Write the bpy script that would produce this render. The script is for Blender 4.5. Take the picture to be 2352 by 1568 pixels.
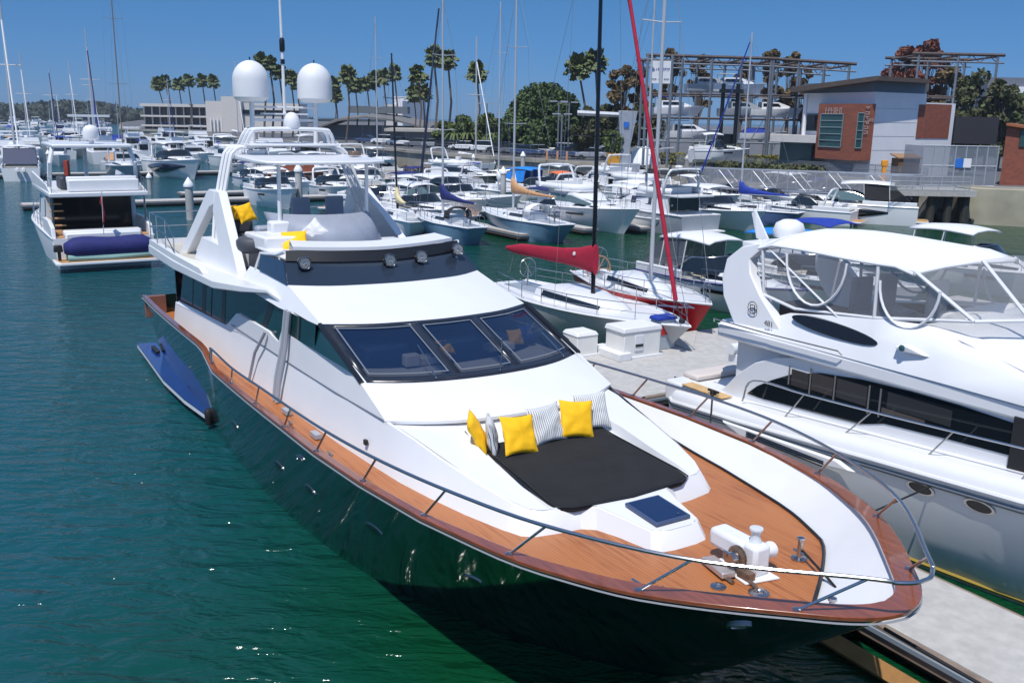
import bpy, bmesh, math, random
import numpy as np
from mathutils import Vector, Matrix
from mathutils.bvhtree import BVHTree
random.seed(7)
for o in list(bpy.data.objects): bpy.data.objects.remove(o)
SC = bpy.context.scene
COL = SC.collection
PI = math.pi
# ------------------------------------------------------------------ camera
FPX, CH = 2150.0, 7.75
TH, RL, PSI, OFF, S0 = math.radians(13.35), math.radians(-.98), math.radians(31.84), 8.25, 31.4
Fv = Vector((0, math.cos(TH), -math.sin(TH)))
U0 = Vector((0, math.sin(TH), math.cos(TH))); R0 = Vector((1, 0, 0))
Uv = math.cos(RL)*U0 + math.sin(RL)*R0
Rv = math.cos(RL)*R0 - math.sin(RL)*U0
cam_d = bpy.data.cameras.new('camera'); cam = bpy.data.objects.new('camera', cam_d); COL.objects.link(cam)
cam_d.sensor_width = 36; cam_d.lens = 36*FPX/2352; cam_d.clip_end = 9000; cam_d.clip_start = .1
M4 = Matrix((Rv, Uv, -Fv)).transposed().to_4x4(); M4.translation = Vector((0, 0, CH))
cam.matrix_world = M4
SC.camera = cam
# ------------------------------------------------------------------ world, sun
SUN = Vector((-.34, -.94, 0)).normalized()*math.cos(math.radians(64)) + Vector((0, 0, math.sin(math.radians(64))))
w = bpy.data.worlds.new('World'); SC.world = w; w.use_nodes = True
nt = w.node_tree; bg = nt.nodes['Background']
sky = nt.nodes.new('ShaderNodeTexSky'); sky.sky_type = 'NISHITA'; sky.sun_disc = False
sky.sun_elevation = math.radians(64); sky.sun_rotation = math.atan2(SUN.x, SUN.y)
sky.air_density = 1.0; sky.dust_density = .0; sky.ozone_density = 2.0; sky.altitude = 0
tcw = nt.nodes.new('ShaderNodeTexCoord'); spw = nt.nodes.new('ShaderNodeSeparateXYZ'); nt.links.new(tcw.outputs['Generated'], spw.inputs[0])
rmp = nt.nodes.new('ShaderNodeValToRGB'); nt.links.new(spw.outputs[2], rmp.inputs[0])      # clean blue marine air: less white near the horizon
rmp.color_ramp.elements[0].position = 0.; rmp.color_ramp.elements[0].color = (.100, .215, .55, 1)
rmp.color_ramp.elements[1].position = .45; rmp.color_ramp.elements[1].color = (.85, .92, 1, 1)
e_ = rmp.color_ramp.elements.new(.12); e_.color = (.125, .275, .48, 1)
mxw = nt.nodes.new('ShaderNodeMix'); mxw.data_type = 'RGBA'; mxw.blend_type = 'MULTIPLY'; mxw.inputs[0].default_value = 1
nt.links.new(sky.outputs[0], mxw.inputs[6]); nt.links.new(rmp.outputs[0], mxw.inputs[7])
nt.links.new(mxw.outputs[2], bg.inputs[0]); bg.inputs[1].default_value = .135
sl = bpy.data.lights.new('sun', 'SUN'); sl.energy = 3.7; sl.angle = math.radians(.5); sl.color = (1, .96, .9)
so = bpy.data.objects.new('sun', sl); COL.objects.link(so)
so.rotation_euler = (-SUN).to_track_quat('-Z', 'Y').to_euler()
SC.view_settings.view_transform = 'Standard'; SC.view_settings.look = 'None'
SC.view_settings.exposure = .2; SC.view_settings.gamma = 1
# ------------------------------------------------------------------ materials
MATS = {}
def pm(name, col, rough=.5, metal=0., spec=.5, var=0., vs=2., bump=0., bs=20., trans=0., alpha=1., coat=0., stretch=None):
    if name in MATS: return MATS[name]
    m = bpy.data.materials.new(name); m.use_nodes = True; n = m.node_tree; b = n.nodes['Principled BSDF']
    b.inputs['Base Color'].default_value = (*col, 1); b.inputs['Roughness'].default_value = rough
    b.inputs['Metallic'].default_value = metal; b.inputs['Specular IOR Level'].default_value = spec
    b.inputs['Transmission Weight'].default_value = trans; b.inputs['Alpha'].default_value = alpha
    b.inputs['Coat Weight'].default_value = coat; b.inputs['Coat Roughness'].default_value = .05
    if var or bump:
        tc = n.nodes.new('ShaderNodeTexCoord'); mp = n.nodes.new('ShaderNodeMapping')
        n.links.new(tc.outputs['Object'], mp.inputs[0])
        if stretch: mp.inputs['Scale'].default_value = stretch
    if var:
        t = n.nodes.new('ShaderNodeTexNoise'); t.inputs['Scale'].default_value = vs; t.inputs['Detail'].default_value = 6
        n.links.new(mp.outputs[0], t.inputs[0])
        r = n.nodes.new('ShaderNodeMapRange'); r.inputs[1].default_value = .3; r.inputs[2].default_value = .7
        n.links.new(t.outputs[0], r.inputs[0])
        mx = n.nodes.new('ShaderNodeMix'); mx.data_type = 'RGBA'
        mx.inputs[6].default_value = (*[c*(1-var) for c in col], 1); mx.inputs[7].default_value = (*[min(1, c*(1+var*.6)) for c in col], 1)
        n.links.new(r.outputs[0], mx.inputs[0]); n.links.new(mx.outputs[2], b.inputs['Base Color'])
    if bump:
        t2 = n.nodes.new('ShaderNodeTexNoise'); t2.inputs['Scale'].default_value = bs; t2.inputs['Detail'].default_value = 4
        n.links.new(mp.outputs[0], t2.inputs[0])
        bp = n.nodes.new('ShaderNodeBump'); bp.inputs['Strength'].default_value = bump; bp.inputs['Distance'].default_value = .02
        n.links.new(t2.outputs[0], bp.inputs['Height']); n.links.new(bp.outputs[0], b.inputs['Normal'])
    MATS[name] = m
    return m
def nodes(m): return m.node_tree.nodes, m.node_tree.links, m.node_tree.nodes['Principled BSDF']
WH = pm('gelcoat_white', (.74, .75, .77), .3, var=.03, vs=1.2, bump=.02, bs=3)
HW = pm('boat_hull_white', (.76, .765, .775), .5, spec=.25, var=.05, vs=.8)
WH2 = pm('gelcoat_cream', (.74, .74, .72), .35, var=.06, vs=2)
WHM = pm('matt_white_paint', (.72, .73, .75), .55, var=.04, vs=3)
PLS = pm('white_vinyl', (.66, .67, .68), .5, var=.06, vs=5, bump=.15, bs=8)
HULLG = pm('dark_green_hull', (.004, .017, .016), .06, spec=.55, coat=.6, bump=.012, bs=1.2)
GREY = pm('grey_gelcoat', (.33, .36, .40), .22, spec=.5, var=.04)
SILV = pm('silver_hull', (.66, .68, .70), .22, metal=.0, bump=.03, bs=1.5)
NAVY = pm('navy_hull', (.012, .02, .05), .12, coat=.4)
BLUEH = pm('pale_blue_hull', (.15, .26, .37), .25, var=.08)
GL = pm('dark_glass', (.008, .012, .016), .04, spec=.8)
GLG = pm('green_glass', (.004, .035, .036), .05, spec=.7)
VIS = pm('smoked_visor', (.020, .030, .048), .16, spec=.6)
BLK = pm('black_trim', (.010, .011, .014), .35)
BLKG = pm('black_gloss', (.006, .007, .010), .12)
SST = pm('stainless_steel', (.46, .46, .47), .24, metal=1.)
RUB = pm('black_rubber', (.012, .012, .013), .6)
PADM = pm('charcoal_fabric', (.010, .0105, .0125), .9, var=.35, vs=3, bump=.5, bs=7)
YEL = pm('yellow_fabric', (.95, .52, .002), .75, var=.05, vs=8, bump=.3, bs=14)
BGE = pm('beige_deck', (.50, .47, .41), .7, var=.08, vs=12)
GV = pm('grey_vinyl', (.28, .31, .38), .5, var=.08, vs=4, bump=.1)
DGV = pm('charcoal_vinyl', (.06, .065, .08), .6, var=.1, vs=6)
BRZ = pm('aged_bronze', (.28, .20, .15), .45, metal=.7, var=.4, vs=30)
ROPE = pm('dark_rope', (.012, .012, .015), .8)
CAPM = pm('varnished_cap', (.25, .066, .024), .2, spec=.5, coat=.8, var=.3, vs=3, stretch=(.5, 4, 4))
CRIM = pm('crimson_canvas', (.38, .008, .035), .8, var=.12, vs=4, bump=.4, bs=5)
REDH = pm('red_hull', (.50, .012, .018), .3, var=.1)
BLUC = pm('royal_blue_canvas', (.01, .04, .33), .8, var=.15, vs=4, bump=.3, bs=5)
SKYC = pm('bright_blue_canvas', (.01, .22, .68), .75, var=.1, vs=4, bump=.3, bs=5)
NVC = pm('navy_canvas', (.012, .018, .13), .8, var=.2, vs=4, bump=.3, bs=5)
TANC = pm('tan_canvas', (.55, .30, .15), .8, var=.15, vs=4, bump=.3, bs=5)
CRMC = pm('cream_canvas', (.68, .58, .34), .8, var=.1, vs=4, bump=.3, bs=5)
ORC = pm('orange_canvas', (.72, .16, .05), .8, var=.1)
BLC = pm('black_canvas', (.015, .015, .018), .8, var=.1, bump=.2, bs=6)
WHC = pm('white_canvas', (.76, .77, .78), .75, var=.04, vs=3, bump=.25, bs=3)
TAN = pm('teak_platform', (.50, .28, .13), .6, var=.25, vs=4, stretch=(1, 14, 1))
TANB = pm('pale_teak', (.58, .38, .17), .6, var=.2, vs=4)
CLR = pm('clear_vinyl', (.36, .36, .37), .10, spec=.5, alpha=.34)
CONC = pm('dock_concrete', (.45, .44, .425), .85, var=.14, vs=5, bump=.3, bs=40)
WALER = pm('dock_waler', (.24, .18, .14), .8, var=.25, vs=3)
ORW = pm('orange_timber', (.40, .20, .06), .75, var=.3, vs=2)
GRYM = pm('galvanised_metal', (.42, .45, .50), .5, metal=.4, var=.1)
STLF = pm('steel_frame', (.17, .20, .24), .6, metal=.2, var=.15)
RUST = pm('rusty_steel', (.085, .065, .06), .8, var=.3)
PILE = pm('pile_concrete', (.42, .42, .41), .85, var=.15, vs=1)
WCONE = pm('white_cone', (.82, .83, .84), .4)
DKW = pm('dark_wet_timber', (.035, .035, .03), .8, var=.3)
BRICK = None
def teak():
    m = bpy.data.materials.new('teak_deck'); m.use_nodes = True; n, l, b = nodes(m)
    tc = n.new('ShaderNodeTexCoord'); sp = n.new('ShaderNodeSeparateXYZ'); l.new(tc.outputs['Object'], sp.inputs[0])
    # caulk seams every 55 mm across
    mu = n.new('ShaderNodeMath'); mu.operation = 'MULTIPLY'; mu.inputs[1].default_value = 1/.055; l.new(sp.outputs[1], mu.inputs[0])
    fr = n.new('ShaderNodeMath'); fr.operation = 'FRACT'; l.new(mu.outputs[0], fr.inputs[0])
    lt = n.new('ShaderNodeMath'); lt.operation = 'LESS_THAN'; lt.inputs[1].default_value = .10; l.new(fr.outputs[0], lt.inputs[0])
    fl = n.new('ShaderNodeMath'); fl.operation = 'FLOOR'; l.new(mu.outputs[0], fl.inputs[0])
    wn = n.new('ShaderNodeTexWhiteNoise'); wn.noise_dimensions = '1D'; l.new(fl.outputs[0], wn.inputs['W'])
    mp = n.new('ShaderNodeMapping'); mp.inputs['Scale'].default_value = (1.2, 22, 1); l.new(tc.outputs['Object'], mp.inputs[0])
    t = n.new('ShaderNodeTexNoise'); t.inputs['Scale'].default_value = 2.2; t.inputs['Detail'].default_value = 7; l.new(mp.outputs[0], t.inputs[0])
    t2 = n.new('ShaderNodeTexNoise'); t2.inputs['Scale'].default_value = .9; t2.inputs['Detail'].default_value = 3; l.new(tc.outputs['Object'], t2.inputs[0])
    ad = n.new('ShaderNodeMath'); ad.operation = 'ADD'; l.new(t.outputs[0], ad.inputs[0])
    m2 = n.new('ShaderNodeMath'); m2.operation = 'MULTIPLY'; m2.inputs[1].default_value = .30; l.new(wn.outputs[0], m2.inputs[0]); l.new(m2.outputs[0], ad.inputs[1])
    ad2 = n.new('ShaderNodeMath'); ad2.operation = 'MULTIPLY_ADD'; ad2.inputs[1].default_value = .7; l.new(t2.outputs[0], ad2.inputs[0]); l.new(ad.outputs[0], ad2.inputs[2])
    cr = n.new('ShaderNodeValToRGB'); l.new(ad2.outputs[0], cr.inputs[0])
    cr.color_ramp.elements[0].position = .55; cr.color_ramp.elements[0].color = (.23, .072, .022, 1)
    cr.color_ramp.elements[1].position = 1.35 if False else 1.0; cr.color_ramp.elements[1].color = (.43, .158, .050, 1)
    e = cr.color_ramp.elements.new(.78); e.color = (.33, .108, .032, 1)
    mx = n.new('ShaderNodeMix'); mx.data_type = 'RGBA'; mx.inputs[7].default_value = (.16, .055, .022, 1)
    m3 = n.new('ShaderNodeMath'); m3.operation = 'MULTIPLY'; m3.inputs[1].default_value = .75; l.new(lt.outputs[0], m3.inputs[0])
    l.new(m3.outputs[0], mx.inputs[0]); l.new(cr.outputs[0], mx.inputs[6]); l.new(mx.outputs[2], b.inputs['Base Color'])
    b.inputs['Roughness'].default_value = .45
    return m
TEAK = teak()
def striped(name, a, c, per, duty=.35, axis=0):
    m = bpy.data.materials.new(name); m.use_nodes = True; n, l, b = nodes(m)
    tc = n.new('ShaderNodeTexCoord'); sp = n.new('ShaderNodeSeparateXYZ'); l.new(tc.outputs['Object'], sp.inputs[0])
    mu = n.new('ShaderNodeMath'); mu.operation = 'MULTIPLY'; mu.inputs[1].default_value = 1/per; l.new(sp.outputs[axis], mu.inputs[0])
    fr = n.new('ShaderNodeMath'); fr.operation = 'FRACT'; l.new(mu.outputs[0], fr.inputs[0])
    lt = n.new('ShaderNodeMath'); lt.operation = 'LESS_THAN'; lt.inputs[1].default_value = duty; l.new(fr.outputs[0], lt.inputs[0])
    mx = n.new('ShaderNodeMix'); mx.data_type = 'RGBA'; mx.inputs[6].default_value = (*a, 1); mx.inputs[7].default_value = (*c, 1)
    l.new(lt.outputs[0], mx.inputs[0]); l.new(mx.outputs[2], b.inputs['Base Color']); b.inputs['Roughness'].default_value = .75
    return m
STRP = striped('striped_fabric', (.70, .71, .70), (.10, .11, .14), .036, .26, 1)
def brick():
    m = bpy.data.materials.new('red_brick'); m.use_nodes = True; n, l, b = nodes(m)
    t = n.new('ShaderNodeTexBrick'); tc = n.new('ShaderNodeTexCoord'); mp = n.new('ShaderNodeMapping'); mp.inputs['Rotation'].default_value = (PI/2, 0, 0)
    l.new(tc.outputs['Object'], mp.inputs[0]); l.new(mp.outputs[0], t.inputs[0])
    t.inputs['Scale'].default_value = 1.6; t.inputs['Color1'].default_value = (.30, .085, .045, 1); t.inputs['Color2'].default_value = (.22, .065, .04, 1)
    t.inputs['Mortar'].default_value = (.20, .10, .07, 1); t.inputs['Mortar Size'].default_value = .012
    l.new(t.outputs[0], b.inputs['Base Color']); b.inputs['Roughness'].default_value = .85
    return m
BRICK = brick()
# ------------------------------------------------------------------ mesh builder
class MB:
    def __init__(s): s.v = []; s.f = []; s.m = []
    def add(s, v, f, mi=0):
        o = len(s.v); s.v += [tuple(p) for p in v]; s.f += [[i+o for i in q] for q in f]; s.m += [mi]*len(f); return s
    def box(s, c, d, rz=0, mi=0, ry=0, top=1.):
        x, y, z = d[0]/2, d[1]/2, d[2]/2; pts = []
        for k in (-1, 1):
            q = top if k == 1 else 1
            for a, b in ((-1, -1), (1, -1), (1, 1), (-1, 1)):
                px, py, pz = a*x*q, b*y*q, k*z
                if ry: px, pz = px*math.cos(ry)+pz*math.sin(ry), -px*math.sin(ry)+pz*math.cos(ry)
                pts.append((c[0]+px*math.cos(rz)-py*math.sin(rz), c[1]+px*math.sin(rz)+py*math.cos(rz), c[2]+pz))
        return s.add(pts, [(3, 2, 1, 0), (4, 5, 6, 7), (0, 1, 5, 4), (1, 2, 6, 5), (2, 3, 7, 6), (3, 0, 4, 7)], mi)
    def tube(s, pts, r, n=6, mi=0, r1=None, caps=True):
        P = [Vector(p) for p in pts]; N = len(P); rings = []; up = None
        for i, p in enumerate(P):
            d = ((P[min(i+1, N-1)]-p).normalized() + (p-P[max(i-1, 0)]).normalized())
            if d.length < 1e-6: d = Vector((0, 0, 1))
            d.normalize()
            if up is None: up = Vector((0, 0, 1)) if abs(d.z) < .9 else Vector((1, 0, 0))
            a = d.cross(up)
            if a.length < 1e-4: a = d.cross(Vector((1, 0, 0)))
            a.normalize(); b = d.cross(a).normalized(); up = -b if b.dot(up) < 0 else b
            b = a.cross(d).normalized()
            rr = r if r1 is None else r+(r1-r)*i/max(1, N-1)
            rings.append([p+rr*(math.cos(2*PI*k/n)*a+math.sin(2*PI*k/n)*b) for k in range(n)])
        return s.loft(rings, closed=True, caps=caps, mi=mi)
    def loft(s, secs, closed=False, caps=False, mi=0):
        n = len(secs[0]); v = [p for q in secs for p in q]; f = []
        for i in range(len(secs)-1):
            for j in range(n if closed else n-1):
                k = (j+1) % n; f.append((i*n+j, i*n+k, (i+1)*n+k, (i+1)*n+j))
        if caps: f.append(tuple(range(n))[::-1]); f.append(tuple((len(secs)-1)*n+j for j in range(n)))
        return s.add(v, f, mi)
    def prism(s, poly, z0, z1, mi=0):
        n = len(poly); g = lambda z, i, p: z[i] if isinstance(z, (list, tuple)) else z
        return s.loft([[(p[0], p[1], g(z0, i, p)) for i, p in enumerate(poly)], [(p[0], p[1], g(z1, i, p)) for i, p in enumerate(poly)]], closed=True, caps=True, mi=mi)
    def xz(s, poly, y0, y1, mi=0):
        return s.loft([[(p[0], y0, p[1]) for p in poly], [(p[0], y1, p[1]) for p in poly]], closed=True, caps=True, mi=mi)
    def lathe(s, prof, c=(0, 0, 0), n=16, mi=0, axis='z'):
        secs = []
        for r, z in prof:
            q = []
            for k in range(n):
                a = 2*PI*k/n; x, y = r*math.cos(a), r*math.sin(a)
                if axis == 'z': q.append((c[0]+x, c[1]+y, c[2]+z))
                elif axis == 'x': q.append((c[0]+z, c[1]+x, c[2]+y))
                else: q.append((c[0]+x, c[1]+z, c[2]+y))
            secs.append(q)
        return s.loft(secs, closed=True, caps=True, mi=mi)
    def ell(s, c, r, n=12, mi=0):
        return s.add(*[(lambda pr: [])(0), []], mi) if False else s._ell(c, r, n, mi)
    def _ell(s, c, r, n, mi):
        secs = []
        for i in range(n//2+1):
            t = -PI/2+PI*i/(n//2); cr = max(math.cos(t), .02)
            secs.append([(c[0]+r[0]*cr*math.cos(2*PI*k/n), c[1]+r[1]*cr*math.sin(2*PI*k/n), c[2]+r[2]*math.sin(t)) for k in range(n)])
        return s.loft(secs, closed=True, caps=True, mi=mi)
    def build(s, name, mat, parent=None, smooth=35, bevel=0, solid=0, fix=True):
        me = bpy.data.meshes.new(name); me.from_pydata(s.v, [], s.f); 
        for m in (mat if isinstance(mat, (list, tuple)) else [mat]): me.materials.append(m)
        for p, i in zip(me.polygons, s.m): p.material_index = i
        if fix:
            bm = bmesh.new(); bm.from_mesh(me); bmesh.ops.remove_doubles(bm, verts=bm.verts, dist=1e-5)
            bmesh.ops.recalc_face_normals(bm, faces=bm.faces); bm.to_mesh(me); bm.free()
        if smooth:
            for p in me.polygons: p.use_smooth = True
            me.set_sharp_from_angle(angle=math.radians(smooth))
        o = bpy.data.objects.new(name, me); COL.objects.link(o)
        if parent: o.parent = parent
        if solid:
            md = o.modifiers.new('solid', 'SOLIDIFY'); md.thickness = solid; md.offset = -1
        if bevel:
            md = o.modifiers.new('bevel', 'BEVEL'); md.width = bevel; md.segments = 2; md.limit_method = 'ANGLE'; md.angle_limit = math.radians(35)
        return o
def tag(o, label, cat, group=None, kind=None):
    o['label'] = label; o['category'] = cat
    if group: o['group'] = group
    if kind: o['kind'] = kind
    return o
def empty(name, label, cat, loc=(0, 0, 0), rz=0, group=None, sc=1.):
    o = bpy.data.objects.new(name, None); COL.objects.link(o); o.location = loc; o.rotation_euler = (0, 0, rz); o.empty_display_size = .3
    if sc != 1.: o.scale = (sc, sc, sc)
    tag(o, label, cat, group); return o
def struct(o, label=None):
    o['kind'] = 'structure'
    return o
def copy_tree(o, parent=None):
    c = o.copy(); COL.objects.link(c); c.parent = parent
    for ch in list(o.children): copy_tree(ch, c)
    return c
AX = Vector((math.sin(PSI), -math.cos(PSI), 0)); PT = Vector((math.cos(PSI), math.sin(PSI), 0)); RZ = PSI-PI/2
def BW(x, y, z=0): return AX*(x-S0)+PT*(OFF+y)+Vector((0, 0, z))       # marina grid: x along the berths, y across them
def ray(u, v): return Fv+Rv*((u-1176)/FPX)-Uv*((v-784)/FPX)
def W(u, v, z=0):
    d = ray(u, v); t = (z-CH)/d.z; return d*t+Vector((0, 0, CH))
def at(u, v, Y):
    d = ray(u, v); t = Y/d.y; return d*t+Vector((0, 0, CH))
def interp(tab, x):
    if x <= tab[0][0]: return tab[0][1]
    for (a, b), (c, d) in zip(tab, tab[1:]):
        if x <= c: return b+(d-b)*(x-a)/(c-a)
    return tab[-1][1]
def crom(pts, n):
    P = [Vector(p) for p in pts]; P = [2*P[0]-P[1]]+P+[2*P[-1]-P[-2]]; m = len(pts)-1; out = []
    for i in range(n+1):
        t = i/n*m; k = min(int(t), m-1); t -= k; a, b, c, d = P[k:k+4]
        out.append(.5*((2*b)+(c-a)*t+(2*a-5*b+4*c-d)*t*t+(3*b-a-3*c+d)*t**3))
    return out
def symc(half, n=16):
    full = [(x, -y, z) for x, y, z in half]+[(x, y, z) for x, y, z in half[::-1][1:]]
    return crom(full, n)
def patch(A, B, s0, s1, t0, t1, off=0., n=8, m=1, mb=None, th=.0):
    """sub-rectangle of the ruled surface between curves A and B, moved off along the normal"""
    def P(s, t):
        def c(C, s):
            k = s*(len(C)-1); i = min(int(k), len(C)-2); return C[i].lerp(C[i+1], k-i)
        return c(A, s).lerp(c(B, s), t)
    rows = []
    for j in range(m+1):
        t = t0+(t1-t0)*j/m; r = []
        for i in range(n+1):
            s = s0+(s1-s0)*i/n
            ds = P(min(1, s+.01), t)-P(max(0, s-.01), t); dt = P(s, 1)-P(s, 0); nn = ds.cross(dt).normalized()
            if nn.z < 0: nn = -nn
            r.append(P(s, t)+nn*off)
        rows.append(r)
    mb = mb or MB(); mb.loft(rows); return mb
# ------------------------------------------------------------------ water
def water():
    m = bpy.data.materials.new('harbour_water'); m.use_nodes = True; n, l, b = nodes(m)
    tc = n.new('ShaderNodeTexCoord'); 
    def noise(scale, det, st=(1, 1, 1), rot=0., dist=0., ty=None):
        mp = n.new('ShaderNodeMapping'); mp.inputs['Scale'].default_value = st; mp.inputs['Rotation'].default_value = (0, 0, rot)
        l.new(tc.outputs['Object'], mp.inputs[0]); t = n.new('ShaderNodeTexNoise'); t.inputs['Scale'].default_value = scale
        t.inputs['Detail'].default_value = det; t.inputs['Distortion'].default_value = dist; t.inputs['Roughness'].default_value = .55
        l.new(mp.outputs[0], t.inputs[0]); return t.outputs[0]
    a = noise(1.15, 3, (.8, 2.1, 1), .35, .5); c = noise(.35, 3, (1, 1.5, 1), .2); d = noise(4.5, 3, (1, 1.6, 1), .5)
    s1 = n.new('ShaderNodeMath'); s1.operation = 'MULTIPLY_ADD'; s1.inputs[1].default_value = .8; l.new(c, s1.inputs[0]); l.new(a, s1.inputs[2])
    s2 = n.new('ShaderNodeMath'); s2.operation = 'MULTIPLY_ADD'; s2.inputs[1].default_value = .09; l.new(d, s2.inputs[0]); l.new(s1.outputs[0], s2.inputs[2])
    bp = n.new('ShaderNodeBump'); bp.inputs['Strength'].default_value = 1.0; bp.inputs['Distance'].default_value = .22
    l.new(s2.outputs[0], bp.inputs['Height']); l.new(bp.outputs[0], b.inputs['Normal'])
    big = noise(.10, 3); sx = n.new('ShaderNodeSeparateXYZ'); l.new(tc.outputs['Object'], sx.inputs[0])
    ma = n.new('ShaderNodeMath'); ma.operation = 'MULTIPLY_ADD'; ma.inputs[1].default_value = 9; l.new(big, ma.inputs[0]); l.new(sx.outputs[0], ma.inputs[2])   # base colour greener to the right, teal to the left, edge broken by noise
    r = n.new('ShaderNodeMapRange'); r.inputs[1].default_value = 3.5; r.inputs[2].default_value = -4.5; l.new(ma.outputs[0], r.inputs[0])
    mx = n.new('ShaderNodeMix'); mx.data_type = 'RGBA'; mx.inputs[6].default_value = (.002, .044, .017, 1); mx.inputs[7].default_value = (.004, .062, .076, 1)
    l.new(r.outputs[0], mx.inputs[0]); l.new(mx.outputs[2], b.inputs['Base Color'])
    b.inputs['Roughness'].default_value = .11; b.inputs['IOR'].default_value = 1.33; b.inputs['Specular IOR Level'].default_value = .5
    return m
mb = MB(); mb.add([(-3000, -60, 0), (3000, -60, 0), (3000, 6000, 0), (-3000, 6000, 0)], [(0, 1, 2, 3)])
struct(mb.build('water', water(), smooth=0, fix=False))
# ------------------------------------------------------------------ main yacht
Y = empty('motor_yacht', 'large motor yacht with dark green hull, teak foredeck and white superstructure in the foreground', 'yacht', BW(0, 0, 0), RZ)
SHW = [(1.4, 3.0), (4, 3.12), (7, 3.2), (10.5, 3.26), (14, 3.30), (17.4, 3.32), (19.17, 3.26), (20.88, 3.10), (22.53, 2.77), (23.4, 2.45), (24.12, 2.08), (24.8, 1.55), (25.4, .98), (25.75, .62), (25.95, .3), (26.02, .0)]
SHZ = [(1.4, 2.28), (5, 2.36), (9.3, 2.48), (9.8, 2.45), (10.7, 2.17), (12.1, 2.19), (14, 2.25), (15.8, 2.32), (17.4, 2.38), (19.17, 2.46), (20.88, 2.53), (22.5, 2.59), (24.1, 2.66), (25.4, 2.74), (26.02, 2.77)]
WLW = [(1.4, 2.45), (4, 2.62), (7.5, 2.72), (10.6, 2.85), (13.25, 2.87), (14.9, 2.79), (16.6, 2.62), (17.9, 2.38), (19.1, 1.97), (20.26, 1.42), (21.24, .88), (22.06, .32), (22.42, .0)]
DZ = [(1.4, 1.72), (5, 1.78), (10, 1.98), (13, 2.08), (16, 2.12), (26, 2.14)]
def sw(x): return interp(SHW, x)
def sz(x): return interp(SHZ, x)
def dz(x): return interp(DZ, x)
_nb = [(x, w_) for x, w_ in SHW if x >= 20.88]; _c = crom([(x, w_, 0) for x, w_ in _nb]+[(26.02, -.0001, 0)][:0], 26); SHW = [q for q in SHW if q[0] < 20.88]+[(p.x, max(0, p.y)) for p in _c]
XS = [1.4, 2.5, 4, 6, 8, 9.3, 9.55, 9.8, 10.1, 10.4, 10.7, 11.5, 12.5, 13.5, 14.5, 15.5, 16.5, 17.4, 18.3, 19.17, 20]+[p.x for p in _c]
def hsec(xs, vs=(-.18, 0, .12, .25, .4, .55, .7, .82, .92, 1.)):
    t = (xs-1.4)/(26.02-1.4); xw = 1.4+21.02*t; ys, zs, yw = sw(xs), sz(xs), interp(WLW, xw); out = []
    for v in vs:
        if v <= 0:
            k = 1 if v == 0 else .86
            out.append((xw-(1-k)*1.2*t, yw*k, zs*v if v else 0)); continue
        g = v**(1.0+.35*t)
        out.append((xw+(xs-xw)*v**.9, yw+(ys-yw)*g, zs*v))
    return out
mb = MB(); secs = []
for x in XS:
    h = hsec(x); secs.append([(a, -b, c) for a, b, c in h[::-1]]+[(h[0][0]-.1, 0, -.75 if x < 24 else -.4)]+h)
mb.loft(secs); mb.f.append(list(range(len(secs[0])))); mb.m.append(0)
HULL = mb.build('hull', HULLG, Y, smooth=50)
dg = [Vector(v) for v in mb.v]; HB = BVHTree.FromPolygons(dg, [f for f in mb.f if len(f) == 4])
YM = Matrix.Translation(BW(0, 0, 0)) @ Matrix.Rotation(RZ, 4, 'Z'); YI = YM.inverted()
def hullhit(u, v, tree=HB, mi=YI):
    o = mi @ Vector((0, 0, CH)); d = (mi.to_3x3() @ ray(u, v)).normalized(); return tree.ray_cast(o, d)
def decal(mb, p, n, prof, along, nn=20, rx=1., ry=1.):
    """disc of profile (r, height) standing on a surface point"""
    n = n.normalized(); a = (along-n*along.dot(n)).normalized(); b = n.cross(a); secs = []
    for r, h in prof: secs.append([p+n*h+a*(r*rx*math.cos(2*PI*k/nn))+b*(r*ry*math.sin(2*PI*k/nn)) for k in range(nn)])
    mb.loft(secs, closed=True, caps=True)
def sweep(f, xs, prof, mir=False):
    """profile (dy outward, dz) swept along the sheer function f(x)->(x,y,z)"""
    m = MB(); P = [Vector(f(x)) for x in xs]; secs = []
    for i, p in enumerate(P):
        d = P[min(i+1, len(P)-1)]-P[max(i-1, 0)]; d.z = 0; d.normalize(); o = Vector((d.y, -d.x, 0))
        secs.append([p+o*a+Vector((0, 0, b)) for a, b in prof])
    m.loft(secs, closed=True, caps=True); return m
def shf(x): return (x, -sw(x), sz(x))
# full outline starboard -> bow -> port as one path
def outline(inset=0., z=None, x0=1.4):
    st = [Vector((x, -sw(x), 0)) for x in XS if x >= x0]; pts = st+[Vector((p.x, -p.y, 0)) for p in st[::-1][1:]]; out = []
    for i, p in enumerate(pts):
        d = pts[min(i+1, len(pts)-1)]-pts[max(i-1, 0)]; d.normalize(); o = Vector((d.y, -d.x, 0))
        k = inset(p.x) if callable(inset) else inset
        q = p-o*k; 
        if p.y < -1e-6: q.y = min(q.y, -.0)
        if p.y > 1e-6: q.y = max(q.y, 0)
        q.z = (z(p.x) if z else sz(p.x)); out.append(q)
    return out
def band(a, b, c, d):     # closed profile from four parallel outlines
    return MB().loft([[p, q, r, s] for p, q, r, s in zip(a, b, c, d)], closed=True, caps=True)
zt = lambda x: sz(x)+.035; zl = lambda x: sz(x)-.015
ci = lambda x: .10+.15*min(1, max(0, (x-21)/4))
band(outline(-.03, zl), outline(-.03, zt), outline(ci, zt), outline(ci, zl)).build('cap_rail', CAPM, Y, smooth=40, bevel=.008)
zs = lambda x: sz(x)-.04; zs2 = lambda x: sz(x)-.10
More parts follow.
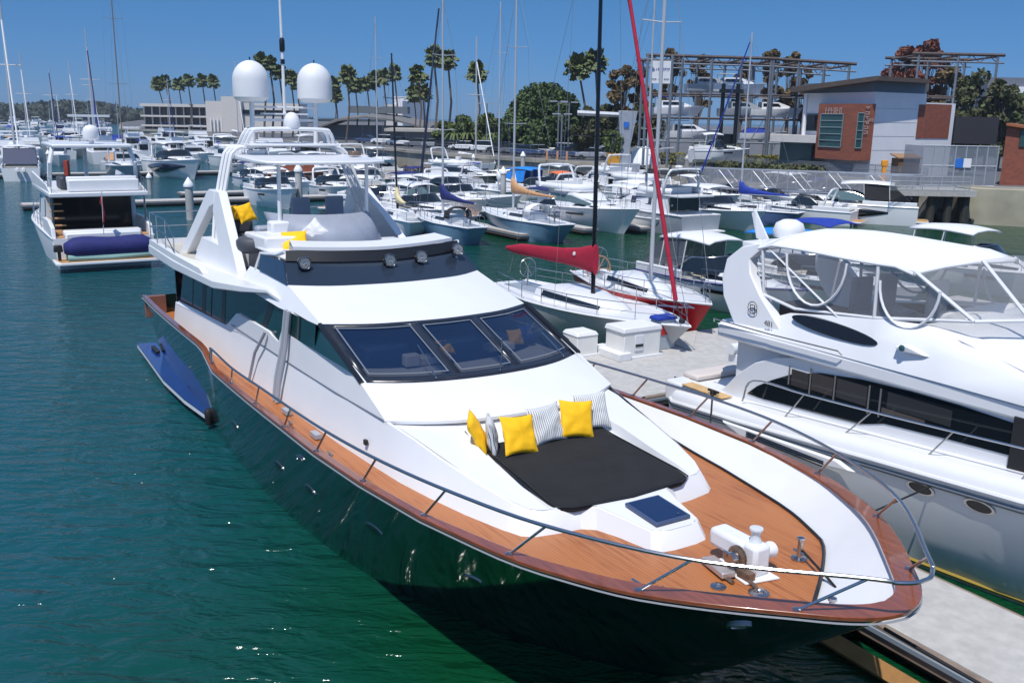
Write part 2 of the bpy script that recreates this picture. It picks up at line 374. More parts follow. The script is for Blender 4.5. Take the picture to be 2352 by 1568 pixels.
band(outline(-.015, lambda x: sz(x)-.065), outline(-.04, lambda x: sz(x)-.05), outline(-.015, zs), outline(.01, lambda x: sz(x)-.065)).build('rub_strake', pm('pale_strake', (.22, .24, .27), .35), Y)
ins = lambda x: .16+.42*min(1, max(0, (x-15.5)/5))+.45*min(1, max(0, (x-23.8)/1.6))
zd = lambda x: dz(x)-.02
inn = MB(); inn.loft([[p, q] for p, q in zip(outline(.12, lambda x: sz(x)-.01), outline(ins, zd))]); inn.build('bulwark', pm('bulwark_paint', (.72, .73, .75), .6, var=.03, vs=2), Y, fix=True, smooth=25)
bl = outline(lambda x: ins(x)+.01, lambda x: dz(x)+.012, x0=17); MB().tube(bl, .028, 6).build('waterway_seam', BLK, Y)
ol = outline(ins, lambda x: dz(x)); h = len(ol)//2
md = MB()
for i in range(h):
    pass
secs = []
for i in range(h+1):
    a, b = ol[i], ol[len(ol)-1-i]
    if a.x > b.x+.01: pass
    secs.append([a.lerp(b, k/8)+Vector((0, 0, .0)) for k in range(9)])
md.loft(secs); md.build('deck', TEAK, Y, smooth=0)
# transom bulwark: a short return at each corner, open gate between
for s in (-1, 1): mt = MB(); mt.box((1.48, s*2.66, 1.95), (.14, .62, .66)); mt.build('transom_bulwark', pm('weathered_varnish', (.26, .12, .09), .4, var=.3), Y, bevel=.01)
# portholes and fairleads on the starboard side (and their twins)
ports = [(540, 977, .26, .10), (642, 1071, .26, .10), (712, 1125, .26, .10), (858, 1215, .27, .11), (1085, 1330, .2, .09)]
for u, v, rx, ry in ports:
    p, n, i, dd = hullhit(u, v)
    if p is None: continue
    for s in (1, -1):
        q = Vector((p.x, p.y*s, p.z)); nn = Vector((n.x, n.y*s, n.z)); nn = nn if nn.y*s < 0 else -nn
        m = MB(); decal(m, q, nn, [(1, -.01), (1, .012), (.9, .014)], Vector((1, 0, .03)), 20, rx, ry); o = m.build('porthole', SST, Y)
        m = MB(); decal(m, q, nn, [(.86, .005), (.86, .018)], Vector((1, 0, .03)), 20, rx, ry); m.build('pane', BLKG, o)
for u, v in ((690, 1052), (1697, 1434)):
    p, n, i, dd = hullhit(u, v)
    if p is None: continue
    for s in (1, -1):
        q = Vector((p.x, p.y*s, p.z)); nn = Vector((n.x, n.y*s, n.z)); nn = nn if nn.y*s < 0 else -nn
        m = MB(); decal(m, q, nn, [(1, -.01), (1, .03), (.6, .035), (.55, .005)], Vector((1, 0, .05)), 20, .17, .065); m.build('fairlead', SST, Y)
# bow rail: top tube, stanchions leaning outward
SB = [(10.45, 3.21), (12.14, 3.25), (13.95, 3.27), (15.77, 3.30), (17.41, 3.30), (19.17, 3.22), (20.88, 3.06), (22.53, 2.73), (24.12, 2.02), (25.4, .93)]
def rtop(x, yy):  # top of the rail above a base point
    h = interp([(10, .34), (13, .42), (17.4, .50), (20.9, .55), (24, .54), (26, .49)], x)
    lean = interp([(10, .0), (20, -.02), (22.5, -.20), (24.1, -.30), (25.4, -.44)], x); fw = interp([(10, .0), (13, .2), (17, .45), (26, .5)], x)
    return (x+fw, yy+lean, sz(x)+h)
tops = []
for x, yy in SB:
    t = rtop(x, yy); tops.append(t)
    for s in (-1, 1):
        m = MB(); m.tube([(x, s*yy, sz(x)+.03), (t[0], s*t[1], t[2])], .018, 8); st = m.build('stanchion', SST, Y)
        m = MB(); m.lathe([(.05, 0), (.05, .012), (.03, .02)], (x, s*yy, sz(x)+.035), 12); m.build('stanchion_base', SST, st)
f = tops[-1]
tip = [(26.08, .30, 3.23), (26.18, .12, 3.23), (26.19, 0, 3.23)]
half = [(10.35, 3.22, sz(10.4)+.05), (10.4, 3.22, sz(10.4)+.30)]+tops+tip[:2]
pth = [(x, -y, z) for x, y, z in half]+[tip[2]]+[(x, y, z) for x, y, z in half[::-1]]
pp = crom(pth, 150); MB().tube(pp, .024, 8).build('bow_rail', SST, Y)
# ---- curves of the superstructure
cVT = symc([(12.33, 2.03, 5.0), (12.50, 1.3, 4.97), (12.60, .6, 4.95), (12.63, 0, 4.94)])
cVB = symc([(12.44, 2.08, 4.78), (12.66, 1.3, 4.74), (12.78, .6, 4.72), (12.82, 0, 4.71)])
cVL = symc([(12.98, 2.22, 4.38), (13.42, 1.55, 4.38), (13.60, .8, 4.38), (13.67, 0, 4.38)])
cWU = symc([(14.94, 2.26, 3.95), (15.32, 1.5, 3.95), (15.50, .8, 3.96), (15.57, 0, 3.96)])
cWL = symc([(16.90, 2.25, 3.30), (17.28, 1.56, 3.30), (17.48, .8, 3.30), (17.54, 0, 3.30)])
cCF = symc([(17.96, 2.31, 2.93), (18.36, 1.62, 2.93), (18.58, .9, 2.93), (18.65, 0, 2.93)])
def shift(c, dx, dzz, k=1.): return [Vector((p.x+dx, p.y*k, p.z+dzz)) for p in c]
m = MB(); m.loft([shift(cWL, -.12, -.03), shift(cWL, 0, 0), cCF, shift(cCF, .0, -.05), shift(cCF, -.09, -.06, .96), shift(cCF, -.10, -.2, .96)]); m.build('coach_roof', WH, Y, smooth=25)
m = MB(); m.loft([cWU, cVL]); m.loft([cWU, shift(cWU, -.06, -.03)]); m.build('wheelhouse_roof', WH, Y, smooth=25)
m = MB(); m.loft([cVL, cVB]); m.build('visor', VIS, Y, smooth=25)
m = MB(); m.loft([cVB, shift(cVB, .03, .02), shift(cVT, .03, .0), cVT]); m.build('visor_band', BLK, Y, smooth=25)
m = MB(); m.loft([shift(cVT, .05, .005, .93), shift(cVT, .05, .075, .93), shift(cVT, -.55, .13, .86), shift(cVT, -.60, .05, .86), shift(cVT, -.62, -.25, .86)]); m.build('dash_coaming', WH, Y, smooth=25)
# windshield: frame bars and three panes
fr = MB()
for (s0, s1, t0, t1, n) in ((0, 1, 0, .10, 20), (0, 1, .95, 1, 20), (0, .035, .10, .95, 2), (.965, 1, .10, .95, 2), (.35, .385, .10, .95, 2), (.615, .65, .10, .95, 2)):
    patch(cWL, cWU, s0, s1, t0, t1, .006, n, 1, fr)
WF = fr.build('windshield_frame', pm('frame_paint', (.018, .022, .034), .25), Y, smooth=25, solid=.02)
for s0, s1 in ((.035, .35), (.385, .615), (.65, .965)):
    g = patch(cWL, cWU, s0, s1, .10, .95, -.005, 6, 1).build('windshield_pane', pm('tinted_pane', (.006, .020, .060), .03, spec=.8, trans=.0, alpha=.72), Y, smooth=25)
    e = MB(); 
    for (a, b, c, d) in ((s0+.006, s0+.012, .13, .92), (s1-.012, s1-.006, .13, .92), (s0+.006, s1-.006, .13, .145), (s0+.006, s1-.006, .905, .92)): patch(cWL, cWU, a, b, c, d, .016, 6, 1, e)
    e.build('pane_trim', pm('trim_grey', (.16, .18, .21), .4), g)
# wheelhouse interior seen through the panes
m = MB(); m.loft([shift(cWL, -.25, -.05, .94), shift(cWL, -1.25, -.05, .94)]); m.build('dashboard', WHM, Y)
m = MB(); m.loft([shift(cWL, -1.25, -.05, .94), shift(cWL, -1.3, -.7, .94)]); m.loft([shift(cWL, -1.3, -.7, .94), shift(cWL, -4.3, -.7, .9)])
m.loft([shift(cWL, -4.3, -.7, .94), shift(cWU, -2.6, .1, .94)]); m.build('wheelhouse_interior', pm('interior_navy', (.012, .02, .06), .5), Y, fix=False)
m = MB(); m.box((16.1, -.55, 3.34), (.30, .75, .16)); m.box((16.2, -1.0, 3.4), (.2, .3, .22)); m.box((15.9, 1.05, 3.36), (.35, .6, .14)); m.build('instrument_pod', WHM, Y, bevel=.03)
m = MB(); m.box((15.4, .6, 3.3), (.8, 1.6, .5)); m.box((15.3, -1.2, 3.3), (.7, .9, .5)); m.build('cabin_seat', pm('navy_upholstery', (.03, .06, .16), .6), Y, bevel=.06)
# wipers
for s, t, u, v2 in ((.27, .02, .30, .55), (.53, .03, .66, .50), (.88, .02, .90, .45)):
    def PP(s, t, o=.05):
        k = s*(len(cWL)-1); i = int(k); return cWL[i].lerp(cWL[i+1], k-i).lerp(cWU[i].lerp(cWU[i+1], k-i), t)+Vector((.02, 0, o))
    MB().tube([PP(s, t), PP((s+u)/2, (t+v2)/2, .07), PP(u, v2)], .011, 6).build('wiper', SST, Y)
# ---- lower house / trunk
BASE = [(3.7, 2.62), (6, 2.62), (9, 2.63), (10.5, 2.64), (12, 2.64), (13.4, 2.64), (14.85, 2.62), (16.5, 2.56), (17.96, 2.46), (18.7, 2.40), (19.5, 2.27), (20.3, 2.10), (21.0, 1.90), (21.30, 1.78), (21.42, 1.62)]
TOPE = [(3.7, 2.52, 2.44), (6, 2.52, 2.58), (9, 2.50, 2.74), (10.5, 2.47, 2.90), (12, 2.46, 2.93), (13.4, 2.45, 2.93), (14.85, 2.43, 2.93), (16.5, 2.38, 2.93), (17.96, 2.29, 2.90), (18.7, 2.16, 2.80), (19.5, 2.04, 2.68), (20.3, 1.90, 2.57), (20.95, 1.72, 2.48), (21.2, 1.60, 2.44), (21.30, 1.46, 2.43)]
fb = [(21.50, 1.2), (21.52, .92), (21.66, .74), (22.0, .62), (22.55, .50), (22.66, .40), (22.70, .2), (22.70, 0)]
ft = [(21.38, 1.10, 2.43), (21.40, .84, 2.42), (21.52, .66, 2.41), (21.95, .54, 2.38), (22.44, .43, 2.35), (22.53, .34, 2.35), (22.56, .2, 2.35), (22.56, 0, 2.35)]
bp_ = [(x, -y, dz(x)-.02) for x, y in BASE]+[(x, -y, dz(x)-.02) for x, y in fb]; tp_ = [(x, -y, z) for x, y, z in TOPE+ft]
mir = lambda L: [(x, -y, z) for x, y, z in L[::-1][1:]]
B_, T_ = bp_+mir(bp_), tp_+mir(tp_)
m = MB(); m.loft([B_, T_])
rr = [Vector(p)+Vector((-.025, .025 if p[1] < -.01 else (-.025 if p[1] > .01 else 0), .022)) for p in T_]
m.loft([T_, rr])
# top plating: rows forward of the coach roof with the sunken pad well
RW = [(17.9, 2.20, 2.87), (18.4, 2.15, 2.84), (18.7, 2.10, 2.80), (19.5, 2.0, 2.70), (20.3, 1.87, 2.58), (20.95, 1.70, 2.50), (21.2, 1.58, 2.46), (21.30, 1.44, 2.45), (21.40, .86, 2.44), (21.52, .64, 2.43), (21.95, .52, 2.40), (22.44, .41, 2.37), (22.55, .2, 2.37)]
rows = []
for x, yy, z in RW:
    wi = min(1.34, yy-.05) if x > 18.8 else min(1.25, yy)
    dp = 0 if x < 18.75 or x > 21.3 else .20*(1-max(0, (x-20.3))/1.0*.85) 
    rows.append([(x, -yy, z), (x, -wi, z), (x, -wi+.03, z-dp), (x, 0, z-dp), (x, wi-.03, z-dp), (x, wi, z), (x, yy, z)])
m.loft(rows); TR = m.build('deckhouse', WH, Y, smooth=28)
# upper side panels (between groove and windows), hump steps
WB = [(3.9, 2.52), (6, 2.64), (8.6, 2.76), (9.0, 2.80), (9.9, 3.24), (10.1, 3.28), (12.35, 3.30), (12.5, 3.26), (12.9, 3.20), (13.1, 3.46), (14.85, 3.47), (16.4, 3.47), (16.9, 3.31)]
for s in (-1, 1):
    m = MB(); lo = []; hi = []
    for x, z in WB:
        lo.append((x, s*(interp([(a, b) for a, b, c in TOPE], x)+.015), interp([(a, c) for a, b, c in TOPE], x)-.01)); hi.append((x, s*(2.47 if x < 12 else 2.47-.035*(x-12)), z))
    lo.append((17.96, s*2.30, 2.90)); hi.append((17.96, s*2.31, 2.93))
    hi2 = [(a, b-s*.10, c+.015) for a, b, c in hi]
    m.loft([lo, hi, hi2]); m.build('side_panel', WH, Y, smooth=28)
    # groove line
    MB().tube([(x, s*(interp([(a, b) for a, b, c in TOPE], x)+.02), 2.925) for x in (9.6, 11, 12.4, 14, 16, 17.9)], .012, 6).build('groove', pm('groove_grey', (.2, .21, .24), .6), Y)
    WT = [(4.6, 3.84), (8, 3.86), (11, 3.92), (12.3, 3.98), (14.94, 3.94)]
    def wy(z): return 2.45-.09*(z-2.9)
    def wtop(x): return interp(WT, x)
    xs = [4.15, 4.9, 6, 7.3, 8.6, 9.0, 9.9, 10.1, 11.2, 12.35, 12.5, 12.9, 13.1, 14, 14.94]
    m = MB(); m.loft([[(x, s*wy(interp(WB, x)), interp(WB, x)) for x in xs], [(x+(.35 if i == 0 else 0), s*wy(wtop(x)), wtop(x)) for i, x in enumerate(xs)]])
    m.add([(14.94, s*wy(3.47), 3.47), (16.4, s*wy(3.47), 3.47), (16.88, s*2.26, 3.32), (14.94, s*2.28, 3.94)], [(0, 1, 2, 3)])
    g = m.build('side_window', GLG, Y, smooth=20)
    for x0, x1 in ((4.15, 4.9), (5.55, 5.62), (6.6, 6.95), (7.5, 7.56), (8.5, 8.82), (12.05, 12.4), (13.25, 13.5), (14.05, 14.12)):
        a, b = interp(WB, x0)+.02, wtop(x0)-.01; x0b = x0 if x0 > 5 else x0
        if x0 < 5: continue
        m = MB()
        dx = -.35 if 11.5 < x0 < 12.5 else 0
        m.add([(x0+dx, s*(wy(a)+.006), a), (x1+dx, s*(wy(a)+.006), a), (x1-dx*.4, s*(wy(b)+.006), b), (x0-dx*.4, s*(wy(b)+.006), b)], [(0, 1, 2, 3)]); m.build('window_mullion', BLK, Y, smooth=0, solid=.004)
    MB().tube([(14.98, s*2.29, 3.95), (16.93, s*2.28, 3.31)], .05, 6).build('corner_pillar', BLK, Y)
    # drain pipes crossing the house side
    for x, a in ((13.42, 0), (13.6, 0)):
        m = MB(); m.tube([(x-.05, s*2.72, 2.12), (x-.04, s*2.66, 2.6), (x, s*2.52, 3.25), (x+.06, s*2.44, 3.98)], .05, 8); m.build('support_pipe', pm('pipe_grey', (.34, .36, .40), .35), Y)
    m = MB(); m.tube([(11.55, s*2.70, 2.1), (11.8, s*2.62, 2.75), (12.3, s*2.52, 3.3)], .035, 8); m.build('side_pipe', pm('pipe_grey', (.4, .4, .4), .35), Y)
    # roof side facets and upper fairing
    m = MB(); A = [(14.94, s*2.26, 3.955), (12.98, s*2.22, 4.38), (11.8, s*2.21, 4.42), (10.3, s*2.2, 4.40)]; C = [(14.94, s*2.30, 3.93), (12.95, s*2.42, 3.93), (11.8, s*2.46, 3.98), (10.3, s*2.5, 4.0)]
    m.loft([A, C, [(x, y-s*.15, z-.02) for x, y, z in C]]); m.build('roof_fairing', WH, Y, smooth=20)
    m = MB(); m.add([(12.98, s*2.22, 4.38), (12.42, s*2.09, 4.79), (10.95, s*2.12, 4.74), (11.1, s*2.22, 4.42)], [(0, 1, 2, 3)]); m.build('side_visor', pm('blue_side_glass', (.015, .035, .075), .12), Y, smooth=0, solid=.03)
    m = MB(); m.tube([(12.35, s*2.05, 4.98), (11.9, s*2.07, 4.86), (10.9, s*2.12, 4.76), (10.75, s*2.2, 4.4)], .045, 6); m.build('fly_coaming_rim', WH, Y)
    # flybridge side wing with raised lip
    poly = [(2.6, s*1.0), (2.6, s*2.95), (6, s*3.0), (9.8, s*2.95), (11.3, s*2.72), (12.35, s*2.47), (12.9, s*2.38), (12.2, s*1.9), (10.6, s*1.9), (9.5, s*1.0)]
    m = MB(); m.prism(poly, [3.80, 3.74, 3.76, 3.86, 4.0, 4.12, 4.0, 4.0, 3.9, 3.8], [4.0, 4.0, 4.0, 4.04, 4.14, 4.2, 4.1, 4.1, 4.02, 4.0]); m.build('flybridge_wing', WH, Y, bevel=.02)
    L = [(2.62, 1.0), (2.62, 2.93), (6, 2.98), (8.6, 2.96), (8.9, 2.94)]
    secs = []
    for i, (x, yy) in enumerate(L):
        k = .10 if i < 4 else .0
        ix = .14 if i < 2 else 0
        secs.append([(x, s*yy, 3.95), (x+.02, s*(yy-.01), 4.06+k), (x+ix, s*(yy-(.13 if i else 0)), 4.08+k), (x+ix+.02, s*(yy-(.16 if i else 0)), 3.99)])
    m = MB(); m.loft(secs, closed=True, caps=True); m.build('wing_lip', WH, Y, smooth=20)
    m = MB(); m.prism([(2.8, s*1.0), (2.8, s*2.76), (8.8, s*2.76), (9.0, s*1.95), (9.0, s*1.0)], 4.004, 4.014); m.build('side_deck', BGE, Y, smooth=0)
    # A-shaped stay
    yb, yt = 2.42, 2.05
    def leg(P):
        mm = MB(); yy = lambda z: s*(yb+(yt-yb)*(z-4)/1.85)
        mm.loft([[(x, yy(z), z) for x, z in P], [(x, yy(z)-s*.22, z) for x, z in P]], closed=True, caps=True); return mm
    leg([(8.75, 4.0), (7.0, 5.35), (6.95, 5.85), (7.32, 5.85), (10.2, 4.0)]).build('stay_front_leg', WH, Y, bevel=.02)
    leg([(4.3, 4.0), (6.2, 5.80), (6.35, 5.85), (6.95, 5.85), (6.95, 5.5), (6.62, 5.42), (5.0, 4.0)]).build('stay_rear_leg', WH, Y, bevel=.02)
    leg([(5.9, 4.0), (6.3, 4.62), (8.05, 4.62), (8.75, 4.0)]).build('stay_foot', WH, Y, bevel=.02)
# fly deck middle, aft bulkhead
m = MB(); m.prism([(2.6, -1), (9.5, -1), (12.2, -1.9), (12.2, 1.9), (9.5, 1), (2.6, 1)], 3.8, 4.0); m.build('flybridge_floor', WH2, Y)
m = MB(); m.box((3.78, 0, 2.85), (.1, 5.0, 1.9)); m.build('aft_bulkhead', GL, Y)
# flybridge fixtures
m = MB(); m.box((10.6, 0, 4.72), (2.7, 3.7, .06)); m.box((11.3, 0, 4.4), (.1, 3.7, .6)); m.build('fly_top', WH, Y, bevel=.02)
sc = symc([(8.6, 1.36, 4.72), (9.35, 1.05, 4.72), (9.75, .5, 4.72), (9.85, .0, 4.72)], 20)
m = MB(); m.loft([[p+Vector((.55, .18, 0)) for p in sc], [p+Vector((-.05, .05, .72)) for p in sc]]); m.build('wind_deflector', GV, Y, smooth=40, solid=.03)
m = MB(); m.prism([(9.0, -1.9), (10.2, -1.8), (10.35, -.9), (9.4, -.85), (9.0, -1.2)], 4.7, 5.02); m.box((9.25, -1.15, 5.1), (.4, .5, .35)); m.build('console', WH, Y, bevel=.05)
for (x, y) in ((8.3, -.2), (8.2, .75)):
    t = MB(); t.box((x, y, 4.95), (.5, .5, .14)); t.box((x-.22, y, 5.35), (.12, .5, .75)); h_ = t.build('helm_seat', GV, Y, bevel=.05)
    MB().tube([(x, y, 4.0), (x, y, 4.9)], .05, 8).build('seat_pedestal', SST, h_)
m = MB(); m.box((6.0, 1.2, 4.35), (2.0, 1.1, .5)); m.box((6.0, 1.7, 4.75), (2.0, .2, .5)); m.build('lounge', PLS, Y, bevel=.06)
m = MB(); m.box((7.2, -1.45, 4.60), (1.6, .75, .25)); m.box((6.6, -1.45, 4.9), (.5, .75, .35)); m.build('bench', DGV, Y, bevel=.06)
m = MB(); m.box((7.35, -1.5, 4.25), (1.9, .95, .48)); m.box((8.5, -1.3, 4.5), (.35, .9, .9)); m.build('bench_base', WHM, Y, bevel=.05)
m = MB(); m.lathe([(.36, 0), (.42, .1), (.42, .28), (.34, .36)], (9.15, -1.75, 4.55), 18); m.build('pouffe', DGV, Y, smooth=50)
m = MB(); m.box((8.75, -1.15, 4.85), (.28, .9, .55)); m.build('seat_back', GV, Y, bevel=.08)
m = MB(); m.box((8.9, .35, 4.9), (.5, 2.0, .7)); m.build('dash_panel', GV, Y, bevel=.1)
m = MB(); m.lathe([(.02, 0), (.17, .02), (.19, .05), (.17, .08), (.02, .04)], (8.9, .1, 5.28), 14); m.build('steering_wheel', BLK, Y)
# arches
for k, x in enumerate((6.22, 6.55, 6.88)):
    P = [(x+.55, -2.12, 4.45), (x+.28, -1.92, 5.5), (x+.05, -1.62, 6.6), (x, -1.52, 6.8), (x-.02, -1.34, 6.92), (x-.02, -1.0, 6.95), (x-.02, 0, 6.99)]
    P = P+[(a, -b, c) for a, b, c in P[::-1][1:]]
    MB().tube(crom(P, 60), .052, 8).build('radar_arch', WH, Y)
    x2 = x+.12
    P = [(x2-.08, -1.22, 6.92), (x2, -1.12, 7.18), (x2+.02, -1.04, 7.31), (x2+.02, -.9, 7.38), (x2+.02, 0, 7.40)]; P = P+[(a, -b, c) for a, b, c in P[::-1][1:]]
    MB().tube(crom(P, 48), .052, 8).build('upper_arch', WH, Y)
m = MB(); m.box((6.85, 0, 7.0), (.9, 2.4, .05)); m.build('arch_web', WH, Y, bevel=.02)
# hardtop with posts
ht = [(6.5, -1.45), (7.6, -1.55), (9.0, -1.62), (9.55, -1.5), (9.8, -1.0), (9.88, 0), (9.8, 1.0), (9.55, 1.5), (9.0, 1.62), (7.6, 1.55), (6.5, 1.45)]
m = MB(); m.prism(ht, [6.62]*11, [6.74, 6.74, 6.72, 6.70, 6.70, 6.70, 6.70, 6.70, 6.72, 6.74, 6.74]); m.build('hardtop', WH, Y, bevel=.03)
for s in (-1, 1): MB().tube([(9.2, s*1.12, 4.7), (9.28, s*1.12, 6.64)], .05, 8).build('hardtop_post', WH, Y)
m = MB(); m.box((8.2, 1.25, 6.82), (.35, .25, .12)); m.build('spot_lamp', BRZ, Y, bevel=.03)
# radomes on posts
for s in (-1, 1):
    MB().tube([(6.45, s*.86, 6.9), (6.47, s*.86, 8.12)], .065, 10).build('radome_post', WH, Y)
    m = MB(); m.lathe([(.30, 0), (.40, .04), (.44, .10), (.455, .12)], (6.47, s*.86, 8.08), 28); base = m.build('radome_base', WHM, Y, smooth=40)
    r = .46; prof = [(r, 0), (r*1.01, .18), (r, .42)]+[(r*math.cos(a), .42+.50*math.sin(a)) for a in [i*PI/2/9 for i in range(1, 9)]]+[(.02, .92)]
    m = MB(); m.lathe(prof, (6.47, s*.86, 8.19), 28); m.build('radome', WHM, Y, smooth=60)
    m = MB(); m.tube([(6.47, s*.86, 9.1), (6.47, s*.86, 9.19)], .018, 6); m.build('radome_tip', BLK, Y)
for z, a in ((7.95, .05), (7.62, .07)): 
    m = MB(); m.box((6.47, 0, z), (.10, 1.7, a)); m.build('cross_bar', WH, Y, bevel=.01)
m = MB(); m.box((6.47, 0, 7.78), (.30, 1.2, .04)); m.build('cross_shelf', WH, Y)
m = MB(); m.lathe([(.19, 0), (.21, .06), (.21, .20), (.16, .32), (.09, .39), (.02, .41)], (6.9, .05, 7.42), 20); m.build('small_dome', WHM, Y, smooth=60)
m = MB(); m.tube([(6.5, 0, 7.4), (6.5, 0, 9.0), (6.5, -.02, 11.2)], .045, 8, r1=.03); MA = m.build('antenna_mast', WHM, Y)
m = MB(); m.lathe([(.05, 0), (.07, .05), (.07, .3), (.04, .36)], (6.5, 0, 9.35), 10); m.build('mast_light', BLK, MA); m = MB(); m.lathe([(.055, 0), (.055, .12)], (6.5, 0, 9.05), 10); m.build('mast_collar', BLK, MA)
# searchlights / horns on the visor
for (yy, X, Z) in ((-1.78, 12.62, 4.72), (.02, 12.90, 4.70), (.80, 12.84, 4.72), (1.82, 12.62, 4.80)):
    m = MB(); m.lathe([(.05, -.12), (.11, -.08), (.135, .0), (.135, .10), (.12, .13), (.10, .10), (.02, .08)], (X+.08, yy, Z+.06), 16, axis='x'); o = m.build('searchlight', BLKG, Y, smooth=50)
    m = MB(); m.lathe([(.135, .10), (.142, .12), (.13, .14), (.118, .12)], (X+.08, yy, Z+.06), 16, axis='x'); m.lathe([(.105, .115), (.045, .12), (.03, .13)], (X+.08, yy, Z+.06), 12, axis='x'); m.build('light_rim', SST, o, smooth=50)
    m = MB(); m.tube([(X+.05, yy, Z-.04), (X+.10, yy, Z-.16)], .035, 8); m.lathe([(.06, 0), (.06, .03)], (X+.1, yy, Z-.2), 12); m.build('light_bracket', SST, o)
# aft flybridge rail
for s in (-1, 1):
    R = [(2.7, s*1.0), (2.7, s*2.88), (3.7, s*2.9), (4.8, s*2.9), (5.9, s*2.92)]
    for z in (4.55, 4.95): MB().tube([(x, y, z if i < 4 else z-.35) for i, (x, y) in enumerate(R)], .016, 6).build('aft_rail', SST, Y)
    for x, y in R[1:]: MB().tube([(x, y, 4.05), (x, y, 4.95 if x < 5.8 else 4.6)], .016, 6).build('rail_post', SST, Y)
# nose hatch
m = MB(); hz = lambda x: 2.435-.07*(x-21.7); P = [(21.72, -.31), (22.42, -.31), (22.42, .31), (21.72, .31)]
m.prism(P, [hz(x) for x, y in P], [hz(x)+.05 for x, y in P]); H_ = m.build('deck_hatch', pm('hatch_frame', (.05, .08, .16), .3), Y, bevel=.015)
P2 = [(21.76, -.27), (22.38, -.27), (22.38, .27), (21.76, .27)]
m = MB(); m.prism(P2, [hz(x)+.05 for x, y in P2], [hz(x)+.056 for x, y in P2]); m.build('hatch_glass', pm('navy_glass', (.006, .022, .08), .05, spec=.6), H_)
m = MB(); m.lathe([(.02, 0), (.02, .012)], (22.33, .15, hz(22.3)+.056), 10); m.build('hatch_latch', SST, H_)
# windlass
wx, wyy = 23.45, .20; D0 = 2.14
WL = MB(); WL.box((wx-.10, wyy, D0+.30), (.62, .30, .26)); wl = WL.build('windlass', WHM, Y, bevel=.06)
m = MB(); m.box((wx+.28, wyy+.02, D0+.22), (.26, .28, .42)); m.build('windlass_gearbox', WHM, wl, bevel=.05)
m = MB(); m.prism([(wx-.25, wyy-.22), (wx+.45, wyy-.30), (wx+.55, wyy+.2), (wx-.2, wyy+.22)], D0, D0+.03); m.build('windlass_plate', WHM, wl, bevel=.01)
m = MB(); m.lathe([(.085, 0), (.07, .03), (.055, .08), (.065, .14), (.09, .17), (.085, .19), (.03, .195)], (wx+.24, wyy+.04, D0+.43), 18); m.build('capstan', pm('capstan_white', (.6, .63, .66), .3), wl, smooth=40)
m = MB(); m.lathe([(.05, 0), (.07, .06), (.11, .16), (.10, .20), (.04, .215)], (wx+.28, wyy+.12, D0+.28), 16, axis='y'); m.build('warping_drum', WHM, wl, smooth=40)
m = MB(); m.lathe([(.13, -.03), (.15, -.02), (.10, 0), (.15, .02), (.13, .03)], (wx+.16, wyy-.18, D0+.24), 16, axis='y'); m.build('chain_wheel', BRZ, wl, smooth=30)
m = MB(); m.lathe([(.09, 0), (.09, .10), (.06, .12)], (wx+.16, wyy-.33, D0+.24), 14, axis='y'); m.tube([(wx+.1, wyy-.36, D0+.24), (wx+.1, wyy-.36, D0+.34), (wx+.22, wyy-.36, D0+.34)], .012, 6); m.build('brake_wheel', SST, wl, smooth=30)
m = MB(); m.tube([(wx+.12, wyy-.18, D0+.09), (wx+.3, wyy-.22, D0+.05), (wx+.55, wyy-.25, D0+.04), (wx+.62, wyy-.27, D0+.02)], .026, 6); m.tube([(wx-.1, wyy-.3, D0+.05), (wx+.1, wyy-.40, D0+.04), (wx+.35, wyy-.42, D0+.03)], .03, 6); m.box((wx+.35, wyy-.2, D0+.08), (.2, .12, .1)); m.build('anchor_chain', BRZ, wl)
m = MB(); m.box((wx+.0, wyy-.34, D0+.07), (.5, .2, .08), rz=-.2); m.build('chain_stopper', pm('stopper_metal', (.55, .5, .48), .4, metal=.6), wl, bevel=.015)
for (x, y, r) in ((24.12, -.10, .13), (23.75, -.42, .10)):
    m = MB(); m.lathe([(r, 0), (r, .015), (r*.5, .025), (r*.4, .01)], (x, y, D0), 20); m.build('chain_pipe', SST, Y)
for (x, y) in ((23.72, 1.06), (25.0, .15)):
    zz = D0 if x < 25 else 2.12; 
    m = MB(); m.lathe([(.11, 0), (.11, .02), (.04, .03), (.035, .26), (.055, .28), (.05, .31), (.02, .32)], (x, y, zz), 14); m.tube([(x-.1, y, zz+.1), (x+.1, y, zz+.1)], .02, 6); m.build('mooring_bitt', SST, Y, smooth=40)
for (x, y) in ((23.28, -1.31), (23.62, -1.12), (15.2, -3.0), (17.1, -2.95)):
    m = MB(); m.tube([(x-.12, y, D0+.07), (x+.12, y, D0+.07)], .018, 6); m.tube([(x-.04, y, D0), (x-.04, y, D0+.07)], .02, 6); m.tube([(x+.04, y, D0), (x+.04, y, D0+.07)], .02, 6); m.build('cleat', SST, Y)
m = MB(); m.box((17.5, -2.47, 2.45), (.09, .06, .09)); m.box((17.3, -2.5, 2.45), (.09, .06, .09)) if False else None; m.build('side_vent', BLK, Y, bevel=.01)
for x in (14.4, 16.0): m = MB(); m.box((x, -2.80, 2.18), (.28, .12, .08)); m.build('step_light', pm('pipe_grey', (.34, .36, .40), .35), Y)
m = MB(); m.tube([(23.72, 1.1, D0+.12), (24.4, .8, D0+.10), (25.2, .35, 2.28)], .018, 6); tag(m.build('mooring_line', ROPE), 'black rope led across the teak foredeck from a chrome bitt to the bow', 'rope').matrix_world = YM
